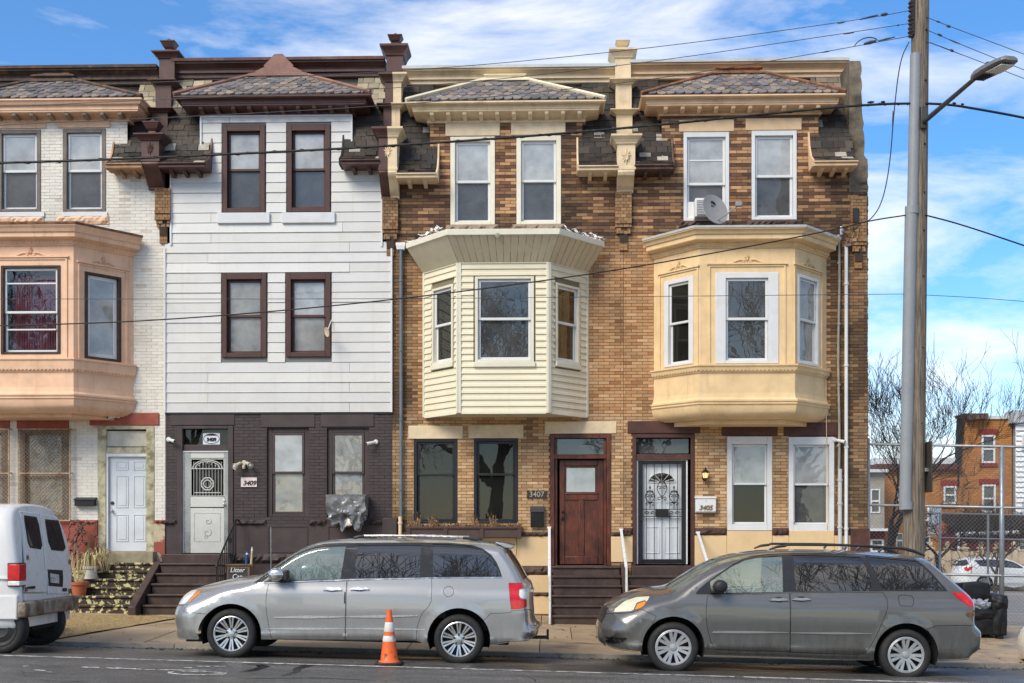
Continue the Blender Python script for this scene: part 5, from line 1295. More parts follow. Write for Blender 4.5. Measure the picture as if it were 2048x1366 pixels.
def wheel(car, c, y, r, style, parent, sd=1, rimfrac=.7):
    cx, cz = c; w = parent
    t = MB(); rr = r * rimfrac
    pr = [(rr, .012), (rr + .02, -.004), (rr + (r - rr) * .35, -.012), (r - .03, -.002), (r - .008, .018), (r, .045), (r, .17), (r - .01, .2), (rr, .21)]
    t.lathe([(a, sd * b) for a, b in pr], (cx, y, cz), 48, 'y', False)
    wo = t.build('wheel', TYRE, w, smooth=True)
    d = MB(); d.lathe([(.02, sd * .1), (rr, sd * .1), (rr + .003, sd * .02)], (cx, y, cz), 40, 'y', False); d.lathe([(.0, sd * .09), (rr * .55, sd * .09)], (cx, y, cz), 24, 'y', False); d.build('rim_barrel', RIMD, wo)
    m = MB(); m.lathe([(rr + .004, sd * .02), (rr + .004, sd * .004), (rr - .006, sd * .0), (rr - .018, sd * .012), (rr - .02, sd * .04)], (cx, y, cz), 48, 'y', False)
    def spoke(a, w0, w1, r0, r1, y0, y1, th=.02):
        ca, sa = math.cos(a), math.sin(a); P = lambda rad, off, yy: (cx + ca * rad - sa * off, y + sd * yy, cz + sa * rad + ca * off)
        m.add([P(r0, -w0, y0), P(r0, w0, y0), P(r1, w1, y1), P(r1, -w1, y1), P(r0, -w0 * 1.3, y0 + th), P(r0, w0 * 1.3, y0 + th), P(r1, w1 * 1.3, y1 + th), P(r1, -w1 * 1.3, y1 + th)], [(0, 1, 2, 3), (0, 4, 5, 1), (1, 5, 6, 2), (2, 6, 7, 3), (3, 7, 4, 0)])
    if style == 'alloy':
        for k in range(10):
            for dlt in (-.105, .105): spoke(R(90) + k * math.pi / 5 + dlt, .009, .0135, rr * .3, rr - .008, .03, .008)
        m.lathe([(rr * .36, sd * .05), (rr * .33, sd * .03), (rr * .2, sd * .025), (rr * .17, sd * .012), (.0, sd * .008)], (cx, y, cz), 24, 'y', False)
        m.build('rim', RIMM, wo, auto=35)
        for k in range(5): a = R(90) + k * R(72); MB().lathe([(.017, sd * .028), (.017, sd * .02), (.0, sd * .018)], (cx + rr * .28 * math.cos(a), y, cz + rr * .28 * math.sin(a)), 8, 'y', False).build('lug_nut', RIMD, wo)
    elif style == 'steel':
        m.lathe([(rr, sd * .02), (rr * .8, sd * .05), (rr * .5, sd * .03), (rr * .3, sd * .05), (.0, sd * .05)], (cx, y, cz), 30, 'y', False); m.build('rim', RIMD, wo, auto=35)
    else:
        for k in range(7):
            a = R(90) + k * 2 * math.pi / 7
            for dlt in (-.17, .17): spoke(a + dlt, .016, .021, rr * .28, rr * .98, .03, .004)
            spoke(a, .012, .012, rr * .25, rr * .5, .028, .018)
        m.lathe([(rr, sd * .016), (rr * .92, sd * .002), (rr * .88, sd * .004), (rr * .87, sd * .02)], (cx, y, cz), 40, 'y', False)
        m.lathe([(rr * .36, sd * .04), (rr * .34, sd * .024), (rr * .2, sd * .03), (rr * .17, sd * .012), (.0, sd * .006)], (cx, y, cz), 24, 'y', False); m.build('hubcap', HUBC, wo, auto=35)
    return wo
def arch(c, r, a0, a1, n=22): return [(c[0] + r * math.cos(t), c[1] - r * math.sin(t)) for t in np.linspace(R(a0), R(a1), n)]
def minivan(root, Yn, sil, bottom, width, wheels, wr, arr, wz, rad, paint, panels, dlo, panes, style, lens, wsh, rgl, seatx, wheelx, details, ext=None):
    car = Car(root, Yn, sil, width, wz, rad, wheels, arr, ext=ext)
    full = car.sil + car.cvt(bottom)
    holes_px = [dlo] + [p for _, p, _ in panels] + [p for _, p, _, _ in lens]
    holes = [car.cvt(h) for h in holes_px]
    ws = car.strip_poly(car.frac(wsh[0]), car.frac(wsh[1]), .062); rg = car.strip_poly(car.frac(rgl[0]), car.frac(rgl[1]), .05)
    body = car.skin('body', full, paint, [shrink(h, .0) for h in holes] + [shrink(ws, .0008), shrink(rg, .0008)], join=True, raw=True)
    car.skin('windshield', ws, GL_CLEAR, join=True, raw=True, offset=-.004); car.skin('rear_window', rg, GL_DARK, join=True, raw=True, offset=-.004)
    for nm, p, mt in panels: car.skin(nm, p, mt or paint, gap=.006)
    for nm, p, mt, rim in lens: car.skin(nm, p, mt, gap=.003, offset=.002)
    car.skin('window_frame', dlo, BLKGLOSS, [car.cvt(p) for p, _ in panes], offset=-.004, gap=.001)
    for p, g in panes: car.skin('side_window', p, g, offset=-.009, gap=-.006)
    g0 = lambda x: -.021 * x
    xs = [w[0] for w in car.wheels]; zs = [w[1] for w in car.wheels]
    cab = MB(); za, zb = zs[0] - .1, zs[1] - .1
    def slab(x0, x1, z0, z1, hw_, nm, mt): return MB().prism([(x0, z0 + g0(x0)), (x1, z0 + g0(x1)), (x1, z1 + g0(x1)), (x0, z1 + g0(x0))], car.Yc - hw_, car.Yc + hw_, 'y').build(nm, mt, root)
    slab(car.x0 + .55, car.x1 - .45, .24, .42, .62, 'underbody', WELL)
    slab(xs[0] + arr + .02, xs[1] - arr - .02, .26, .72, car.hwm * .86, 'floor_pan', WELL)
    slab(car.x0 + .45, xs[0] + .6, .5, .86, .55, 'engine_block', WELL); slab(xs[1] - .2, car.x1 - .35, .45, .9, car.hwm * .72, 'boot_floor', WELL)
    for (wx, wz_), c in zip(car.wheels, wheels):
        m = MB(); ring = [(wx + (arr + .012) * math.cos(t), wz_ + (arr + .012) * math.sin(t)) for t in np.linspace(-.35, math.pi + .35, 25)]
        for sd in (1, -1):
            ya, yb = car.Yc - sd * (car.hwm * .965), car.Yc - sd * (car.hwm * .5)
            mm = MB().rings([[(x, ya, z) for x, z in ring], [(x, yb, z) for x, z in ring]], closed=False); mm.add([(x, yb, z) for x, z in ring], [tuple(range(len(ring)))])
            mm.build('wheel_arch_liner', WELL, root)
            wheel(car, (wx, wz_), car.Yc - sd * (car.hwm * .985), wr, style, root, sd)
    SEAT = pm('car_seat_cloth', (.13, .125, .12), .9, .2, 6, bmp=.1)
    for k, sx in enumerate(seatx):
        for sy in (-.4, .4):
            z0 = g0(sx)
            MB().prism([(sx - .5, z0 + .62), (sx + .02, z0 + .6), (sx + .16, z0 + 1.2), (sx + .1, z0 + 1.25), (sx, z0 + 1.22), (sx - .12, z0 + .78), (sx - .48, z0 + .8)], car.Yc + sy - .24, car.Yc + sy + .24, 'y').prism([(sx + .08, z0 + 1.27), (sx + .2, z0 + 1.27), (sx + .22, z0 + 1.45), (sx + .12, z0 + 1.47)], car.Yc + sy - .13, car.Yc + sy + .13, 'y').build('seat', SEAT, root, bevel=.03)
    wx, wzz = wheelx; tilt_ = R(28)
    m = MB(); m.tube([(wx + .185 * math.sin(t) * math.sin(tilt_), car.Yc - .4 + .185 * math.cos(t), g0(wx) + wzz + .185 * math.sin(t) * math.cos(tilt_)) for t in np.linspace(0, 6.283, 25)], .014, 6); m.tube([(wx, car.Yc - .4, g0(wx) + wzz), (wx - .25, car.Yc - .4, g0(wx) + wzz - .14)], .03, 6); m.tube([(wx, car.Yc - .58, g0(wx) + wzz), (wx, car.Yc - .22, g0(wx) + wzz)], .014, 5)
    m.build('steering_wheel', pm('steering_grey', (.3, .31, .31), .6, .1, 6, bmp=0), root)
    slab(wx - .62, wx - .2, .7, 1.0, car.hwm * .84, 'dashboard', SEAT)
    details(car)
    return car
def ribbon(car, pts, wpx, name, mat, offset=.012, rim=.012, sides=(1, -1), taper=True):
    P = np.array(pts, float); d = np.gradient(P, axis=0); nn = np.stack([-d[:, 1], d[:, 0]], 1); nn /= np.linalg.norm(nn, axis=1)[:, None]
    w = np.full(len(P), wpx / 2.)
    if taper: w[0] *= .25; w[-1] *= .25
    poly = [tuple(p) for p in P + nn * w[:, None]] + [tuple(p) for p in (P - nn * w[:, None])[::-1]]
    return car.skin(name, poly, mat, offset=offset, rim=rim, sides=sides, step=.05)
def car_paint(name, col, rough, dirt):
    m, N, L, b = nmat(name)
    c = mixc(N, L, ramp(N, L, noise(N, L, 900, 1, .5), .3, .7), tuple(x * .9 for x in col), tuple(x * 1.1 for x in col))
    gm_ = N.new('ShaderNodeNewGeometry'); sx_ = N.new('ShaderNodeSeparateXYZ'); L.new(gm_.outputs['Position'], sx_.inputs[0])
    mr = N.new('ShaderNodeMapRange'); mr.inputs['From Min'].default_value = .75; mr.inputs['From Max'].default_value = .2; L.new(sx_.outputs['Z'], mr.inputs['Value'])
    dn = ramp(N, L, noise(N, L, 7, 7, .7, stretch=(1.6, 1.6, .5), seed=3), .38, .72)
    f = mixc(N, L, 1., mixc(N, L, 1., dn, mr.outputs['Result'], 'MULTIPLY'), (dirt,) * 3, 'MULTIPLY')
    L.new(mixc(N, L, f, c, (.06, .055, .048)), b.inputs['Base Color'])
    L.new(mixc(N, L, f, (rough,) * 3, (.65,) * 3), b.inputs['Roughness']); b.inputs['Metallic'].default_value = .55
    b.inputs['Coat Weight'].default_value = 1.; b.inputs['Coat Roughness'].default_value = .02
    return m
SILVER = car_paint('silver_car_paint', (.39, .385, .375), .32, .5); GREYC = car_paint('grey_car_paint', (.152, .146, .135), .36, .9)
WZ = [(0, .88), (.18, .9), (.3, .955), (.345, .985), (.36, .972), (.5, .978), (.72, .995), (.9, .99), (.98, .972), (1.04, .955), (1.3, .9), (1.55, .845), (1.7, .8), (1.85, .76), (2.4, .7)]
RAD = [(0, .5), (.08, .46), (.16, .24), (.24, .17), (.4, .14), (.6, .13), (.88, .13), (.95, .17), (1, .22)]

# ---------- silver minivan
r1 = thing('minivan', 'clean silver minivan with alloy wheels and roof rails, parked behind the traffic cone', 'minivan', at(690, 1322, -8.0), 'vehicles parked along the kerb')
s1 = C1([(105, 1062), (96, 1040), (108, 1000), (98, 950), (85, 900), (82, 840), (95, 780), (120, 725), (150, 670), (182, 625), (235, 588), (330, 547), (450, 508), (600, 476), (720, 462), (820, 450), (885, 430), (960, 375), (1080, 285), (1200, 207), (1320, 147), (1440, 110), (1560, 94), (1700, 88), (1810, 84)]) + C2([(200, 80), (600, 79), (900, 84), (1100, 92), (1300, 108), (1440, 128), (1500, 145), (1540, 190), (1620, 300), (1685, 420), (1722, 490), (1755, 515), (1776, 560), (1785, 640), (1782, 720), (1790, 800), (1792, 870), (1808, 930), (1850, 952), (1848, 1010), (1832, 1060), (1790, 1085)])
ra_, rb_ = C2([(1062, 1068)])[0], C1([(648, 1012)])[0]
AR = 63.2
bot1 = C2([(1700, 1087), (1580, 1093), (1390, 1122)]) + arch(ra_, AR, -10, 190) + C2([(650, 1082)]) + C1([(1760, 1075), (1300, 1071), (1040, 1068)]) + arch(rb_, 60.5, -11, 191) + C1([(205, 1080)])
dlo1 = C1([(858, 516), (940, 448), (1010, 398), (1120, 320), (1260, 228), (1400, 163), (1520, 137), (1660, 131), (1805, 129)]) + C2([(300, 125), (690, 125), (1000, 130), (1180, 148), (1290, 182), (1375, 243), (1430, 320), (1465, 400), (1482, 458), (1100, 461), (795, 464), (0, 478)]) + C1([(1500, 492), (1200, 501)])
pan1 = [(C1([(1035, 498), (1035, 402), (1120, 343), (1220, 273), (1330, 212), (1440, 175), (1530, 162), (1748, 156), (1710, 480)]), GL_CLEAR), (C2([(60, 145), (400, 143), (685, 145), (678, 458), (30, 471)]), GL_DARK), (C2([(800, 136), (1000, 140), (1175, 160), (1285, 200), (1360, 260), (1412, 330), (1448, 400), (1468, 448), (800, 455)]), GL_DARK)]
panels1 = [('front_door', C1([(1010, 519), (1000, 570), (990, 650), (988, 740), (998, 840), (1015, 940), (1038, 1064), (1758, 1072), (1766, 800), (1772, 496)]), None),
           ('sliding_door', C1([(1774, 496), (1768, 800), (1760, 1072)]) + C2([(648, 1078), (656, 960), (682, 870), (718, 800), (768, 750), (796, 700), (800, 560), (796, 471), (300, 483)]), None),
           ('front_bumper', C1([(250, 797), (272, 728), (185, 747), (162, 742), (120, 775), (98, 830), (100, 900), (113, 960), (122, 1010), (112, 1038), (118, 1055), (205, 1072), (345, 1076)]) + arch(rb_, 59.6, 190, 138, 9), None),
           ('rear_bumper', C2([(1372, 812), (1565, 803), (1576, 786), (1735, 774), (1772, 800), (1776, 880), (1792, 942), (1832, 962), (1830, 1010), (1815, 1052), (1780, 1072), (1580, 1082), (1395, 1112)]) + arch(ra_, AR - 1, -9, 38, 9), None),
           ('fuel_door', arch(C2([(962, 600)])[0], 10.6, 0, 342, 20), None)]
lens1 = [('headlight', C1([(172, 735), (167, 715), (187, 655), (208, 612), (245, 601), (300, 600), (262, 705), (245, 726), (188, 738)]), WHL, 0), ('turn_lamp', C1([(304, 601), (338, 604), (325, 640), (280, 714), (266, 706)]), AMB, 0),
         ('tail_light', C2([(1546, 516), (1675, 516), (1698, 568), (1650, 578), (1646, 640), (1664, 668), (1722, 684), (1727, 748), (1662, 770), (1573, 774), (1560, 680)]), REDL, 0), ('reversing_lamp', C2([(1652, 582), (1700, 574), (1718, 630), (1721, 680), (1667, 664), (1649, 638)]), WHL, 0)]
def det1(c):
    HLTRIM = pm('bright_trim', (.6, .6, .6), .3, .05, 6, metal=.5, bmp=0)  # bright tone paints highlights onto the mouldings
    ribbon(c, C1([(1070, 852), (1400, 848), (1756, 846)]), 5.5, 'side_moulding', HLTRIM); ribbon(c, C1([(1763, 846)]) + C2([(300, 842), (665, 834)]), 5, 'side_moulding', HLTRIM)
    ribbon(c, C1([(975, 962), (1400, 962), (1756, 963)]), 4.2, 'sill_strip', HLTRIM, .006, .006); ribbon(c, C1([(1763, 963)]) + C2([(400, 963), (735, 970)]), 4.2, 'sill_strip', HLTRIM, .006, .006)  # added bright strip imitates the body reflection along the crease
    ribbon(c, C1([(862, 522), (1200, 508), (1770, 489)]), 2., 'belt_trim', CHROME, .006, .006, taper=False); ribbon(c, C1([(1776, 489)]) + C2([(300, 482), (795, 469), (1482, 465)]), 2., 'belt_trim', CHROME, .006, .006, taper=False)
    for P in (C1([(1545, 586), (1580, 576), (1640, 580), (1700, 576), (1725, 586)]), C2([(3, 582), (40, 570), (95, 575), (150, 570), (186, 580)])):
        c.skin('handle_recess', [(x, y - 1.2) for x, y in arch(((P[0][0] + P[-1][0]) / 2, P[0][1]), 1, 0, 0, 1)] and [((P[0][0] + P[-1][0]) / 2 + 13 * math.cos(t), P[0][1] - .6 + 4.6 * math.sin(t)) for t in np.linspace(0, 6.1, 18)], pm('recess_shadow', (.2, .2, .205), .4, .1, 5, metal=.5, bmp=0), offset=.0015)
        ribbon(c, P, 6, 'door_handle', CHROME, .03, .03)
    ribbon(c, C1([(1757, 605), (1757, 715)]), 2.4, 'door_latch_cover', BLKP, .003, .004, taper=False, sides=(1,))
    # mirrors, rails, spoiler, plate bracket, hitch, aerial
    for sd in (1, -1):
        p = c.cvt(C1([(1110, 430)]))[0]; y = c.Yc - sd * (c.hwm * .955 + .13); m = MB()
        rs = []
        for t, k in ((-1, .55), (-.8, .85), (-.3, 1), (.3, 1), (.8, .85), (1, .5)): rs.append([(p[0] + .125 * k * math.cos(a) ** 1 * (1 if True else 1), y + t * .1, p[1] - .0 + .092 * k * math.sin(a)) for a in np.linspace(0, 6.0, 14)])
        m.rings(rs); mi = m.build('wing_mirror', CHROME, c.root, smooth=True)
        MB().box(p[0] + .1, p[0] + .17, y - .08, y + .08, p[1] - .09, p[1] + .06).box(p[0] + .0, p[0] + .12, y, y + sd * .16, p[1] - .11, p[1] - .07).build('mirror_housing', BLKP, mi, bevel=.02)
        P = c.cvt(C1([(1815, 78)]) + C2([(60, 66), (110, 61), (600, 62), (1090, 78), (1160, 84), (1235, 98)])); y = c.Yc - sd * .66
        MB().tube([(P[i][0], y, P[i][1] + .005) for i in (2, 3, 4)], .017, 7).build('roof_rail', CHROME, c.root)
        for q in ((0, 1, 2), (4, 5, 6)): MB().tube([(P[i][0], y, P[i][1]) for i in q], [.022, .024, .02], 7).build('rail_foot', BLKP, c.root)
    P = c.cvt(C2([(1400, 118), (1500, 130), (1588, 152), (1592, 172), (1570, 188), (1500, 178)])); MB().prism(P, c.Yc - .62, c.Yc + .62, 'y').build('spoiler', SILVER, c.root, bevel=.02)
    P = c.cvt(C2([(1720, 580), (1785, 600), (1788, 618), (1720, 615)])); MB().prism(P, c.Yc - .55, c.Yc + .3, 'y').build('plate_recess_trim', CHROME, c.root)
    h = c.cvt(C2([(1735, 1095), (1900, 1098), (1930, 1020), (1925, 1125)])); MB().box(h[0][0], h[2][0], c.Yc - .02, c.Yc + .02, h[1][1] - .03, h[1][1] + .02).box(h[2][0] - .02, h[2][0] + .015, c.Yc - .012, c.Yc + .012, h[3][1], h[2][1]).build('tow_hitch', BLKP, c.root)
    a_ = c.cvt([(537, 1134), (536.5, 1054)]); MB().tube([(a_[0][0], c.Yn + .2, a_[0][1] - .04), (a_[1][0], c.Yn + .2, a_[1][1])], .0045, 5).build('aerial', STEEL, c.root)
    q = c.cvt(C1([(205, 1076), (345, 1078), (345, 1118), (205, 1116)])); MB().prism(q, c.Yn + .5, c.Yc + .5, 'y').build('air_dam', BLKP, c.root)
    q = c.cvt(C2([(1715, 462), (1752, 448), (1752, 456), (1720, 470)])); MB().prism(q, c.Yc - .12, c.Yc - .1, 'y').build('wiper', BLKP, c.root)
    g = c.strip_poly(c.frac(C1([(95, 780)])[0]), c.frac(C1([(175, 640)])[0]), .02); c.skin('grille', g, CHROME, join=True, raw=True, offset=.003)
    q = c.cvt(C1([(980, 1066)]))[0]; 
minivan(r1, -8.1, s1, bot1, 1.98, [rb_, ra_], .355, .425, WZ, RAD, SILVER, panels1, dlo1, pan1, 'alloy', lens1, (C1([(890, 427)])[0], C1([(1430, 112)])[0]), (C2([(1550, 200)])[0], C2([(1718, 485)])[0]), (X_(650, -7.5), X_(770, -7.5), X_(905, -7.5)), (X_(598, -7.5), 1.06), det1, (X_(347, -8.06), .6, -.17))

# ---------- grey minivan
r2 = thing('minivan', 'worn dark grey minivan with black mirror, hubcaps and scraped front bumper', 'minivan', at(1580, 1348, -8.4), 'vehicles parked along the kerb')
s2 = C3([(170, 1062), (110, 1040), (86, 1000), (78, 940), (74, 870), (88, 825), (112, 785), (126, 745), (138, 700), (170, 660), (235, 618), (330, 573), (450, 537), (560, 512), (680, 500), (755, 490), (830, 450), (950, 372), (1070, 300), (1200, 240), (1310, 202), (1430, 175), (1560, 157), (1700, 145), (1836, 139)]) + C4([(300, 139), (600, 143), (900, 158), (1150, 177), (1340, 195), (1440, 215), (1480, 255), (1560, 340), (1650, 440), (1722, 525), (1752, 565), (1776, 620), (1781, 690), (1775, 760), (1772, 820), (1815, 858), (1838, 900), (1838, 980), (1826, 1060), (1800, 1110), (1742, 1150)])
rc_, rd_ = C4([(1160, 1106)])[0], C3([(768, 1038)])[0]
bot2 = C4([(1600, 1160), (1455, 1166)]) + arch(rc_, 64, -10, 190) + C4([(835, 1165), (400, 1145), (92, 1130)]) + C3([(1500, 1122), (1160, 1112)]) + arch(rd_, 62.5, -14, 189) + C3([(300, 1075)])
dlo2 = C3([(975, 540), (1010, 500), (1100, 425), (1220, 340), (1330, 265), (1440, 215), (1560, 190), (1700, 178), (1836, 172)]) + C4([(400, 172), (760, 178), (1000, 202), (1200, 222), (1300, 236), (1400, 330), (1480, 430), (1540, 522), (950, 520), (90, 527)]) + C3([(1500, 542), (1100, 549), (990, 549)])
pan2 = [(C3([(1120, 536), (1112, 432), (1220, 356), (1330, 284), (1440, 234), (1560, 208), (1790, 195), (1785, 526)]), GL_CLEAR), (C4([(138, 188), (400, 190), (765, 205), (850, 372), (850, 515), (150, 520)]), GL_DARK), (C4([(822, 196), (1000, 216), (1285, 242), (1380, 332), (1450, 412), (1526, 514), (955, 506)]), GL_DARK)]
panels2 = [('front_door', C3([(1086, 553), (1072, 640), (1066, 740), (1080, 860), (1110, 980), (1150, 1056), (1500, 1070), (1834, 1077)]) + C4([(91, 1080), (91, 533)]) + C3([(1500, 548)]), None),
           ('sliding_door', C4([(94, 533), (94, 1082), (400, 1096), (700, 1104), (775, 1090), (820, 1050), (900, 900), (958, 770), (994, 660), (990, 592), (957, 527)]), None),
           ('front_bumper', C3([(612, 747), (478, 682), (380, 718), (220, 733), (168, 742), (140, 760), (122, 800), (98, 840), (92, 900), (96, 960), (105, 1010), (130, 1035), (180, 1055), (300, 1068), (462, 1078)]) + arch(rd_, 61.6, 188, 134, 9), None),
           ('rear_bumper', C4([(1344, 868), (1440, 835), (1755, 829), (1800, 862), (1820, 902), (1820, 980), (1808, 1055), (1785, 1100), (1730, 1140), (1600, 1152), (1462, 1158)]) + arch(rc_, 63, -9, 44, 10), None),
           ('fuel_door', C4([(1092, 580), (1100, 560), (1120, 554), (1200, 556), (1224, 565), (1236, 590), (1232, 640), (1218, 658), (1120, 656), (1100, 640)]), None)]
lens2 = [('headlight', C3([(222, 724), (242, 690), (330, 624), (440, 584), (558, 572), (562, 580), (530, 622), (512, 610), (440, 635), (405, 696), (380, 708)]), pm('yellowed_lens', (.68, .66, .48), .2, .15, 9, bmp=0, coat=.4), 0), ('turn_lamp', C3([(410, 694), (444, 639), (512, 614), (526, 626), (500, 658), (470, 678)]), AMB, 0),
         ('tail_light', C4([(1562, 531), (1728, 531), (1760, 572), (1774, 640), (1770, 684), (1682, 662), (1612, 598)]), REDL, 0)]
def det2(c):
    MOULD = pm('grey_moulding', (.3, .3, .29), .35, .1, 5, metal=.4, bmp=0)
    ribbon(c, C3([(1122, 899), (1150, 893), (1500, 895), (1832, 899)]), 4.6, 'side_moulding', MOULD); ribbon(c, C4([(96, 901), (500, 904), (846, 908)]), 4.6, 'side_moulding', MOULD)
    for P in (C3([(1656, 606), (1690, 598), (1740, 602), (1790, 598), (1824, 604)]), C4([(110, 600), (150, 594), (200, 598), (240, 594), (280, 599)])):
        cx_, cy_ = (P[0][0] + P[-1][0]) / 2, P[0][1]
        c.skin('handle_recess', [(cx_ + 10 * math.cos(t), cy_ - 2 + 5.5 * math.sin(t)) for t in np.linspace(0, 6.1, 18)], BLKP, offset=.0015); ribbon(c, P, 5, 'door_handle', MOULD, .03, .03)
    for sd in (1, -1):
        p = c.cvt(C3([(1192, 470)]))[0]; y = c.Yc - sd * (c.hwm * .955 + .12); rs = []
        for t, k in ((-1, .5), (-.8, .85), (-.2, 1), (.4, 1), (.85, .8), (1, .5)): rs.append([(p[0] + .1 * k * math.cos(a), y + t * .1, p[1] + .09 * k * math.sin(a)) for a in np.linspace(0, 6.0, 14)])
        m = MB(); m.rings(rs); mi = m.build('wing_mirror', BLKP, c.root, smooth=True); MB().box(p[0] - .12, p[0] + .03, y + sd * .03, y + sd * .16, p[1] - .1, p[1] - .05).build('mirror_arm', BLKP, mi, bevel=.015)
        P = c.cvt(C3([(1690, 138), (1760, 112), (1836, 103)]) + C4([(110, 92), (600, 95), (900, 107), (1190, 127), (1290, 150), (1400, 196)])); y = c.Yc - sd * .64
        MB().tube([(x, y, z) for x, z in P], [.012, .02, .02, .018, .018, .018, .022, .026, .012], 7).build('roof_rail', BLKP, c.root)
        for q in (C4([(660, 112), (640, 140)]), C4([(1000, 125), (960, 160)])): b_ = c.cvt(q); MB().tube([(x, y, z) for x, z in b_], .018, 6).build('rail_foot', BLKP, c.root)
    g = c.strip_poly(c.frac(C3([(92, 815)])[0]), c.frac(C3([(160, 672)])[0]), .045); c.skin('grille', g, BLKP, join=True, raw=True, offset=.004)
    c.skin('bumper_opening', C3([(150, 948), (250, 952), (346, 950), (330, 975), (300, 1000), (215, 1022), (160, 1010)]), WELL, offset=.003)
    c.skin('rust_patch', C4([(1645, 735), (1665, 705), (1710, 690), (1765, 700), (1762, 730), (1700, 745), (1670, 765)]), pm('rust_dent', (.07, .05, .04), .6, .4, 9, dirt=1., dcol=(.22, .08, .02), dpos=(.45, .6), dscale=12), offset=.002, sides=(1,))
    ribbon(c, C3([(1165, 1075), (1500, 1088), (1836, 1096)]), 3, 'sill_strip', GREYC, .01, .01, taper=False); ribbon(c, C4([(5, 1097), (400, 1110), (820, 1120)]), 3, 'sill_strip', GREYC, .01, .01, taper=False)
    for k in range(5):
        a = R(200 + k * 16); p = c.cvt(C3([(95 + k * 14, 960 + (k % 3) * 18)]))[0]; MB().tube([(p[0], c.Yc - .5, p[1]), (p[0] + .05, c.Yc - .52, p[1] - .08)], .009, 4).build('broken_grille_bar', BLKP, c.root)
    w = c.cvt(C3([(905, 462), (985, 430), (950, 470), (915, 475)])); 
minivan(r2, -8.45, s2, bot2, 1.96, [rd_, rc_], .35, .42, WZ, RAD, GREYC, panels2, dlo2, pan2, 'hubcap', lens2, (C3([(762, 487)])[0], C3([(1420, 177)])[0]), (C4([(1480, 255)])[0], C4([(1715, 518)])[0]), (X_(1545, -7.5), X_(1680, -7.5), X_(1810, -7.5)), (X_(1490, -7.5), 1.06), det2, (X_(1958, -8.4), .6, .15))
# ------------------------------------------------------------------ white panel van at the left
WV = cv(0, 990, 4.268)
VANW = pm('van_white', (.68, .675, .66), .3, .04, 2, dirt=.25, dcol=(.36, .27, .18), dpos=(.62, .76), dscale=3, bmp=.02, coat=.4)
RUSTW = pm('rusty_white_bumper', (.3, .27, .23), .6, .3, 6, metal=.3, dirt=1., dcol=(.12, .075, .045), dpos=(.42, .62), dscale=5, bmp=.4)
vy0, vy1 = -8.32, -6.3; vyc = (vy0 + vy1) / 2; XR = X_(50, -8.1); vg = -.021 * XR
vr = thing('panel_van', 'white rusty panel van cut off by the left edge, seen from behind', 'van', (XR - 1, vyc, vg), 'vehicles parked along the kerb')
lean = lambda z: .0 if z < .95 else (z - .95) * .17
sec = [(.0, .36), (.93, .36), (.975, .42), (.985, .6), (1.0, .95), (.985, 1.2), (.93, 1.6), (.86, 1.9), (.8, 2.02), (.68, 2.09), (.4, 2.13), (0, 2.145)]
def ring(x, k, kz=1.):
    h = [(vyc - a * k, b) for a, b in sec] + [(vyc + a * k, b) for a, b in sec[::-1][1:-1]]
    return [(x - lean(z) , y, vg + .36 + (z - .36) * kz) for y, z in h]
MB().rings([ring(XR - 7, 1.), ring(XR - .3, 1.), ring(XR - .12, .985, .999), ring(XR - .04, .955, .995), ring(XR - .008, .92, .985), ring(XR, .88, .975)]).build('body', VANW, vr, auto=40)
def rear(px, py):
    d = ray(px, py); z = 1.2
    for _ in range(6):
        t = (XR - lean(z - vg) - cam.location.x) / d.x; z = ZC + d.z * t
    return (cam.location.y + d.y * t, z)
def rpanel(name, crop, mat, o0, o1, parent=vr, gap=0., bevel=0):
    P = [rear(*p) for p in WV(crop)]
    if gap: P = shrink(P, gap)
    P = resample(P, .15); n = len(P); m = MB()
    A = [(XR - lean(z - vg) + o1, y, z) for y, z in P]; B = [(XR - lean(z - vg) + o0, y, z) for y, z in P]
    m.add(A + B, [tuple(range(n))] + [(i, (i + 1) % n, n + (i + 1) % n, n + i) for i in range(n)]); return m.build(name, mat, parent, bevel=bevel)
d1 = rpanel('rear_door', [(155, 128), (325, 152), (345, 300), (365, 450), (373, 600), (386, 640), (397, 835), (205, 835), (212, 560), (206, 480), (188, 300)], VANW, -.02, .016, gap=.008, bevel=.01)
d2 = rpanel('rear_door', [(335, 153), (482, 182), (536, 300), (572, 420), (595, 560), (596, 850), (400, 850), (388, 640), (378, 600), (370, 450), (352, 300)], VANW, -.02, .016, gap=.008, bevel=.01)
rpanel('rear_sill', [(205, 842), (596, 856), (598, 905), (205, 905)], VANW, -.02, .02, bevel=.008)
SEAL = pm('rubber_seal', (.012, .012, .012), .6, .2, 6, bmp=0)
for dd, p in ((d1, [(195, 172), (300, 186), (322, 250), (351, 430), (338, 466), (245, 450), (226, 400), (199, 230)]), (d2, [(375, 206), (488, 216), (508, 280), (551, 452), (530, 480), (430, 470), (402, 400), (377, 240)])):
    rpanel('window_seal', p, SEAL, .01, .022, dd, bevel=.004); rpanel('window_pane', p, GL_DARK, .0225, .026, dd, gap=.028)
pr = rpanel('plate_recess', [(398, 635), (525, 642), (525, 785), (405, 775)], SEAL, .01, .02, d2); rpanel('number_plate', [(415, 668), (490, 680), (492, 755), (420, 748)], pm('faded_plate', (.45, .45, .45), .6, .6, 30, bmp=0), .021, .026, d2)
rpanel('badge', [(520, 805), (530, 793), (552, 793), (564, 805), (560, 820), (540, 825), (525, 820)], pm('badge_blue', (.02, .03, .06), .3, .2, 9, bmp=0), .017, .022, d2)
rpanel('door_pull', [(215, 785), (285, 775), (285, 800), (215, 800)], SEAL, .017, .03, d1)
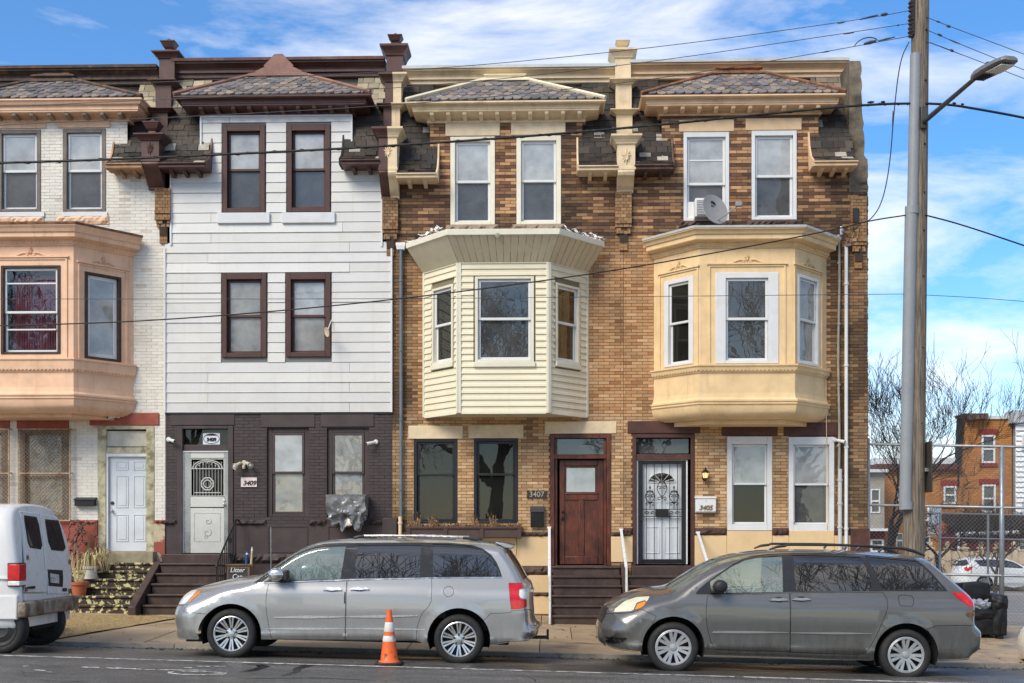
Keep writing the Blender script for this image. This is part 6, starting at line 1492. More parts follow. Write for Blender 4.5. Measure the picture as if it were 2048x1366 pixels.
for c_ in ([(215, 515), (228, 515), (230, 552), (216, 552)], [(205, 790), (218, 785), (222, 820), (206, 826)], [(578, 550), (592, 552), (592, 590), (578, 588)], [(576, 800), (590, 800), (590, 838), (576, 838)]): rpanel('hinge', c_, RUST, .012, .03, vr)
zt_, zb_ = at(30, 990 + 578 / 4.268, -8.2).z, at(30, 990 + 780 / 4.268, -8.2).z
tl = MB().box(XR - .16, XR + .012, vy0 - .006, vy0 + .235, zb_, zt_).build('tail_light', BLKP, vr, bevel=.012)
MB().box(XR - .15, XR + .024, vy0 - .018, vy0 + .215, zb_ + .085, zt_ - .02).build('red_lens', REDL, tl, bevel=.01); MB().box(XR - .15, XR + .024, vy0 - .018, vy0 + .215, zb_ + .015, zb_ + .08).build('clear_lens', WHL, tl, bevel=.01)
zt_, zb_ = at(40, 990 + 915 / 4.268, -8.3).z, at(40, 990 + 1048 / 4.268, -8.3).z
MB().box(XR - .02, XR + .12, vy0 - .01, vy1 - .06, zb_, zt_).build('rear_bumper', RUSTW, vr, bevel=.03)
MB().box(XR - 1.0, XR - .02, vy0 + .0, vy0 + .2, zb_ - .03, zt_ + .1).build('corner_cladding', VANW, vr, bevel=.02)
MB().box(XR - 6.5, XR - .1, vy0 + .12, vy1 - .12, vg + .3, vg + .5).build('underbody', WELL, vr)
MB().box(XR - .1, XR - .02, vyc - .5, vyc + .6, vg + .3, vg + .38).build('tow_bar', WELL, vr)
for y, sd in ((vy0 + .05, 1), (vy1 - .42, -1)): wheel(None, (X_(-6, vy0), vg + .36), y, .37, 'steel', vr, sd)
MB().box(XR - 7, XR - .05, vy0 + .02 - .03, vy0 + .04, vg + 1.06, vg + 1.075).build('side_crease', VANW, vr)

# ------------------------------------------------------------------ traffic cone
ORANGE = pm('cone_orange', (.75, .13, .025), .5, .15, 6, dirt=.9, dcol=(.04, .03, .03), dpos=(.585, .66), dscale=7, bmp=.1)
CW = pm('cone_white', (.7, .68, .64), .55, .1, 6, dirt=.9, dcol=(.12, .1, .09), dpos=(.55, .68), dscale=9, bmp=.05)
cx, cy = X_(778.5, -8.45), -8.45; cz = G_road(cx, cy)
cone = thing('traffic_cone', 'scuffed orange traffic cone with two white bands beside silver minivan', 'traffic cone', (cx, cy, cz))
m = MB(); s_ = .185; oct_ = [(s_, .7 * s_), (.7 * s_, s_), (-.7 * s_, s_), (-s_, .7 * s_), (-s_, -.7 * s_), (-.7 * s_, -s_), (.7 * s_, -s_), (s_, -.7 * s_)]
m.prism([(cx + a, cy + b) for a, b in oct_], cz, cz + .035, 'z'); m.build('base', BLKP, cone, bevel=.008)
H = .755; rr_ = lambda z: .132 - (.132 - .033) * z / H
m = MB(); m.lathe([(.15, .036), (.14, .05)] + [(rr_(z), z) for z in np.linspace(.07, H, 8)] + [(.025, H + .004), (.02, H - .02)], (cx, cy, cz), 28); m.build('body', ORANGE, cone, auto=40)
for z0, z1 in ((.455, .585), (.32, .4)): MB().lathe([(rr_(z0) + .0005, z0), (rr_(z0) + .003, z0 + .004), (rr_(z1) + .003, z1 - .004), (rr_(z1) + .0005, z1)], (cx, cy, cz), 28, cap=False).build('white_band', CW, cone, smooth=True)

# ------------------------------------------------------------------ utility pole, lamp, wires
def wood_pole():
    m, N, L, b = nmat('pole_wood')
    f = noise(N, L, 5., 9, .75, stretch=(12, 12, .32)); c = mixc(N, L, ramp(N, L, f, .38, .62), (.05, .038, .028), (.3, .245, .185)); L.new(c, b.inputs['Base Color']); b.inputs['Roughness'].default_value = .9; bump(N, L, b, f, .8, .02); return m
PY = -5.6; pb_, pt_ = at(1827, 1100, PY), at(1841, 0, PY); ax_ = (pt_ - pb_) / (pt_.z - pb_.z)
pole_at = lambda z: pb_ + ax_ * (z - pb_.z)
g_ = G_side(pb_.x, PY)
pole = thing('utility_pole', 'weathered wooden utility pole with grey conduit, right of the end house', 'utility pole', pole_at(g_))
zs_ = np.linspace(g_ - .1, pt_.z + 1.6, 16); MB().tube([pole_at(z) for z in zs_], [.178 - .052 * i / 15 for i in range(16)], 16).build('shaft', wood_pole(), pole, auto=50)
GREYPVC = pm('grey_pvc', (.25, .265, .28), .45, .08, 3, dirt=.2, dcol=(.15, .15, .15), bmp=.03)
z0, z1, zm_ = Z_(1020, PY), Z_(122, PY), Z_(425, PY)
for a, b, w in ((z0, zm_, .098), (zm_ + .002, z1, .085)):
    MB().tube([pole_at(z) + Vector((-.165 + (.02 if a > zm_ - .01 else 0) + (z - z0) / (z1 - z0) * .05, -.1, 0)) for z in np.linspace(a, b, 6)], w, 14).build('conduit', GREYPVC, pole, auto=50)
for z in (Z_(1012, PY), Z_(430, PY)): MB().tube([pole_at(z - .06) + Vector((-.155 + (z - z0) / (z1 - z0) * .05, -.1, 0)), pole_at(z + .06) + Vector((-.155 + (z - z0) / (z1 - z0) * .05, -.1, 0))], .107, 14).build('conduit_coupling', GREYPVC, pole, auto=50)
for py_ in (75, 175, 232, 300, 395, 470, 560, 700, 850, 960): MB().lathe([(.018, 0), (.012, -.02), (0, -.03)], pole_at(Z_(py_, PY)) + Vector((.06, -.13, 0)), 8, 'y').build('bolt', RIMD, pole)
for py_ in (22, 48, 72): 
    p = pole_at(Z_(py_, PY)) + Vector((-.16, -.05, 0)); MB().lathe([(.03, -.12), (.05, -.1), (.03, -.07), (.055, -.04), (.03, -.01), (.05, .02), (.03, .06)], p, 10).build('insulator', pm('brown_insulator', (.04, .025, .02), .3, .3, 9, bmp=0), pole)
MB().box(pole_at(Z_(75, PY)).x - .16, pole_at(Z_(75, PY)).x - .1, PY - .09, PY - .02, Z_(82, PY), Z_(12, PY)).build('insulator_rack', RIMD, pole)
sg = thing('pole_sign', 'dark back edge of a sign fixed to the utility pole', 'sign', pole_at(Z_(935, PY)) + Vector((.2, 0, 0)))
p = pole_at(Z_(935, PY)); MB().box(p.x + .175, p.x + .195, PY - .3, PY + .05, Z_(986, PY), Z_(886, PY)).build('plate', pm('sign_back', (.05, .042, .036), .6, .15, 5, bmp=.05), sg, bevel=.008); MB().box(p.x + .12, p.x + .175, PY - .15, PY + .0, Z_(945, PY), Z_(938, PY)).build('bracket', STEEL, sg)
# lamp
LA = at(1845, 246, PY - .1); LB = at(1952, 155, -7.95); LC = at(2022, 117, -8.75)
lamp = thing('street_lamp', 'grey street lamp with LED head on an angled arm from the pole', 'street lamp', LA)
ARM = pm('lamp_arm_grey', (.07, .065, .06), .5, .15, 6, metal=.3, bmp=.05)
MB().tube([LA, LA.lerp(LB, .5), LB], [.042, .036, .032], 10).build('arm', ARM, lamp, auto=50)
MB().box(LA.x - .05, LA.x + .05, PY - .2, PY - .05, Z_(272, PY), Z_(228, PY)).build('bracket', ARM, lamp, bevel=.01)
d = (LC - LB).normalized(); sdv = d.cross(Vector((0, 0, 1))).normalized(); upv = sdv.cross(d).normalized(); rs = []
ln = (LC - LB).length
for t, w, h in ((-.06, .05, .04), (.0, .09, .06), (.18, .14, .075), (.45, .165, .075), (.8, .16, .06), (.96, .13, .05), (1., .08, .03)):
    c_ = LB + d * ln * t; rs.append([c_ + sdv * w * a + upv * h * b for a, b in ((-1, -.35), (-.9, .5), (-.5, .95), (.5, .95), (.9, .5), (1, -.35), (.85, -.6), (-.85, -.6))])
hd = MB().rings(rs).build('lamp_head', pm('lamp_head_grey', (.2, .2, .2), .5, .1, 6, metal=.3, bmp=.05), lamp, auto=40)
q = [LB + d * ln * t + sdv * w - upv * .055 for t, w in ((.5, -.11), (.5, .11), (.92, .1), (.92, -.1))]; MB().add(q + [v - upv * .012 for v in q], [(0, 1, 2, 3), (4, 5, 6, 7), (0, 1, 5, 4), (1, 2, 6, 5), (2, 3, 7, 6), (3, 0, 4, 7)]).build('lens', pm('lamp_lens', (.72, .72, .62), .25, .1, 6, bmp=0), hd)
for k in range(6):
    c_ = LB + d * ln * (.08 + .055 * k) - upv * .055; MB().tube([c_ - sdv * .09, c_ + sdv * .09], .008, 4).build('heat_fin', ARM, hd)
MB().lathe([(.04, 0), (.04, .05), (.03, .06)], LB + d * ln * .35 + upv * .06, 12).build('photocell', BLKP, hd)
# wires
CABLE = pm('black_cable', (.012, .012, .012), .5, .1, 9, bmp=0); THIN = pm('thin_wire', (.06, .062, .065), .5, .1, 9, bmp=0)
def wire(label, pts, r, mat=CABLE, Y=PY - .12, parts=(), twist=None, name='overhead_wire'):
    P = [p if isinstance(p, Vector) else at(p[0], p[1], p[2] if len(p) > 2 else Y) for p in pts]; P = smooth3(P)
    w = thing(name, label, 'wire', P[-1], 'overhead wires'); MB().tube(P, r, 6).build('cable', mat, w, smooth=True)
    if twist:
        Q = []; L_ = 0
        for a, b in zip(P, P[1:]):
            n = max(1, int((b - a).length / .12))
            for k in range(n): Q.append(a.lerp(b, k / n) + Vector((0, .02 * math.cos(L_ * 2.2), .024 * math.sin(L_ * 2.2)))); L_ += 1
        MB().tube(Q, twist, 4).build('messenger', mat, w)
    for (a, b, rr2) in parts:
        MB().tube([at(*a, Y), at((a[0] + b[0]) / 2, (a[1] + b[1]) / 2, Y), at(*b, Y)], [rr2 * .6, rr2, rr2 * .6], 6).build('splice', mat, w)
    return w
def smooth3(P):
    for _ in range(3):
        Q = [P[0]]
        for a, b in zip(P, P[1:]): Q += [a.lerp(b, .25), a.lerp(b, .75)]
        P = Q + [P[-1]]
    return P
ext = lambda p, q, k: (p[0] + (p[0] - q[0]) * k, p[1] + (p[1] - q[1]) * k)
wire('thick twisted black cable bundle crossing in front of the third floor windows', [(-400, 331), (0, 327), (320, 315), (760, 294), (1200, 262), (1640, 217), (1760, 208), (1826, 207)], .019, twist=.008, parts=[((1735, 205), (1748, 204), .02), ((1762, 204), (1770, 204), .02)])
wire('thick black cable running from the pole to the right edge below the lamp', [(1850, 207), (1900, 209), (1960, 219), (2048, 235), (2300, 290)], .019, parts=[((1905, 206), (1912, 207), .018), ((1922, 208), (1928, 209), .018)])
wire('single black cable sloping across the bay windows from lower left to the pole', [(-400, 660), (0, 652), (320, 642), (760, 604), (1200, 547), (1500, 493), (1680, 457), (1740, 441), (1815, 430)], .011)
wire('black cable leaving the pole to the right, lower of the two', [(1850, 430), (1920, 448), (2048, 491), (2250, 560)], .012)
wire('thin grey wire running level across the second floor windows', [(-400, 597), (0, 598), (760, 598), (1200, 594), (1800, 588), (1830, 588)], .005, THIN)
wire('thin grey wire running level from the pole to the right edge', [(1850, 590), (1950, 595), (2048, 603), (2300, 620)], .005, THIN)
wire('uppermost of the three thin bare wires strung above the rooflines', [(-300, 190), (0, 178), (320, 164), (820, 143), (1280, 100), (1718, 40), (1825, 20)], .0055, THIN, parts=[((1675, 47), (1690, 44), .012), ((1720, 39), (1756, 30), .016), ((1762, 30), (1775, 28), .03)])
wire('middle of the three thin bare wires strung above the rooflines', [(-300, 228), (0, 214), (320, 199), (820, 177), (1280, 128), (1720, 62), (1825, 46)], .0055, THIN, parts=[((1687, 68), (1708, 65), .012), ((1794, 51), (1798, 50), .016)])
wire('lowest of the three thin bare wires strung above the rooflines', [(-300, 266), (0, 250), (320, 236), (820, 210), (1280, 164), (1640, 106), (1825, 71)], .0055, THIN, parts=[((1643, 105), (1660, 102), .012), ((1728, 88), (1752, 82), .03), ((1756, 82), (1790, 74), .014)])
wire('uppermost thin wire from the pole top to the right edge', [(1850, 33), (1897, 52), (2048, 108), (2250, 185)], .0055, THIN, parts=[((1872, 42), (1881, 45), .014), ((1893, 51), (1901, 54), .022)])
wire('middle thin wire from the pole top to the right edge', [(1850, 58), (1900, 80), (2048, 140), (2250, 220)], .0055, THIN, parts=[((1875, 68), (1884, 72), .02), ((1898, 79), (1920, 88), .012)])
wire('lowest thin wire from the pole top to the right edge', [(1850, 82), (1905, 102), (2048, 157), (2250, 235)], .0055, THIN, parts=[((1860, 85), (1925, 110), .009), ((1900, 99), (1907, 103), .022)])
wire('black drop wire hanging in a loop from the pole top to the end house', [(1818, 84), (1800, 120), (1788, 220), (1780, 330), (1765, 405), (1742, 440), (1725, 446, -.2)], .009, parts=[((1786, 222), (1785, 258), .011)])
wire('short looped jumper wire beside the pole top insulators', [(1709, 92), (1716, 82), (1735, 74), (1750, 76), (1755, 81)], .008)

# ------------------------------------------------------------------ pipes and cables on the fronts
BLUEPIPE = pm('blue_grey_pipe', (.13, .16, .19), .5, .15, 4, dirt=.3, dcol=(.07, .06, .05), bmp=.05)
for (xp, a, b, r, mt, hs_, nm) in ((802, 497, 1032, .034, BLUEPIPE, h3, 'downpipe'), (800.5, 1033, 1140, .04, CREAM, h3, 'downpipe'), (1692.5, 492, 1120, .037, WHITE_P, h4, 'downpipe'), (1677.5, 470, 938, .026, pm('old_conduit', (.36, .33, .28), .5, .2, 5, metal=.4, dirt=.5, dcol=(.15, .1, .07)), h4, 'conduit'), (1680, 938, 1120, .042, pm('grey_conduit_sleeve', (.5, .5, .49), .5, .1, 4), h4, 'conduit')):
    wob = (lambda t: .012 * math.sin(t * 9)) if nm == 'conduit' and r < .03 else (lambda t: 0.)
    P = [at(xp, a + (b - a) * t, -.09) + Vector((wob(t), 0, 0)) for t in np.linspace(0, 1, 12)]
    pp = MB().tube(P, r, 12).build(nm, mt, hs_, auto=50)
    for t in np.linspace(.12, .9, 4): q = at(xp, a + (b - a) * t, -.09); MB().tube([q - Vector((0, 0, .02)), q + Vector((0, 0, .02))], r + .012, 12).build('pipe_clip', mt, pp)
MB().tube([at(1652, 745, -.1), at(1653, 860, -.06), at(1654, 1058, -.05)], .008, 5).build('loose_cable', CREAM, h4)
MB().ringbox(at(797, 490, -.1).x - .03, at(806, 490, -.1).x + .03, -.14, -.02, [(0, Z_(500)), (.02, Z_(492)), (.02, Z_(487))]).build('gutter_outlet', FLAKE, h3)
m = MB(); wh = at(1683, 458, -.1); m.lathe([(.035, -.12), (.045, 0), (.03, .05), (0, .06)], wh, 10); m.build('weatherhead', STEEL, h4)
for k, P in enumerate(([(1683, 455), (1705, 462), (1722, 446)], [(1683, 462), (1700, 478), (1712, 470), (1706, 452)], [(1690, 480), (1708, 490), (1716, 478), (1720, 455)], [(1700, 442), (1708, 450), (1704, 470), (1694, 486)])): MB().tube(smooth3([at(x, y, -.12 - .02 * k) for x, y in P]), .007, 5).build('service_cable', CABLE, h4)
MB().box(X_(1703), X_(1714), -.15, -.02, Z_(452), Z_(425)).build('insulator_bracket', RIMD, h4)
for px, mt in (((1688, 488, 1699, 500), LTRUST),): MB().box(X_(px[0]), X_(px[2]), -.16, -.02, Z_(px[3]), Z_(px[1])).build('junction_box', mt, h4, bevel=.006)

# ------------------------------------------------------------------ small things on the fronts
def M_at(px, py, Y): return Matrix.Translation(at(px, py, Y)) @ FRONT_TEXT
INK = pm('black_lettering', (.012, .012, .012), .5, .1, 5, bmp=0)
# wall mailboxes
a, b, c, d = RB(149, 997, 189, 1012, -.12); mb_ = thing('mailbox', 'small black slot mailbox on white brick left of the white door', 'mailbox', ((a + b) / 2, -.06, c))
MB().box(a, b, -.13, 0, c, d - .02).build('box', BLACKMETAL, mb_, bevel=.008); MB().prism([(0, d + .03), (-.15, d - .02), (-.15, d - .035), (0, d - .02)], a - .01, b + .01, 'x').build('lid', BLACKMETAL, mb_)
a, b, c, d = RB(1061, 1019, 1088, 1054, -.12); mb_ = thing('mailbox', 'tall black mailbox on tan brick left of the wooden door', 'mailbox', ((a + b) / 2, -.06, c))
MB().prism([(0, c), (-.1, c), (-.13, d - .05), (-.13, d), (0, d)], a, b, 'x').build('box', BLACKMETAL, mb_, bevel=.008); MB().prism([(0, d + .07), (-.05, d + .065), (-.15, d + .004), (-.15, d - .05), (-.135, d - .05), (-.135, d + .002), (0, d + .002)], a - .008, b + .008, 'x').build('lid', pm('lid_grey', (.05, .05, .052), .4, .1, 6, bmp=0), mb_)
a, b, c, d = RB(1391, 997, 1432, 1026, -.12); mb_ = thing('mailbox', 'white metal mailbox numbered 3405 beside the barred door', 'mailbox', ((a + b) / 2, -.06, c))
MB().prism([(0, c), (-.1, c), (-.14, c + .03), (-.14, d), (0, d)], a, b, 'x').build('box', WHITE_P, mb_, bevel=.01); MB().prism([(0, d + .045), (-.06, d + .045), (-.155, d + .01), (-.155, d + .003), (0, d + .003)], a - .01, b + .01, 'x').build('lid', WHITE_P, mb_)
text('house_number', '3405', .135, M_at(1411.5, 1016, -.147), pm('brass_digits', (.2, .16, .06), .4, .2, 9, metal=.4, bmp=0), mb_, .004, .25, .004); MB().lathe([(.008, 0), (.008, -.006), (0, -.008)], at(1412, 1002, -.141), 8, 'y').build('lock', BRASSK, mb_)
# number plates
a, b, c, d = RB(482, 955, 514, 974, -.02); s_ = thing('house_number_plate', 'white rectangular plate reading 3409 in black slanted digits', 'number plate', ((a + b) / 2, 0, c)); MB().box(a, b, -.03, -.012, c, d).build('plate', pm('plate_pinkish', (.7, .6, .57), .6, .15, 8, dirt=.3, dcol=(.4, .3, .28)), s_, bevel=.004); text('digits', '3409', .135, M_at(498.5, 966.5, -.034), INK, s_, .004, .3, .003)
a, b, c, d = RB(406, 866, 440, 889, .08); s_ = thing('house_number_plate', 'white glass plate reading 3409 hanging in the transom above the storm door', 'number plate', ((a + b) / 2, .08, c)); MB().box(a, b, .075, .085, c, d).build('plate', pm('plate_white', (.66, .68, .73), .4, .1, 8), s_); text('digits', '3409', .1, M_at(423, 879.5, .071), INK, s_, .003, 0, .006)
m = MB(); cxp, czp = (a + b) / 2, (c + d) / 2; m.tube([(cxp + (b - a) * .46 * math.cos(t), .072, czp + (d - c) * .42 * math.sin(t)) for t in np.linspace(0, 6.283, 25)], .006, 4); m.build('border', INK, s_); MB().prism([(cxp + (b - a) * .4 * math.cos(t), czp + .03 + (d - c) * .3 * math.sin(t)) for t in np.linspace(.5, math.pi - .5, 12)], .071, .0745, 'y').build('arch_motif', INK, s_)
a, b, c, d = RB(1054, 981, 1093, 997, -.03); s_ = thing('house_number_plate', 'brown wavy edged wooden plaque reading 3407', 'number plate', ((a + b) / 2, 0, c)); w_, h_ = b - a, d - c
pl = [(a + w_ * t, d + .008 * math.sin(t * 25)) for t in np.linspace(0, 1, 14)] + [(b + .01 * math.sin(t * 9), d - h_ * t) for t in (.25, .5, .75)] + [(b - w_ * t, c + .008 * math.sin(t * 23)) for t in np.linspace(0, 1, 14)] + [(a - .01 * math.sin(t * 9), c + h_ * t) for t in (.25, .5, .75)]
MB().prism(pl, -.04, -.012, 'y').build('plaque', pm('dark_plaque', (.045, .025, .018), .6, .3, 12), s_); text('digits', '3407', .155, M_at(1073.5, 989, -.045), pm('pewter_digits', (.42, .4, .36), .4, .2, 9, metal=.3, bmp=0), s_, .005, 0, .001)
# cameras
def seccam(px, py, label, dx, Y=-.02):
    p = at(px, py, Y); k = thing('security_camera', label, 'camera', p, 'security cameras on the fronts')
    MB().lathe([(.05, .0), (.05, -.025), (.03, -.04)], p, 14, 'y').build('mount', WHITE_P, k); q = p + Vector((dx * .03, -.07, -.01)); e = p + Vector((dx * .17, -.17, -.05))
    MB().tube([p, q], .016, 6).build('arm', WHITE_P, k); bd = MB().tube([q, q.lerp(e, .9), e], [.03, .036, .034], 12).build('housing', WHITE_P, k, auto=50); MB().tube([e, e + (e - q) * .03], .026, 12).build('lens', INK, bd)
seccam(237, 832, 'white security camera on the red lintel of the white brick house', -1); seccam(338, 879, 'white security camera left of the storm door', 1); seccam(752, 884, 'white security camera right of the brown ground floor windows', -1); seccam(1669, 880, 'tiny white security camera beside the rightmost ground floor window', 1)
# flood light
p = at(489, 926, -.02); fl_ = thing('flood_light', 'twin lamp flood light with sensor on dark brown wall', 'flood light', p); BEI = pm('beige_plastic', (.55, .52, .4), .5, .15, 6, dirt=.3, dcol=(.25, .2, .12))
MB().lathe([(.055, 0), (.055, -.03), (.04, -.04)], p, 16, 'y').build('mount', BEI, fl_)
for sx, dz in ((-1, -.05), (1, -.02)):
    q = p + Vector((sx * .07, -.07, .0)); e = q + Vector((sx * .1, -.12, dz - .04)); MB().tube([p, q], .015, 6).build('arm', BEI, fl_); hd_ = MB().tube([q, q.lerp(e, .45), q.lerp(e, .8), e], [.028, .035, .06, .068], 14, False).build('lamp_shade', BEI, fl_, auto=60); MB().lathe([(0, -.05), (.04, -.03), (.05, 0), (.03, .04)], q.lerp(e, .78), 12).build('bulb', WHL, hd_)
MB().lathe([(.028, -.07), (.035, -.03), (.03, 0)], p + Vector((0, -.06, -.05)), 12).build('sensor', BEI, fl_)
# lantern
p = at(1411, 950, -.12); ln_ = thing('wall_lantern', 'black carriage wall lantern with warm lit glass', 'lantern', p)
MB().lathe([(.05, .04), (.05, -.0), (.03, -.02)], at(1409, 957, -.02), 14, 'y').tube([at(1409, 957, -.03), at(1409, 962, -.1), p - Vector((0, 0, .1))], .012, 6).build('arm', BLACKMETAL, ln_); MB().lathe([(.015, -.1), (.035, -.085), (.05, -.07), (.05, -.06)], p, 8).build('base', BLACKMETAL, ln_)
g = MB().lathe([(.042, -.06), (.065, .04)], p, 6).build('glass', pm('lantern_glass', (.8, .6, .3), .2, .1, 6, bmp=0), ln_); gm2 = MATS['lantern_glass'].node_tree.nodes['Principled BSDF']; gm2.inputs['Emission Color'].default_value = (1, .62, .22, 1); gm2.inputs['Emission Strength'].default_value = 1.1
MB().lathe([(.085, .04), (.08, .055), (.04, .1), (.02, .115), (.022, .13), (.008, .15), (0, .17)], p, 12).build('roof', BLACKMETAL, ln_); MB().lathe([(0, -.2), (.012, -.16), (.006, -.13), (.012, -.1)], p, 8).build('finial', BLACKMETAL, ln_)
for k in range(6): t = k * math.pi / 3; MB().tube([p + Vector((.043 * math.cos(t), .043 * math.sin(t), -.06)), p + Vector((.067 * math.cos(t), .067 * math.sin(t), .04))], .005, 4).build('lantern_bar', BLACKMETAL, ln_)
# air conditioners
a, b, c, d = RB(1390, 397, 1424, 434, -.25); ac = thing('air_conditioner', 'white window air conditioner behind the satellite dish', 'air conditioner', ((a + b) / 2, -.1, c)); MB().box(a, b, -.3, .12, c, d).build('case', WHITE_P, ac, bevel=.012); sheet(ac, 'grille', (1394, 401, 1420, 431), -.308, pm('ac_grille', (.2, .19, .18), .6, .3, 40), .006)
for k in range(9): z = c + .05 + (d - c - .1) * k / 8; MB().box(a + .04, b - .04, -.318, -.308, z - .006, z + .006).build('fin', WHITE_P, ac)
MB().box(RB(1374, 397, 1389, 398)[0], a, .0, .04, c, d).build('side_filler', BLIND, ac)
p = at(693, 1010, -.3); tp = thing('air_conditioner', 'window air conditioner wrapped in crumpled silver plastic sheeting', 'air conditioner', (p.x, 0, p.z - .4)); rnd = random.Random(3)
a, b, c, d = RB(657, 991, 733, 1052, -.25); bm = bmesh.new(); bmesh.ops.create_cube(bm, size=1); bmesh.ops.subdivide_edges(bm, edges=bm.edges[:], cuts=26, use_grid_fill=True)
for v in bm.verts:
    x, y, z = v.co; nr = Vector((x, y, z)).normalized(); low = max(0, .15 - z)
    f1 = abs(mnoise.noise(Vector((x * 4.5 + 3, y * 3, z * 3.2)))); f2 = abs(mnoise.noise(Vector((x * 10, y * 8, z * 8 + 5)))); k = 1 - .42 * low * low * 2.2
    hem = (.16 * math.sin(x * 11) + .1 * math.sin(x * 23 + 2)) * max(0, -z - .15) * 1.6
    v.co = Vector(((a + b) / 2 + x * (b - a) * k * 1.02, -.24 + y * .46 * (1 - .2 * low), (c + d) / 2 + (z + hem) * (d - c) * 1.02)) + nr * (.05 - f1 * .16 - f2 * .06) * (1 if y < .3 else .2) * (.25 + min(1, low * 2.2 + .25))
me = bpy.data.meshes.new('wrapping'); bm.to_mesh(me); bm.free(); me.shade_smooth(); me.set_sharp_from_angle(angle=R(32)); me.materials.append(pm('silver_plastic', (.2, .2, .205), .34, .35, 5, metal=.35, bmp=.35, bscale=14, dirt=.5, dcol=(.05, .05, .05), dscale=4)); link(bpy.data.objects.new('wrapping', me), tp)
# satellite dishes
DISH = pm('dish_grey', (.26, .26, .26), .55, .1, 5, dirt=.4, dcol=(.2, .19, .17), dpos=(.55, .75)); p = at(1430, 419, -.75); sd_ = thing('satellite_dish', 'grey satellite dish with black swirl logo above the yellow bay', 'satellite dish', at(1425, 452, -.6))
nrm = Vector((.45, -.84, .3)).normalized(); q = nrm.to_track_quat('Z', 'Y').to_matrix().to_4x4(); MD = Matrix.Translation(p) @ q
m = MB(MD); m.rings([[(r * 1.0 * math.cos(t), r * 1.12 * math.sin(t), r * r * .55 - .03) for t in np.linspace(0, 6.283, 33)[:-1]] for r in (.001, .06, .12, .18, .24, .29)] + [[(r * math.cos(t), r * 1.12 * math.sin(t), r * r * .55 - .045) for t in np.linspace(0, 6.283, 33)[:-1]] for r in (.295, .2, .1, .001)]); m.build('reflector', DISH, sd_, auto=50)
m = MB(MD); UP = MD.to_3x3().inverted() @ Vector((0, 0, 1)); RT = MD.to_3x3().inverted() @ Vector((.75, .65, 0))
def dp(u, v): w = RT * u + UP * v; r2 = w.x ** 2 + w.y ** 2; return (w.x, w.y, r2 * .55 - .024)
m.add([dp(-.06, .2), dp(-.0, .2), dp(.05, .16), dp(.06, .1), dp(.02, .12), dp(-.02, .15), dp(-.06, .16)], [(0, 1, 2, 3, 4, 5, 6)]); m.add([dp(-.06, .13), dp(-.03, .11), dp(.03, .08), dp(-.06, .08)], [(0, 1, 2, 3)])
m.build('logo', INK, sd_)
lnb = at(1478, 410, -1.05); foot = at(1424, 452, -.55)
MB().tube([p + nrm * .0 - Vector((0, 0, .25)), at(1448, 432, -.9), lnb], .014, 6).build('feed_arm', pm('dish_arm', (.3, .28, .26), .5, .2, 7, metal=.4), sd_); MB().box(lnb.x - .07, lnb.x + .06, lnb.y - .05, lnb.y + .05, lnb.z - .03, lnb.z + .06).build('feed_horn', DISH, sd_, bevel=.015); MB().tube([p - nrm * .05, p - nrm * .12 - Vector((0, 0, .06)), foot], .02, 7).build('mast', RIMD, sd_)
p = at(654, 664, -.35); sd_ = thing('satellite_dish', 'small tan round antenna dish at the right brown window', 'satellite dish', at(662, 650, -.05)); nrm = Vector((-.75, -.5, -.25)).normalized(); MD = Matrix.Translation(p) @ nrm.to_track_quat('Z', 'Y').to_matrix().to_4x4()
MB(MD).rings([[(r * math.cos(t), r * math.sin(t), r * r * 2 - .01 + e) for t in np.linspace(0, 6.283, 21)[:-1]] for r, e in ((.001, 0), (.05, 0), (.09, 0), (.1, 0), (.1, -.012), (.001, -.02))]).build('reflector', pm('tan_dish', (.62, .5, .36), .5, .15, 8), sd_, auto=50); MB().tube([p, at(663, 640, -.06)], .01, 6).build('arm', WHITE_P, sd_)
# window box
a, b, c, d = RB(814, 1053, 1043, 1076, -.2); wb = thing('window_box', 'long brown wooden window box with dead plants under the black windows', 'window box', ((a + b) / 2, -.1, c)); WBR = pm('window_box_brown', (.075, .045, .036), .55, .2, 5, dirt=.2, dcol=(.15, .1, .08))
MB().box(a, b, -.26, -.02, c, d - .03).build('box', WBR, wb); MB().box(a - .02, b + .02, -.29, -.26, d - .045, d).box(a - .02, b + .02, -.26, -.015, d - .035, d - .01).build('rim', WBR, wb, bevel=.006)
for x in (a + .04, a + (b - a) * .34, a + (b - a) * .655, b - .04): MB().box(x - .04, x + .04, -.285, -.26, c - .01, d - .045).build('stile', WBR, wb, bevel=.005)
MB().box(a + .02, b - .02, -.275, -.26, c + .02, c + .05).build('bottom_rail', WBR, wb)
DEAD = pm('dead_plant', (.24, .12, .055), .9, .45, 20, bmp=0); DEAD2 = pm('pale_dead_stalk', (.42, .3, .17), .9, .3, 20, bmp=0)
pl_ = thing('dead_plant', 'brown withered plants filling the window box', 'plant', ((a + b) / 2, -.14, d)); rnd = random.Random(9); m = MB(); m2 = MB()
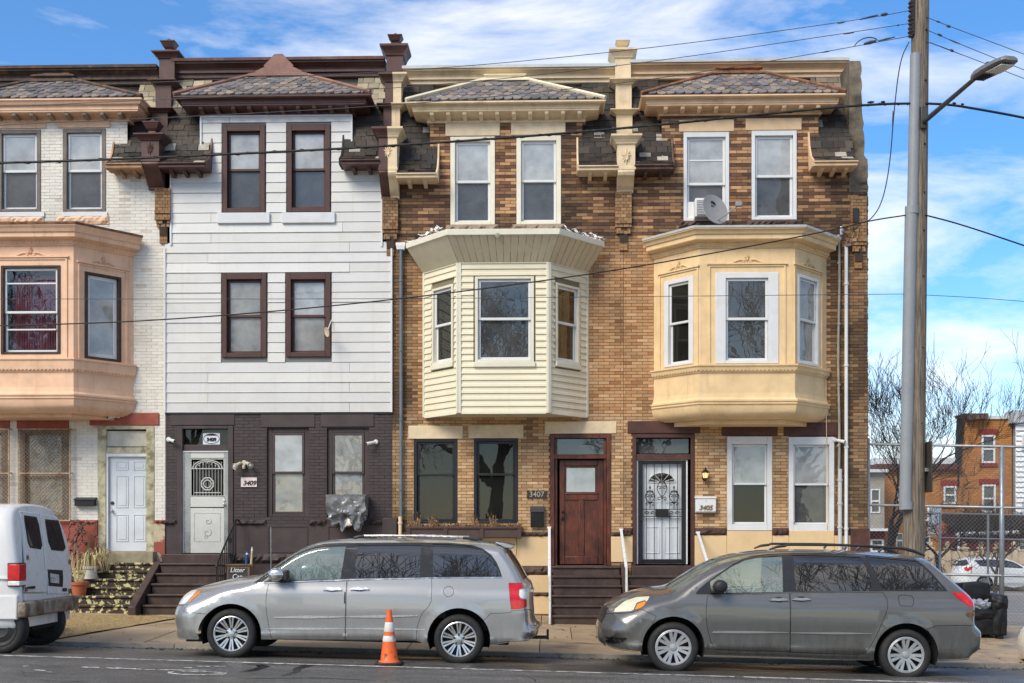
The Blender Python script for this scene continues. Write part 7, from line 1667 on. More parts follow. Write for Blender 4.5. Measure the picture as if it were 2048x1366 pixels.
for k in range(520):
    x = rnd.uniform(a + .03, b - .03); tall = .05 + .09 * max(0, nz(x, 0, 4, 2)) + (.2 if abs(x - X_(838)) < .06 or abs(x - X_(868)) < .08 or abs(x - X_(951)) < .05 or abs(x - X_(985)) < .05 else 0) * rnd.random()
    y = rnd.uniform(-.25, -.06); p0 = Vector((x, y, d - .03)); tp_ = p0 + Vector((rnd.uniform(-.06, .06), rnd.uniform(-.05, .05), tall * rnd.uniform(.6, 1.3) + .02))
    (m if k % 3 else m2).tube([p0, p0.lerp(tp_, .5) + Vector((rnd.uniform(-.02, .02), 0, .01)), tp_], [.004, .003, .002], 3, False)
    for q in range(3):
        c_ = p0.lerp(tp_, rnd.uniform(.4, 1.)); l = rnd.uniform(.012, .035); dv = Vector((rnd.uniform(-1, 1), rnd.uniform(-1, 1), rnd.uniform(-.6, .8))).normalized() * l; ev = Vector((rnd.uniform(-1, 1), rnd.uniform(-1, 1), rnd.uniform(-1, 1))).normalized() * l * .5
        (m if rnd.random() < .75 else m2).add([c_, c_ + dv + ev, c_ + dv * 1.6, c_ + dv - ev], [(0, 1, 2, 3)])
m.build('withered_leaves', DEAD, pl_, kind='stuff'); m2.build('dry_stalks', DEAD2, pl_, kind='stuff')
MB().tube([at(1033, 1076, -.2), at(1034, 1095, -.1), at(1031, 1118, -.07)], .006, 4).build('hose', INK, wb)

# ------------------------------------------------------------------ railings on the stoops
GALV = pm('white_rail_paint', (.7, .71, .72), .45, .08, 9, dirt=.5, dcol=(.25, .25, .26), dpos=(.55, .72), dscale=9)
def rail(label, X, z_top, yt_, yb_, z_low, foot_z):
    k = thing('handrail', label, 'handrail', (X, yb_, foot_z), 'white stoop handrails'); w = .035
    MB().prism([(yt_, z_top), (yt_, z_top - .05), (yb_, z_low - .05), (yb_, z_low)], X - w, X + w * .6, 'x').build('rail', GALV, k, bevel=.006); MB().box(X - .02, X + .02, yb_ - .02, yb_ + .02, foot_z, z_low - .02).build('post', GALV, k); MB().box(X - .05, X + .03, yt_ - .03, yt_ + .05, z_top - .03, z_top + .01).build('wall_bracket', GALV, k)
    return k
Xr = X_(1099.5, -1.); rail('thin white handrail left of the steps to the wooden door', Xr, at(1098, 1054, -.1).z, -.08, -1.75, at(1100, 1150, -1.75).z, G_side(Xr, -1.75))
Xr = X_(1246, -.6); rail('white handrail between the steps of the two tan brick houses', Xr, at(1244, 1058, -.1).z, -.08, -1.7, at(1252, 1130, -1.7).z, G_side(Xr, -1.7))
Xr = X_(1403, -.6); rail('white handrail right of the barred door, above the grey minivan', Xr, at(1397, 1064, -.1).z, -.08, -1.7, at(1412, 1128, -1.7).z, G_side(Xr, -1.7))
Xa, Xb_ = X_(470, -.35), X_(441, -1.72); ir = thing('iron_railing', 'black wrought iron railing beside the brown steps', 'railing', (Xb_, -1.72, G_side(Xb_, -1.72)))
T0, T1 = Vector((Xa, -.3, Z_(1040, -.3))), Vector((Xa, -1.75, at(436, 1128, -1.75).z)); MB().tube([T0 + Vector((0, .25, 0)), T0, T1, T1 + Vector((0, -.04, -.06))], .02, 6).build('top_rail', BLACKMETAL, ir); dz_ = Vector((0, 0, -.68)); MB().tube([T0 + dz_, T1 + dz_], .014, 5).build('bottom_rail', BLACKMETAL, ir)
for k in range(11): t = k / 10; p = T0.lerp(T1, t); MB().tube([p, p + dz_ - Vector((0, 0, .0 if k % 10 else .35))], .009 if k % 10 else .017, 5).build('baluster', BLACKMETAL, ir)
m = MB(); p = T0.lerp(T1, .28) + dz_ * .5
for s_ in (-1, 1):
    for zz_ in (.15, -.15): m.tube([(p.x - .01, p.y + s_ * (.05 + .05 * (1 - t / 7) * math.cos(t)), p.z + zz_ + .07 * (1 - t / 7) * math.sin(t)) for t in np.linspace(0, 6.3, 16)], .007, 4)
m.build('scrollwork', BLACKMETAL, ir)

# ------------------------------------------------------------------ litter box, pots, barrel
BOXW = pm('old_box_wood', (.16, .105, .07), .85, .3, 10, bmp=.3); SLATEB = pm('chalkboard', (.035, .037, .036), .7, .3, 6); CHALK = pm('chalk', (.75, .75, .73), .9, .15, 20, bmp=0)
lx0, lx1, ly = X_(452, -1.5), X_(498, -1.5), -1.5; lz = G_side(lx0, ly); ltop = at(480, 1131, ly).z
lb = thing('litter_box', 'wooden litter box with chalkboard front reading Litter Can beside brown steps', 'litter box', ((lx0 + lx1) / 2, ly, lz))
MB().prism([(ly, lz), (ly + .4, lz), (ly + .4, ltop + .01), (ly + .06, ltop)], lx0, lx1, 'x').build('box', BOXW, lb, bevel=.008); MB().prism([(ly - .01, lz + .3), (ly + .045, ltop - .05), (ly + .06, ltop - .05), (ly + .01, lz + .3)], lx0 + .045, lx1 - .05, 'x').build('chalkboard', SLATEB, lb)
MB().box(lx0 - .02, lx1 + .02, ly + .03, ly + .43, ltop, ltop + .02).build('top_board', BOXW, lb)
ck = FRONT_TEXT; text('lettering', 'Litter\nCan', .125, Matrix.Translation(((lx0 + lx1) / 2 - .01, ly + .015, ltop - .155)) @ FRONT_TEXT @ Matrix.Rotation(R(-6), 4, 'X'), CHALK, lb, .003, .2, .0)
for px, y0_, y1_, mt, lab, r in ((493, 1131, 1103, pm('blue_plastic_stick', (.02, .08, .3), .4, .15, 9, bmp=0), 'blue stick with white cap standing on the litter box', .026), (503, 1131, 1094, pm('pale_wood_stick', (.5, .42, .25), .7, .2, 14, bmp=.1), 'pale yellow stick standing on the litter box', .022)):
    p, q = at(px - 1, y0_, ly + .15), at(px + 1.5, y1_, ly + .15); k = thing('stick', lab, 'stick', p); MB().tube([p - Vector((0, 0, .02)), q], [r * 1.1, r * .8], 8).build('shaft', mt, k, auto=50); MB().tube([p.lerp(q, .78), p.lerp(q, .9)], r * .95, 8).build('band', WHITE_P, k)
TERRA = pm('terracotta_plastic', (.42, .12, .05), .55, .15, 5, dirt=.3, dcol=(.2, .07, .03)); WPOT = pm('white_pot', (.55, .53, .47), .6, .12, 5, dirt=.4, dcol=(.25, .22, .16)); BPOT = pm('brown_pot', (.2, .08, .04), .6, .15, 5)
def stepz(y, zt, zg, n, run, landing): k = int(max(0, min(n - 1, math.floor((-y - landing) / run)))); return zt - k * (zt - zg) / n
STRAW = pm('dry_leaf_straw', (.62, .5, .27), .9, .25, 16, bmp=0); GREENL = pm('green_blade', (.06, .14, .04), .6, .3, 12, bmp=0)
for px, y, r0, r1, h_, mt, lab, kind_ in ((158.5, -1.28, .12, .17, .27, TERRA, 'terracotta pot with dry sticks on the peeling steps behind the white van', 0), (181, -.8, .13, .14, .26, WPOT, 'white pot of drooping straw leaves on the peeling steps', 1), (197, -.42, .09, .12, .2, BPOT, 'small brown pot with dead leaves at the top of the peeling steps', 2)):
    x = X_(px, y); z = stepz(y, zt1, zg1, 6, .27, .05) + .001; k = thing('potted_plant', lab, 'plant', (x, y, z), 'pots on the peeling steps'); rnd = random.Random(px)
    MB().lathe([(r0 * .2, 0), (r0, 0), (r1 - .01, h_ - .06), (r1 + .015, h_ - .055), (r1 + .02, h_), (r1 - .01, h_), (r1 - .02, h_ - .05), (0, h_ - .05)], (x, y, z), 20).build('pot', mt, k, auto=40)
    m = MB(); m2 = MB()
    for q in range((26, 60, 34)[kind_]):
        a_ = rnd.uniform(0, 6.28); p0 = Vector((x + .06 * math.cos(a_), y + .06 * math.sin(a_), z + h_ - .05)); l = rnd.uniform(.25, .6) if kind_ != 0 else rnd.uniform(.2, .75)
        o_ = Vector((math.cos(a_), math.sin(a_) * .7, 0))
        if kind_ == 0: m.tube([p0, p0 + o_ * l * .12 + Vector((0, 0, l * .5)), p0 + o_ * l * .2 + Vector((0, 0, l))], [.007, .006, .003], 4)
        else:
            g = m2 if (kind_ == 1 and q < 5) else m; up = l * (1.1 if g is m2 else .7); out_ = .12 if g is m2 else .32
            P = [p0, p0 + o_ * out_ * .35 + Vector((0, 0, up * .8)), p0 + o_ * out_ * .8 + Vector((0, 0, up * (1.2 if g is m2 else .75))), p0 + o_ * out_ + Vector((0, 0, up * (1.5 if g is m2 else .1) - (0 if g is m2 else .1)))]
            sv = Vector((-o_.y, o_.x, 0)) * .014; g.rings([[p_ - sv * w_, p_ + sv * w_] for p_, w_ in zip(smooth3(P)[::3], np.linspace(1.2, .3, len(smooth3(P)[::3])))], closed=False)
    m.build('dry_leaves', STRAW, k); 
    if m2.f: m2.build('green_leaves', GREENL, k)
vn = thing('bare_vine', 'gnarled bare vine leaning on the red base beside the peeling steps', 'vine', at(150, 1150, -.4)); BARK = pm('vine_bark', (.2, .1, .08), .9, .4, 12, bmp=.4); rnd = random.Random(4)
def gn(P, r, n=26, amp=.03): 
    Q = smooth3([at(x, y, Y) for x, y, Y in P]); Q = [q + Vector((rnd.uniform(-amp, amp), rnd.uniform(-amp, amp), rnd.uniform(-amp, amp))) * (0 if i in (0, len(Q) - 1) else 1) for i, q in enumerate(Q)]; return MB().tube(Q, [r * (1 - .5 * i / len(Q)) for i in range(len(Q))], 6)
gn([(142, 1165, -.5), (146, 1100, -.4), (160, 1055, -.3), (180, 1040, -.2), (190, 1050, -.15)], .035).build('trunk', BARK, vn, smooth=True)
m = MB()
for k in range(26):
    x, y = rnd.uniform(143, 185), rnd.uniform(1045, 1130); b_ = gn([(x, y, -.3), (x + rnd.uniform(-14, 14), y + rnd.uniform(-18, 10), -.35), (x + rnd.uniform(-20, 20), y + rnd.uniform(-20, 30), -.4), (x + rnd.uniform(-22, 18), y + rnd.uniform(0, 55), -.4)], rnd.uniform(.009, .02)); kk = len(m.v); m.v += b_.v; m.f += [tuple(i + kk for i in f) for f in b_.f]; m.c += b_.c
m.build('twigs', BARK, vn, smooth=True)
bx_, by_ = X_(80, -5.), -5.; bz_ = G_side(bx_, by_); br_ = thing('barrel_planter', 'cut down wooden barrel on the verge behind the white van', 'barrel', (bx_, by_, bz_)); WB2 = wood_mat('barrel_wood', (.09, .05, .03), (.22, .14, .09), .6)
for k in range(14):
    t0, t1 = k * 2 * math.pi / 14 + .02, (k + 1) * 2 * math.pi / 14 - .02; MB().rings([[(bx_ + r * math.cos(t), by_ + r * math.sin(t), bz_ + z) for z, r in ((0, .2), (.18, .235), (.36, .25), (.36, .22), (0, .17))] for t in (t0, (t0 + t1) / 2, t1)]).build('stave', WB2, br_)
for z, r in ((.07, .222), (.29, .25)): MB().lathe([(r - .01, z), (r + .006, z), (r + .01, z + .035), (r - .005, z + .035)], (bx_, by_, bz_), 28, cap=False).build('hoop', RIMD, br_)
cb = thing('cardboard_scrap', 'torn brown cardboard on the stoop wall above the grey minivan hood', 'cardboard', at(1425, 1135, -.3)); m = MB(); m.add([at(1412, 1132, -.2), at(1428, 1128, -.28), at(1427, 1120, -.3), at(1437, 1119, -.25), at(1438, 1130, -.2), at(1420, 1138, -.2)], [(0, 1, 2, 3, 4, 5)]); o_ = m.build('sheet', CARD, cb); sm = o_.modifiers.new('solid', 'SOLIDIFY'); sm.thickness = .012

# ------------------------------------------------------------------ armchair
BLKV = pm('black_upholstery', (.009, .009, .01), .55, .2, 5, bmp=.3, bscale=12); AX0, AX1, AY = X_(1905, -2.5), X_(2010, -2.5), -2.55; az = G_side(AX1, AY)
ch = thing('armchair', 'discarded black padded armchair against the chain link fence', 'armchair', ((AX0 + AX1) / 2, AY + .4, az)); fz = az + .07
def blob(name, x0, x1, y0, y1, z0, z1, sq=.5, lvl=14, jig=.012):
    bm = bmesh.new(); bmesh.ops.create_cube(bm, size=2); bmesh.ops.subdivide_edges(bm, edges=bm.edges[:], cuts=lvl, use_grid_fill=True)
    for v in bm.verts:
        p = v.co; s_ = p.normalized(); m_ = max(abs(p.x), abs(p.y), abs(p.z)); q = p * (1 - sq * .5) + s_ * 1.15 * sq * .5 * 1.05; q += s_ * mnoise.noise(Vector((q.x * 2 + x0, q.y * 2, q.z * 2 + z0))) * .06; v.co = Vector(((x0 + x1) / 2 + q.x * (x1 - x0) / 2, (y0 + y1) / 2 + q.y * (y1 - y0) / 2, (z0 + z1) / 2 + q.z * (z1 - z0) / 2))
    me = bpy.data.meshes.new(name); bm.to_mesh(me); bm.free(); me.shade_smooth(); me.materials.append(BLKV); return link(bpy.data.objects.new(name, me), ch)
blob('base', AX0 + .1, AX1 - .12, AY + .02, AY + .8, fz, fz + .4, .15); blob('seat_cushion', AX0 + .18, AX1 - .2, AY - .02, AY + .7, fz + .3, fz + .48, .45)
for x0, x1 in ((AX0 - .02, AX0 + .24), (AX1 - .24, AX1 + .02)): blob('arm', x0, x1, AY - .02, AY + .85, fz - .01, fz + .6, .3); blob('arm_roll', x0 - .03, x1 + .03, AY - .03, AY + .9, fz + .45, fz + .74, .8)
blob('backrest', AX0 + .05, AX1 - .05, AY + .6, AY + .95, fz, fz + .92, .35); blob('back_pillow', AX0 + .3, AX0 + .82, AY + .4, AY + .68, fz + .42, fz + .95, .6)
for x in (AX0 + .08, AX1 - .1):
    for y in (AY + .05, AY + .75): MB().box(x - .06, x + .06, y - .04, y + .04, az - .01, fz + .04).build('foot', BLKV, ch, bevel=.006)
bg_ = thing('plastic_bag', 'crumpled pale plastic bag on the black armchair seat', 'bag', at(1962, 1250, AY + .1)); bm = bmesh.new(); bmesh.ops.create_icosphere(bm, subdivisions=4, radius=1); c0_ = at(1962, 1244, AY + .12)
for v in bm.verts: t = mnoise.turbulence(v.co * 1.7, 4, True); v.co = Vector((c0_.x + v.co.x * .2 * (.7 + t * .5), c0_.y + v.co.y * .16 * (.7 + t * .5), fz + .5 + (v.co.z * .11 + .05) * (.6 + t * .6)))
me = bpy.data.meshes.new('sheet'); bm.to_mesh(me); bm.free(); me.materials.append(pm('pale_plastic', (.26, .28, .32), .3, .3, 9, bmp=.5, bscale=14)); link(bpy.data.objects.new('sheet', me), bg_)
# ------------------------------------------------------------------ bare trees
BARKD = pm('bare_bark', (.05, .04, .033), .95, .35, 9, bmp=.5)
def grow(seed, H, r0, levels=5, spread=.75, trunk=.28, kids=(3, 5), up=.25, thin=.55, minr=.006, droop=0.):
    rnd = random.Random(seed); tr = MB(); cr = MB()
    def br(p, d, l, r, lev):
        n = 5 if lev < 3 else 3; P = [p]; Rr = [r]; q = p.copy(); dd = d.copy()
        for i in range(n):
            w = .16 if lev else .06
            dd = (dd + Vector((rnd.uniform(-w, w), rnd.uniform(-w, w), rnd.uniform(-w, w) + (up * .12 if lev else .05) - droop * lev * .03))).normalized()
            q = q + dd * l / n; P.append(q); Rr.append(max(minr * .7, r * (1 - .45 * (i + 1) / n)))
        (tr if lev == 0 else cr).tube(P, Rr, 8 if lev == 0 else 5 if lev < 3 else 3, False)
        if lev >= levels: return
        k = rnd.randint(*kids) + (1 if lev == 0 else 0)
        for j in range(k):
            t = rnd.uniform(.35 if lev else .55, 1.) if j < k - 1 else 1.; i = min(n - 1, int(t * n)); b = P[i].lerp(P[i + 1], t * n - i) if i < n else P[-1]
            a = rnd.uniform(0, 6.28); per = dd.cross(Vector((math.cos(a), math.sin(a), .3))).normalized()
            nd = (dd * (1 - spread * .45) + per * spread * rnd.uniform(.6, 1.1) + Vector((0, 0, up * .5))).normalized()
            br(b, nd, l * rnd.uniform(.55, .82) * (1.25 if lev == 0 else 1), max(minr, Rr[i] * rnd.uniform(.45, .7)), lev + 1)
    br(Vector((0, 0, 0)), Vector((rnd.uniform(-.05, .05), rnd.uniform(-.05, .05), 1)).normalized(), H * trunk, r0, 0)
    return tr, cr
def tree(label, seed, loc, H, r0, mat=BARKD, name='bare_tree', group=None, rot=0, **k):
    t = thing(name, label, 'tree', loc, group); t.rotation_euler.z = rot; a, b = grow(seed, H, r0, **k)
    for nm, m in (('trunk', a), ('crown', b)):
        me = bpy.data.meshes.new(nm); me.from_pydata(m.v, [], m.f); me.shade_smooth(); me.materials.append(mat); o = bpy.data.objects.new(nm, me); COL.objects.link(o); o.parent = t
    return t
def copy_tree(t, label, loc, rot, s):
    c = t.copy(); COL.objects.link(c); c.location = loc; c.rotation_euler.z = rot; c.scale = (s * 1.6,) * 3; c['label'] = label
    for ch_ in t.children: d_ = ch_.copy(); COL.objects.link(d_); d_.parent = c
p = at(1778, 1120, 14); tree('tall bare tree behind the fence, left of the utility pole', 12, (p.x, 14, G_lot(p.x, 14)), 12.5, .14, levels=6, spread=.62, up=.55, kids=(3, 4), minr=.006, trunk=.2)
p = at(1884, 1110, 18); tree('low spreading bare tree in front of the orange brick house', 31, (p.x, 18, G_lot(p.x, 18)), 4.6, .15, levels=5, spread=.95, up=.1, kids=(3, 5), minr=.009, trunk=.3)
p = at(1990, 1110, 24); tree('thin bare shrub tree in front of the white sided house', 33, (p.x, 24, G_lot(p.x, 24)), 5., .09, levels=5, spread=.8, up=.3, minr=.01, trunk=.25)
t0_ = tree('bare tree across the road, mirrored in the glass, fourth from the left of the row', 5, (-3, -38, -.1), 17, .34, levels=6, spread=.7, up=.3, kids=(3, 4), minr=.011, trunk=.2, group='bare trees across the road')
PLC = ('farthest left but one', 'third from the left', 'fifth from the left', 'third from the right', 'second from the right', 'farthest right', 'farthest left')
t0_.scale = (1.6,) * 3
for k, (x, y, r, s) in enumerate(((-19, -37, 1.1, .95), (-10.5, -41, 2.3, 1.05), (5, -40, 3.6, .9), (12.5, -37, 4.4, 1.), (21, -39, 5.6, 1.08), (30, -41, .6, 1.), (-28, -42, 3.1, 1.))): copy_tree(t0_, 'bare tree across the road, mirrored in the glass, ' + PLC[k] + ' of the row', (x, y, -.021 * clampx(x)), r, s)

# ------------------------------------------------------------------ chain link fence along the lot
GALVM = pm('galvanised_steel', (.3, .32, .34), .45, .15, 6, metal=.6, bmp=.1)
fa, fb = X_(1738), 15.5; FY = .1; fz = lambda x: -.021 * (x - fa) + G_side(fa, 0) - .02
zt0, zm0_, zl0 = Z_(889), Z_(1010), Z_(1145); fo = lambda z0: (lambda x: z0 - .021 * (x - fa))
fn = thing('chain_link_fence', 'tall galvanised chain link fence beside the end house', 'fence', (fa, FY, fz(fa)))
for px, r in ((1738, .045), (2007, .05)):
    x = X_(px); MB().tube([(x, FY, fz(x) - .1), (x, FY, zt0 - .021 * (x - fa) + .12 * (px < 1800))], r, 10).build('post', GALVM, fn, smooth=True)
x = X_(2007) + (X_(2007) - fa); MB().tube([(x, FY, fz(x) - .1), (x, FY, zt0 - .021 * (x - fa))], .05, 10).build('post', GALVM, fn, smooth=True)
for z0 in (zt0, zm0_, zl0): MB().tube([(fa, FY - .02, z0), (fb, FY - .02, fo(z0)(fb))], .027, 8).build('rail', GALVM, fn, smooth=True)
m = MB(); st = .085; x = fa - 4; hgt = zt0 - fz(fa) - .08
while x < fb + .1:
    for sg in (1, -1):
        for_x = [(x, 0.), (x + hgt, hgt)] if sg > 0 else [(x, hgt), (x + hgt, 0.)]
        (xa, ha), (xb, hb) = for_x
        t0, t1 = max(0, (fa - xa) / (xb - xa)), min(1, (fb - xa) / (xb - xa))
        if t1 > t0:
            pp = lambda t: (xa + (xb - xa) * t, FY + sg * .004, fz(xa + (xb - xa) * t) + .06 + ha + (hb - ha) * t)
            m.tube([pp(t0), pp(t1)], .0025, 3, False)
    x += st
m.build('wire_mesh', GALVM, fn, kind='stuff')
m = MB(); x = fa
while x < fb: m.tube([(x, FY, fo(zt0)(x) - .03), (x + .03, FY, fo(zt0)(x) + .05)], .004, 3); x += .085
m.build('barb_row', GALVM, fn, kind='stuff')
f2 = thing('chain_link_fence', 'lower inner chain link fence farther back in the lot', 'fence', (at(1976, 1118, 12).x, 12, G_lot(15, 12)))
for px in (1976, 2080, 1880): q = at(px, 1027, 12); MB().tube([(q.x, 12, G_lot(q.x, 12) - .05), (q.x, 12, q.z)], .035, 8).build('post', GALVM, f2)
for py in (1029, 1078): a_, b_ = at(1840, py - 4, 12), at(2120, py + 3, 12); MB().tube([a_, b_], .022, 6).build('rail', GALVM, f2)

# ------------------------------------------------------------------ houses and wall across the lot
ORB = pm('orange_brick_far', (.42, .185, .05), .85, .12, 2, bmp=.2, bscale=20)
def obrick():
    m, N, L, b = nmat('orange_brickwork'); g = N.new('ShaderNodeNewGeometry'); mp_ = N.new('ShaderNodeMapping'); mp_.inputs['Rotation'].default_value = (R(90), 0, 0); L.new(g.outputs['Position'], mp_.inputs['Vector'])
    t = N.new('ShaderNodeTexBrick'); t.inputs['Scale'].default_value = 1; t.inputs['Brick Width'].default_value = .3; t.inputs['Row Height'].default_value = .1; t.inputs['Mortar Size'].default_value = .012
    t.inputs['Color1'].default_value = (.47, .2, .05, 1); t.inputs['Color2'].default_value = (.34, .13, .035, 1); t.inputs['Mortar'].default_value = (.2, .1, .045, 1); L.new(mp_.outputs['Vector'], t.inputs['Vector']); L.new(t.outputs['Color'], b.inputs['Base Color']); b.inputs['Roughness'].default_value = .9; return m
OBR = obrick(); BY = 36.
def far_window(h, px, Y, frame, lint=None, shade=None):
    a, b, c, d = RB(*px, Y); w = MB().frame(a, b, c, d, (b - a) * .13, Y - .05, Y + .1).box(a + (b - a) * .13, b - (b - a) * .13, Y - .02, Y + .06, (c + d) / 2 - .04, (c + d) / 2 + .04).build('window', frame, h); MB().box(a + .05, b - .05, Y + .03, Y + .05, c + .05, d - .05).build('pane', PANE_GREY, w)
    MB().box(a, b, Y + .12, Y + .14, c, d).build('blind', shade or DARKROOM, w)
    if lint: MB().box(a - .15, b + .15, Y - .06, Y + .1, d, d + .28).box(a - .1, b + .1, Y - .08, Y + .1, c - .18, c).build('lintel', lint, h)
    return (a, b, c, d)
RLIN = pm('far_red_lintel', (.2, .035, .025), .8, .2, 4)
gx = at(1975, 1120, BY).x; gl = G_lot(gx, BY) - .6
oh = thing('brick_house', 'orange brick three storey house across the lot behind the fence', 'house', (gx, BY, gl)); hl = []
for px, s_ in (((1963, 870, 1990, 926), CURT_W), ((1964, 969, 1991, 1025), DARKROOM), ((1887, 972, 1912, 1008), DARKROOM), ((1794, 974, 1807, 1026), DARKROOM), ((1888, 1068, 1912, 1102), DARKROOM), ((1792, 1066, 1806, 1096), DARKROOM), ((1846, 1072, 1860, 1101), DARKROOM)): hl.append(far_window(oh, px, BY, WHITE_P, RLIN if px[0] > 1880 else None, s_))
xl, xr, xe = X_(1921, BY), X_(2024, BY), X_(1762, BY); zt_, ze_ = Z_(842, BY), Z_(941, BY)
m = MB(); cells(m, 0, 0, 0, 0, hl, BY, .2, [(xl, xr, gl - .5, zt_ - 2.2), (xe, xl, gl - .5, ze_)] + [(X_(1928, BY), xr, zt_ - 2.2, zt_)]); m.add([(xl, BY, zt_ - 2.2), (X_(1928, BY), BY, zt_ - 2.2), (X_(1928, BY), BY, zt_)], [(0, 1, 2)]); wl = m.build('wall', OBR, oh)
MB().box(xl + .05, xr - .02, BY + .25, BY + 1.8, gl - .5, zt_ - 2.3).box(xe, xl, BY + .25, BY + 6, gl - .5, ze_ - .1).build('shell', OBR, oh)
MB().box(X_(1940, BY) + .05, xr - .05, BY + .05, BY + 1.2, zt_ - 2.3, zt_ - .1).build('attic', OBR, oh)
MB().prism([(X_(1923, BY), Z_(831, BY)), (X_(1970, BY), Z_(831, BY)), (X_(1970, BY), Z_(841, BY)), (X_(1930, BY), Z_(844, BY))], BY - .5, BY + 1, 'y').build('cornice', DKRUST, oh); MB().box(X_(1970, BY), X_(2021, BY), BY - .1, BY + .6, Z_(841, BY), Z_(834, BY)).build('parapet', ALU, oh)
MB().prism([(X_(1928, BY) - .02, zt_), (xl - .02, zt_ - 2.3), (xl - .3, zt_ - 2.4), (X_(1928, BY) - .35, zt_ + .05)], BY - .12, BY + .05, 'y').build('mansard_slope', TAR2, oh)
MB().box(xe - .3, xl - .05, BY - .35, BY + 6, ze_, ze_ + .28).build('ell_cornice', pm('far_maroon_trim', (.09, .03, .025), .7, .2, 4), oh); MB().box(xe - .2, xl - .05, BY - .1, BY + 6.2, ze_ + .28, ze_ + .6).build('ell_roof', ALU, oh)
m = MB(); q0, q1 = at(1917, 868, BY - 1), at(1924, 892, BY - 1); m.tube([(q0.x, BY - 1, q1.z - 2), (q0.x, BY - 1, q0.z), (q1.x, BY - 1, q0.z + .3)], .05, 5); m.build('roof_ladder', BLACKMETAL, oh)
FSID = pm('far_white_siding', (.72, .73, .73), .6, .05, 2)
gh = thing('sided_house', 'white clapboard house at the far right behind the fence', 'house', (X_(2060, BY), BY - .5, gl)); xa, xb = X_(2024.5, BY), X_(2150, BY); zc = Z_(826, BY); z = Z_(1046, BY)
MB().box(xa + .06, xb, BY - .4, BY + 8, gl - .5, zc - .3).build('wall', pm('siding_gap_far', (.3, .3, .3), .8, .1, 3), gh)
while z < Z_(850, BY): MB().prism([(BY - .4, z), (BY - .5, z), (BY - .42, z + .24), (BY - .4, z + .24)], xa, xb, 'x').build('siding_board', FSID, gh); z += .25
MB().box(xa - .2, xb, BY - .7, BY + .5, Z_(850, BY), zc).build('cornice', pm('far_grey_fascia', (.42, .43, .44), .6, .1, 3), gh); far_window(gh, (2044, 868, 2066, 900), BY - .55, WHITE_P, None)
gg = thing('garage', 'low maroon garage with dark roof behind the concrete fence', 'garage', (X_(1985, 33), 33, gl)); xa, xb = X_(1917, 33), X_(2150, 33)
MB().box(xa, xb, 33, 35.7, gl - .5, Z_(1068, 33)).build('wall', pm('far_maroon_wall', (.14, .022, .02), .8, .2, 1.5), gg); MB().prism([(32.7, Z_(1067, 33)), (32.7, Z_(1064, 33)), (35.6, Z_(1030, 35.5)), (35.6, Z_(1033, 35.5))], xa - .2, xb, 'x').build('roof', TAR2, gg); MB().tube([(xa - .25, 32.65, Z_(1068, 33)), (xb, 32.65, Z_(1060, 33))], .09, 6).build('gutter', WHITE_P, gg); MB().tube([(xa - .1, 32.7, gl), (xa - .1, 32.7, Z_(1068, 33))], .06, 6).build('downpipe', WHITE_P, gg); far_window(gg, (2037, 1077, 2052, 1101), 32.95, WHITE_P)
ph = thing('row_house', 'grey fronted house with white windows behind the fence beside the tan corner', 'house', (X_(1750, 34), 34, gl)); xa, xb = X_(1690, 34), X_(1769, 34); ghl = [far_window(ph, (1741, 978, 1760, 1026), 34, WHITE_P, None), far_window(ph, (1741, 1078, 1767, 1104), 34, WHITE_P, None)]
m = MB(); cells(m, 0, 0, 0, 0, ghl, 34, .2, [(xa, xb, gl - .5, Z_(945, 34))]); m.build('wall', pm('far_grey_render', (.3, .27, .23), .85, .2, 1.5), ph); MB().box(xa, xb, 34.25, 42, gl - .5, Z_(946, 34)).build('shell', MATS['far_grey_render'], ph); MB().box(xa, xb, 33.4, 34, Z_(1062, 34), Z_(1057, 34)).build('porch_roof', WHITE_P, ph); MB().box(xa, xb, 33.9, 33.99, Z_(1078, 34), Z_(1062, 34)).build('porch_fascia', MATS['far_maroon_wall'], ph); MB().box(xa - .2, xb + .1, 33.7, 42, Z_(946, 34), Z_(940, 34)).build('roof', ALU, ph)
CF = pm('beige_concrete_fence', (.46, .37, .26), .85, .12, 2, bmp=.2, bscale=15)
cf = thing('concrete_fence', 'beige concrete panel fence with ball topped posts across the lot', 'fence', (X_(1930, 30), 30, gl))
pxs = [1828, 1861, 1895, 1929, 1962, 1994, 2028, 2061, 2094]
for px in pxs:
    q = at(px, 1100, 30); MB().ringbox(q.x - .12, q.x + .12, 29.88, 30.12, [(0, gl - .5), (0, Z_(1098, 30)), (.04, Z_(1097, 30)), (.04, Z_(1095, 30)), (-.02, Z_(1094, 30))]).lathe([(.0, .0), (.08, .03), (.13, .14), (.09, .24), (0, .3)], (q.x, 30, Z_(1095, 30)), 10).build('post', CF, cf)
for p_, q_ in zip(pxs, pxs[1:]):
    a_, b_ = at(p_, 1100, 30).x + .12, at(q_, 1100, 30).x - .12
    for k in range(3): zt2 = Z_(1102, 30) - k * .62; MB().box(a_, b_, 29.96, 30.04, zt2 - .6, zt2).build('panel', CF, cf, bevel=.01)
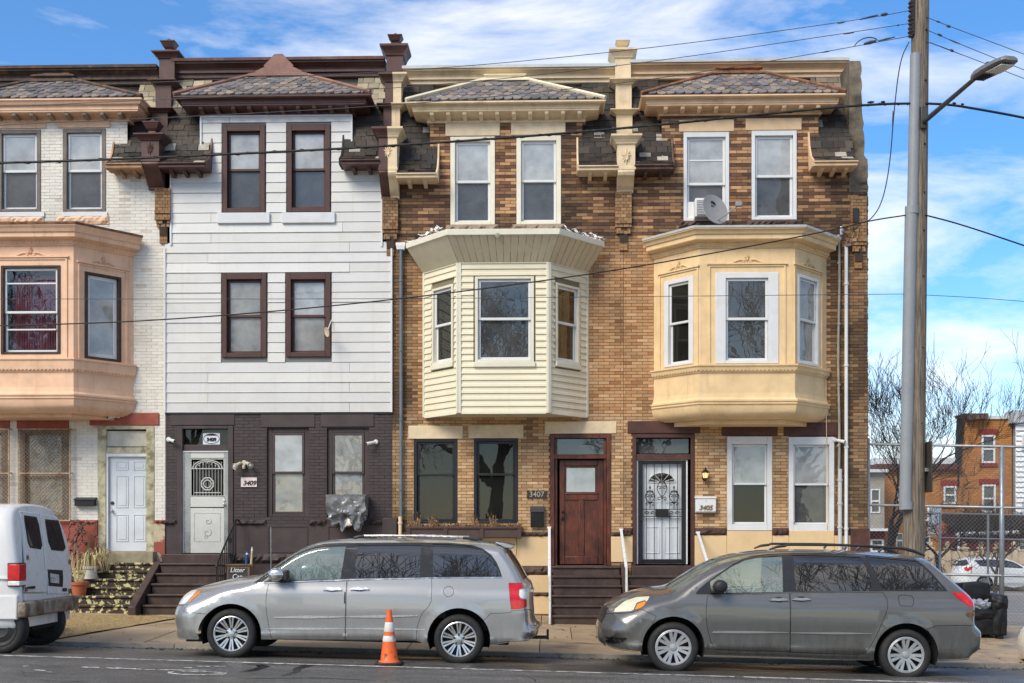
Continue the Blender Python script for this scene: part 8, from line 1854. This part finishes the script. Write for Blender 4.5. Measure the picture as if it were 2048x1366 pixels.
# basketball hoop
HY = 22.; q = at(1869, 1041, HY); bh2 = thing('basketball_hoop', 'white basketball backboard with orange rim behind the utility pole', 'basketball hoop', (q.x - .3, HY + .6, G_lot(q.x, HY))); MH = Matrix.Translation(q) @ Matrix.Rotation(R(58), 4, 'Z')
MB(MH).box(-.88, .88, -.03, .03, -.52, .52).build('backboard', pm('backboard_white', (.72, .71, .69), .5, .06, 4), bh2, bevel=.02); m = MB(MH); m.tube([(.23 * math.cos(t), -.28 + .23 * math.sin(t), -.16) for t in np.linspace(0, 6.283, 21)], .022, 6); m.tube([(0, 0, -.16), (0, -.06, -.16)], .03, 5); m.build('rim', pm('rim_orange', (.6, .09, .02), .5, .1, 5), bh2)
m = MB(MH)
for k in range(12): t = k * math.pi / 6; m.tube([(.23 * math.cos(t), -.28 + .23 * math.sin(t), -.17), (.14 * math.cos(t + .3), -.28 + .14 * math.sin(t + .3), -.5)], .012, 3)
m.build('net', REDL if False else pm('net_red', (.5, .16, .1), .8, .2, 6), bh2); MB(MH).tube([(0, .03, 0), (0, .8, 0), (0, .9, -.3), (0, .9, q.z * -1 + G_lot(q.x, HY))], .06, 8).build('post', GALVM, bh2)
# lot stripe and parked white SUV, and the nose of a car at the right edge
m = MB(); 
for y in (5.5, 5.75): m.add([(11, y, G_lot(11, y) - .012), (26, y, G_lot(26, y) - .012), (26, y + .11, G_lot(26, y) - .012), (11, y + .11, G_lot(11, y) - .012)], [(0, 1, 2, 3)])
m.build('lot_stripe', pm('lot_paint', (.5, .55, .62), .7, .2, 4), None, kind='structure')
C6 = cv(1860, 1080, 4.776); WCAR = pm('white_car_paint', (.72, .73, .74), .3, .04, 3, bmp=0, coat=.5)
def simple_car(root, Yn, sil, bottom, wheels, wr, dlo, panes, lens, width, gfn, style='alloy', paint=WCAR, ws=None):
    c = Car(root, Yn, sil, width, WZ, RAD, wheels, wr + .06); c.gz = gfn; full = c.sil + c.cvt(bottom)
    c.skin('body', full, paint, [c.cvt(dlo)] + [c.cvt(p) for _, p, _ in lens], join=True, raw=True)
    c.skin('window_frame', dlo, BLKGLOSS, [c.cvt(p) for p in panes], offset=-.004)
    for p in panes: c.skin('side_window', p, GL_DARK, offset=-.008, gap=-.006)
    for nm, p, mt in lens: c.skin(nm, p, mt, offset=.003, gap=.002)
    MB().box(c.x0 + .5, c.x1 - .5, c.Yc - .7, c.Yc + .7, c.wheels[0][1] - .1, c.wheels[0][1] + .35).build('underbody', WELL, root)
    for w in c.wheels:
        for sd in (1, -1): wheel(c, w, c.Yc - sd * c.hwm * .97, wr, style, root, sd)
    return c
su = thing('suv', 'white SUV with red tail light parked in the lot behind the fence', 'car', (at(1975, 1183, 27.5).x, 28.4, G_lot(20, 28)))
w1, w2 = C6([(518, 420)])[0], C6([(1110, 425)])[0]
simple_car(su, 27.5, C6([(300, 440), (285, 400), (285, 330), (298, 260), (320, 200), (370, 178), (470, 166), (600, 162), (720, 170), (820, 192), (900, 235), (960, 268), (1100, 290), (1220, 330), (1262, 390), (1262, 440)]), C6([(1240, 452)]) + arch(w2, 17.5, 0, 180, 14) + C6([(800, 455)]) + arch(w1, 17.5, 0, 180, 14) + C6([(330, 450)]), [w1, w2], .34, C6([(430, 195), (560, 186), (720, 190), (800, 210), (890, 262), (880, 272), (700, 262), (480, 250)]), [C6([(440, 200), (570, 192), (600, 252), (485, 243)]), C6([(585, 192), (715, 196), (725, 258), (612, 253)]), C6([(735, 200), (800, 216), (872, 264), (745, 260)])], [('tail_light', C6([(335, 265), (355, 256), (412, 254), (395, 275), (365, 298), (338, 296)]), REDL), ('rear_quarter_glass', C6([(300, 250), (325, 200), (382, 186), (375, 225), (345, 248)]), BLKGLOSS)], 1.82, lambda x: -.021 * x - .246)
q = at(C6([(262, 310)])[0][0], C6([(262, 310)])[0][1], 28.4); MB().lathe([(.0, 0), (.33, 0), (.36, -.06), (.34, -.16), (0, -.2)], (q.x + .12, 28.4, q.z), 20, 'x').build('spare_wheel_cover', WCAR, su, auto=40)
nc = thing('car', 'nose of a white car cut off by the right edge near the armchair', 'car', at(2300, 1345, -7.5), 'vehicles parked along the kerb')
NX = lambda P: [(2092 + x, 1262 + y) for x, y in P]
w1, w2 = NX([(118, 62)])[0], NX([(500, 74)])[0]
simple_car(nc, -6.9, NX([(8, 70), (2, 55), (0, 40), (3, 22), (8, 8), (20, -4), (60, -18), (120, -30), (180, -38), (230, -72), (280, -102), (340, -112), (440, -108), (520, -90), (570, -50), (620, -36), (640, 0), (642, 60)]), NX([(620, 82)]) + arch(w2, 54, -8, 188, 14) + NX([(300, 86)]) + arch(w1, 54, -8, 188, 14) + NX([(30, 76)]), [w1, w2], .32, NX([(200, -40), (245, -75), (290, -95), (350, -104), (440, -100), (510, -84), (545, -48), (380, -38)]), [NX([(225, -45), (260, -75), (300, -92), (360, -98), (365, -42)]), NX([(375, -97), (440, -94), (500, -80), (530, -50), (378, -43)])], [('headlight', NX([(6, 22), (14, 6), (40, 0), (50, 8), (30, 22), (12, 30)]), WHL)], 1.8, lambda x: -.021 * x, 'hubcap', pm('cream_car_paint', (.66, .64, .58), .3, .05, 4, bmp=0, coat=.4))
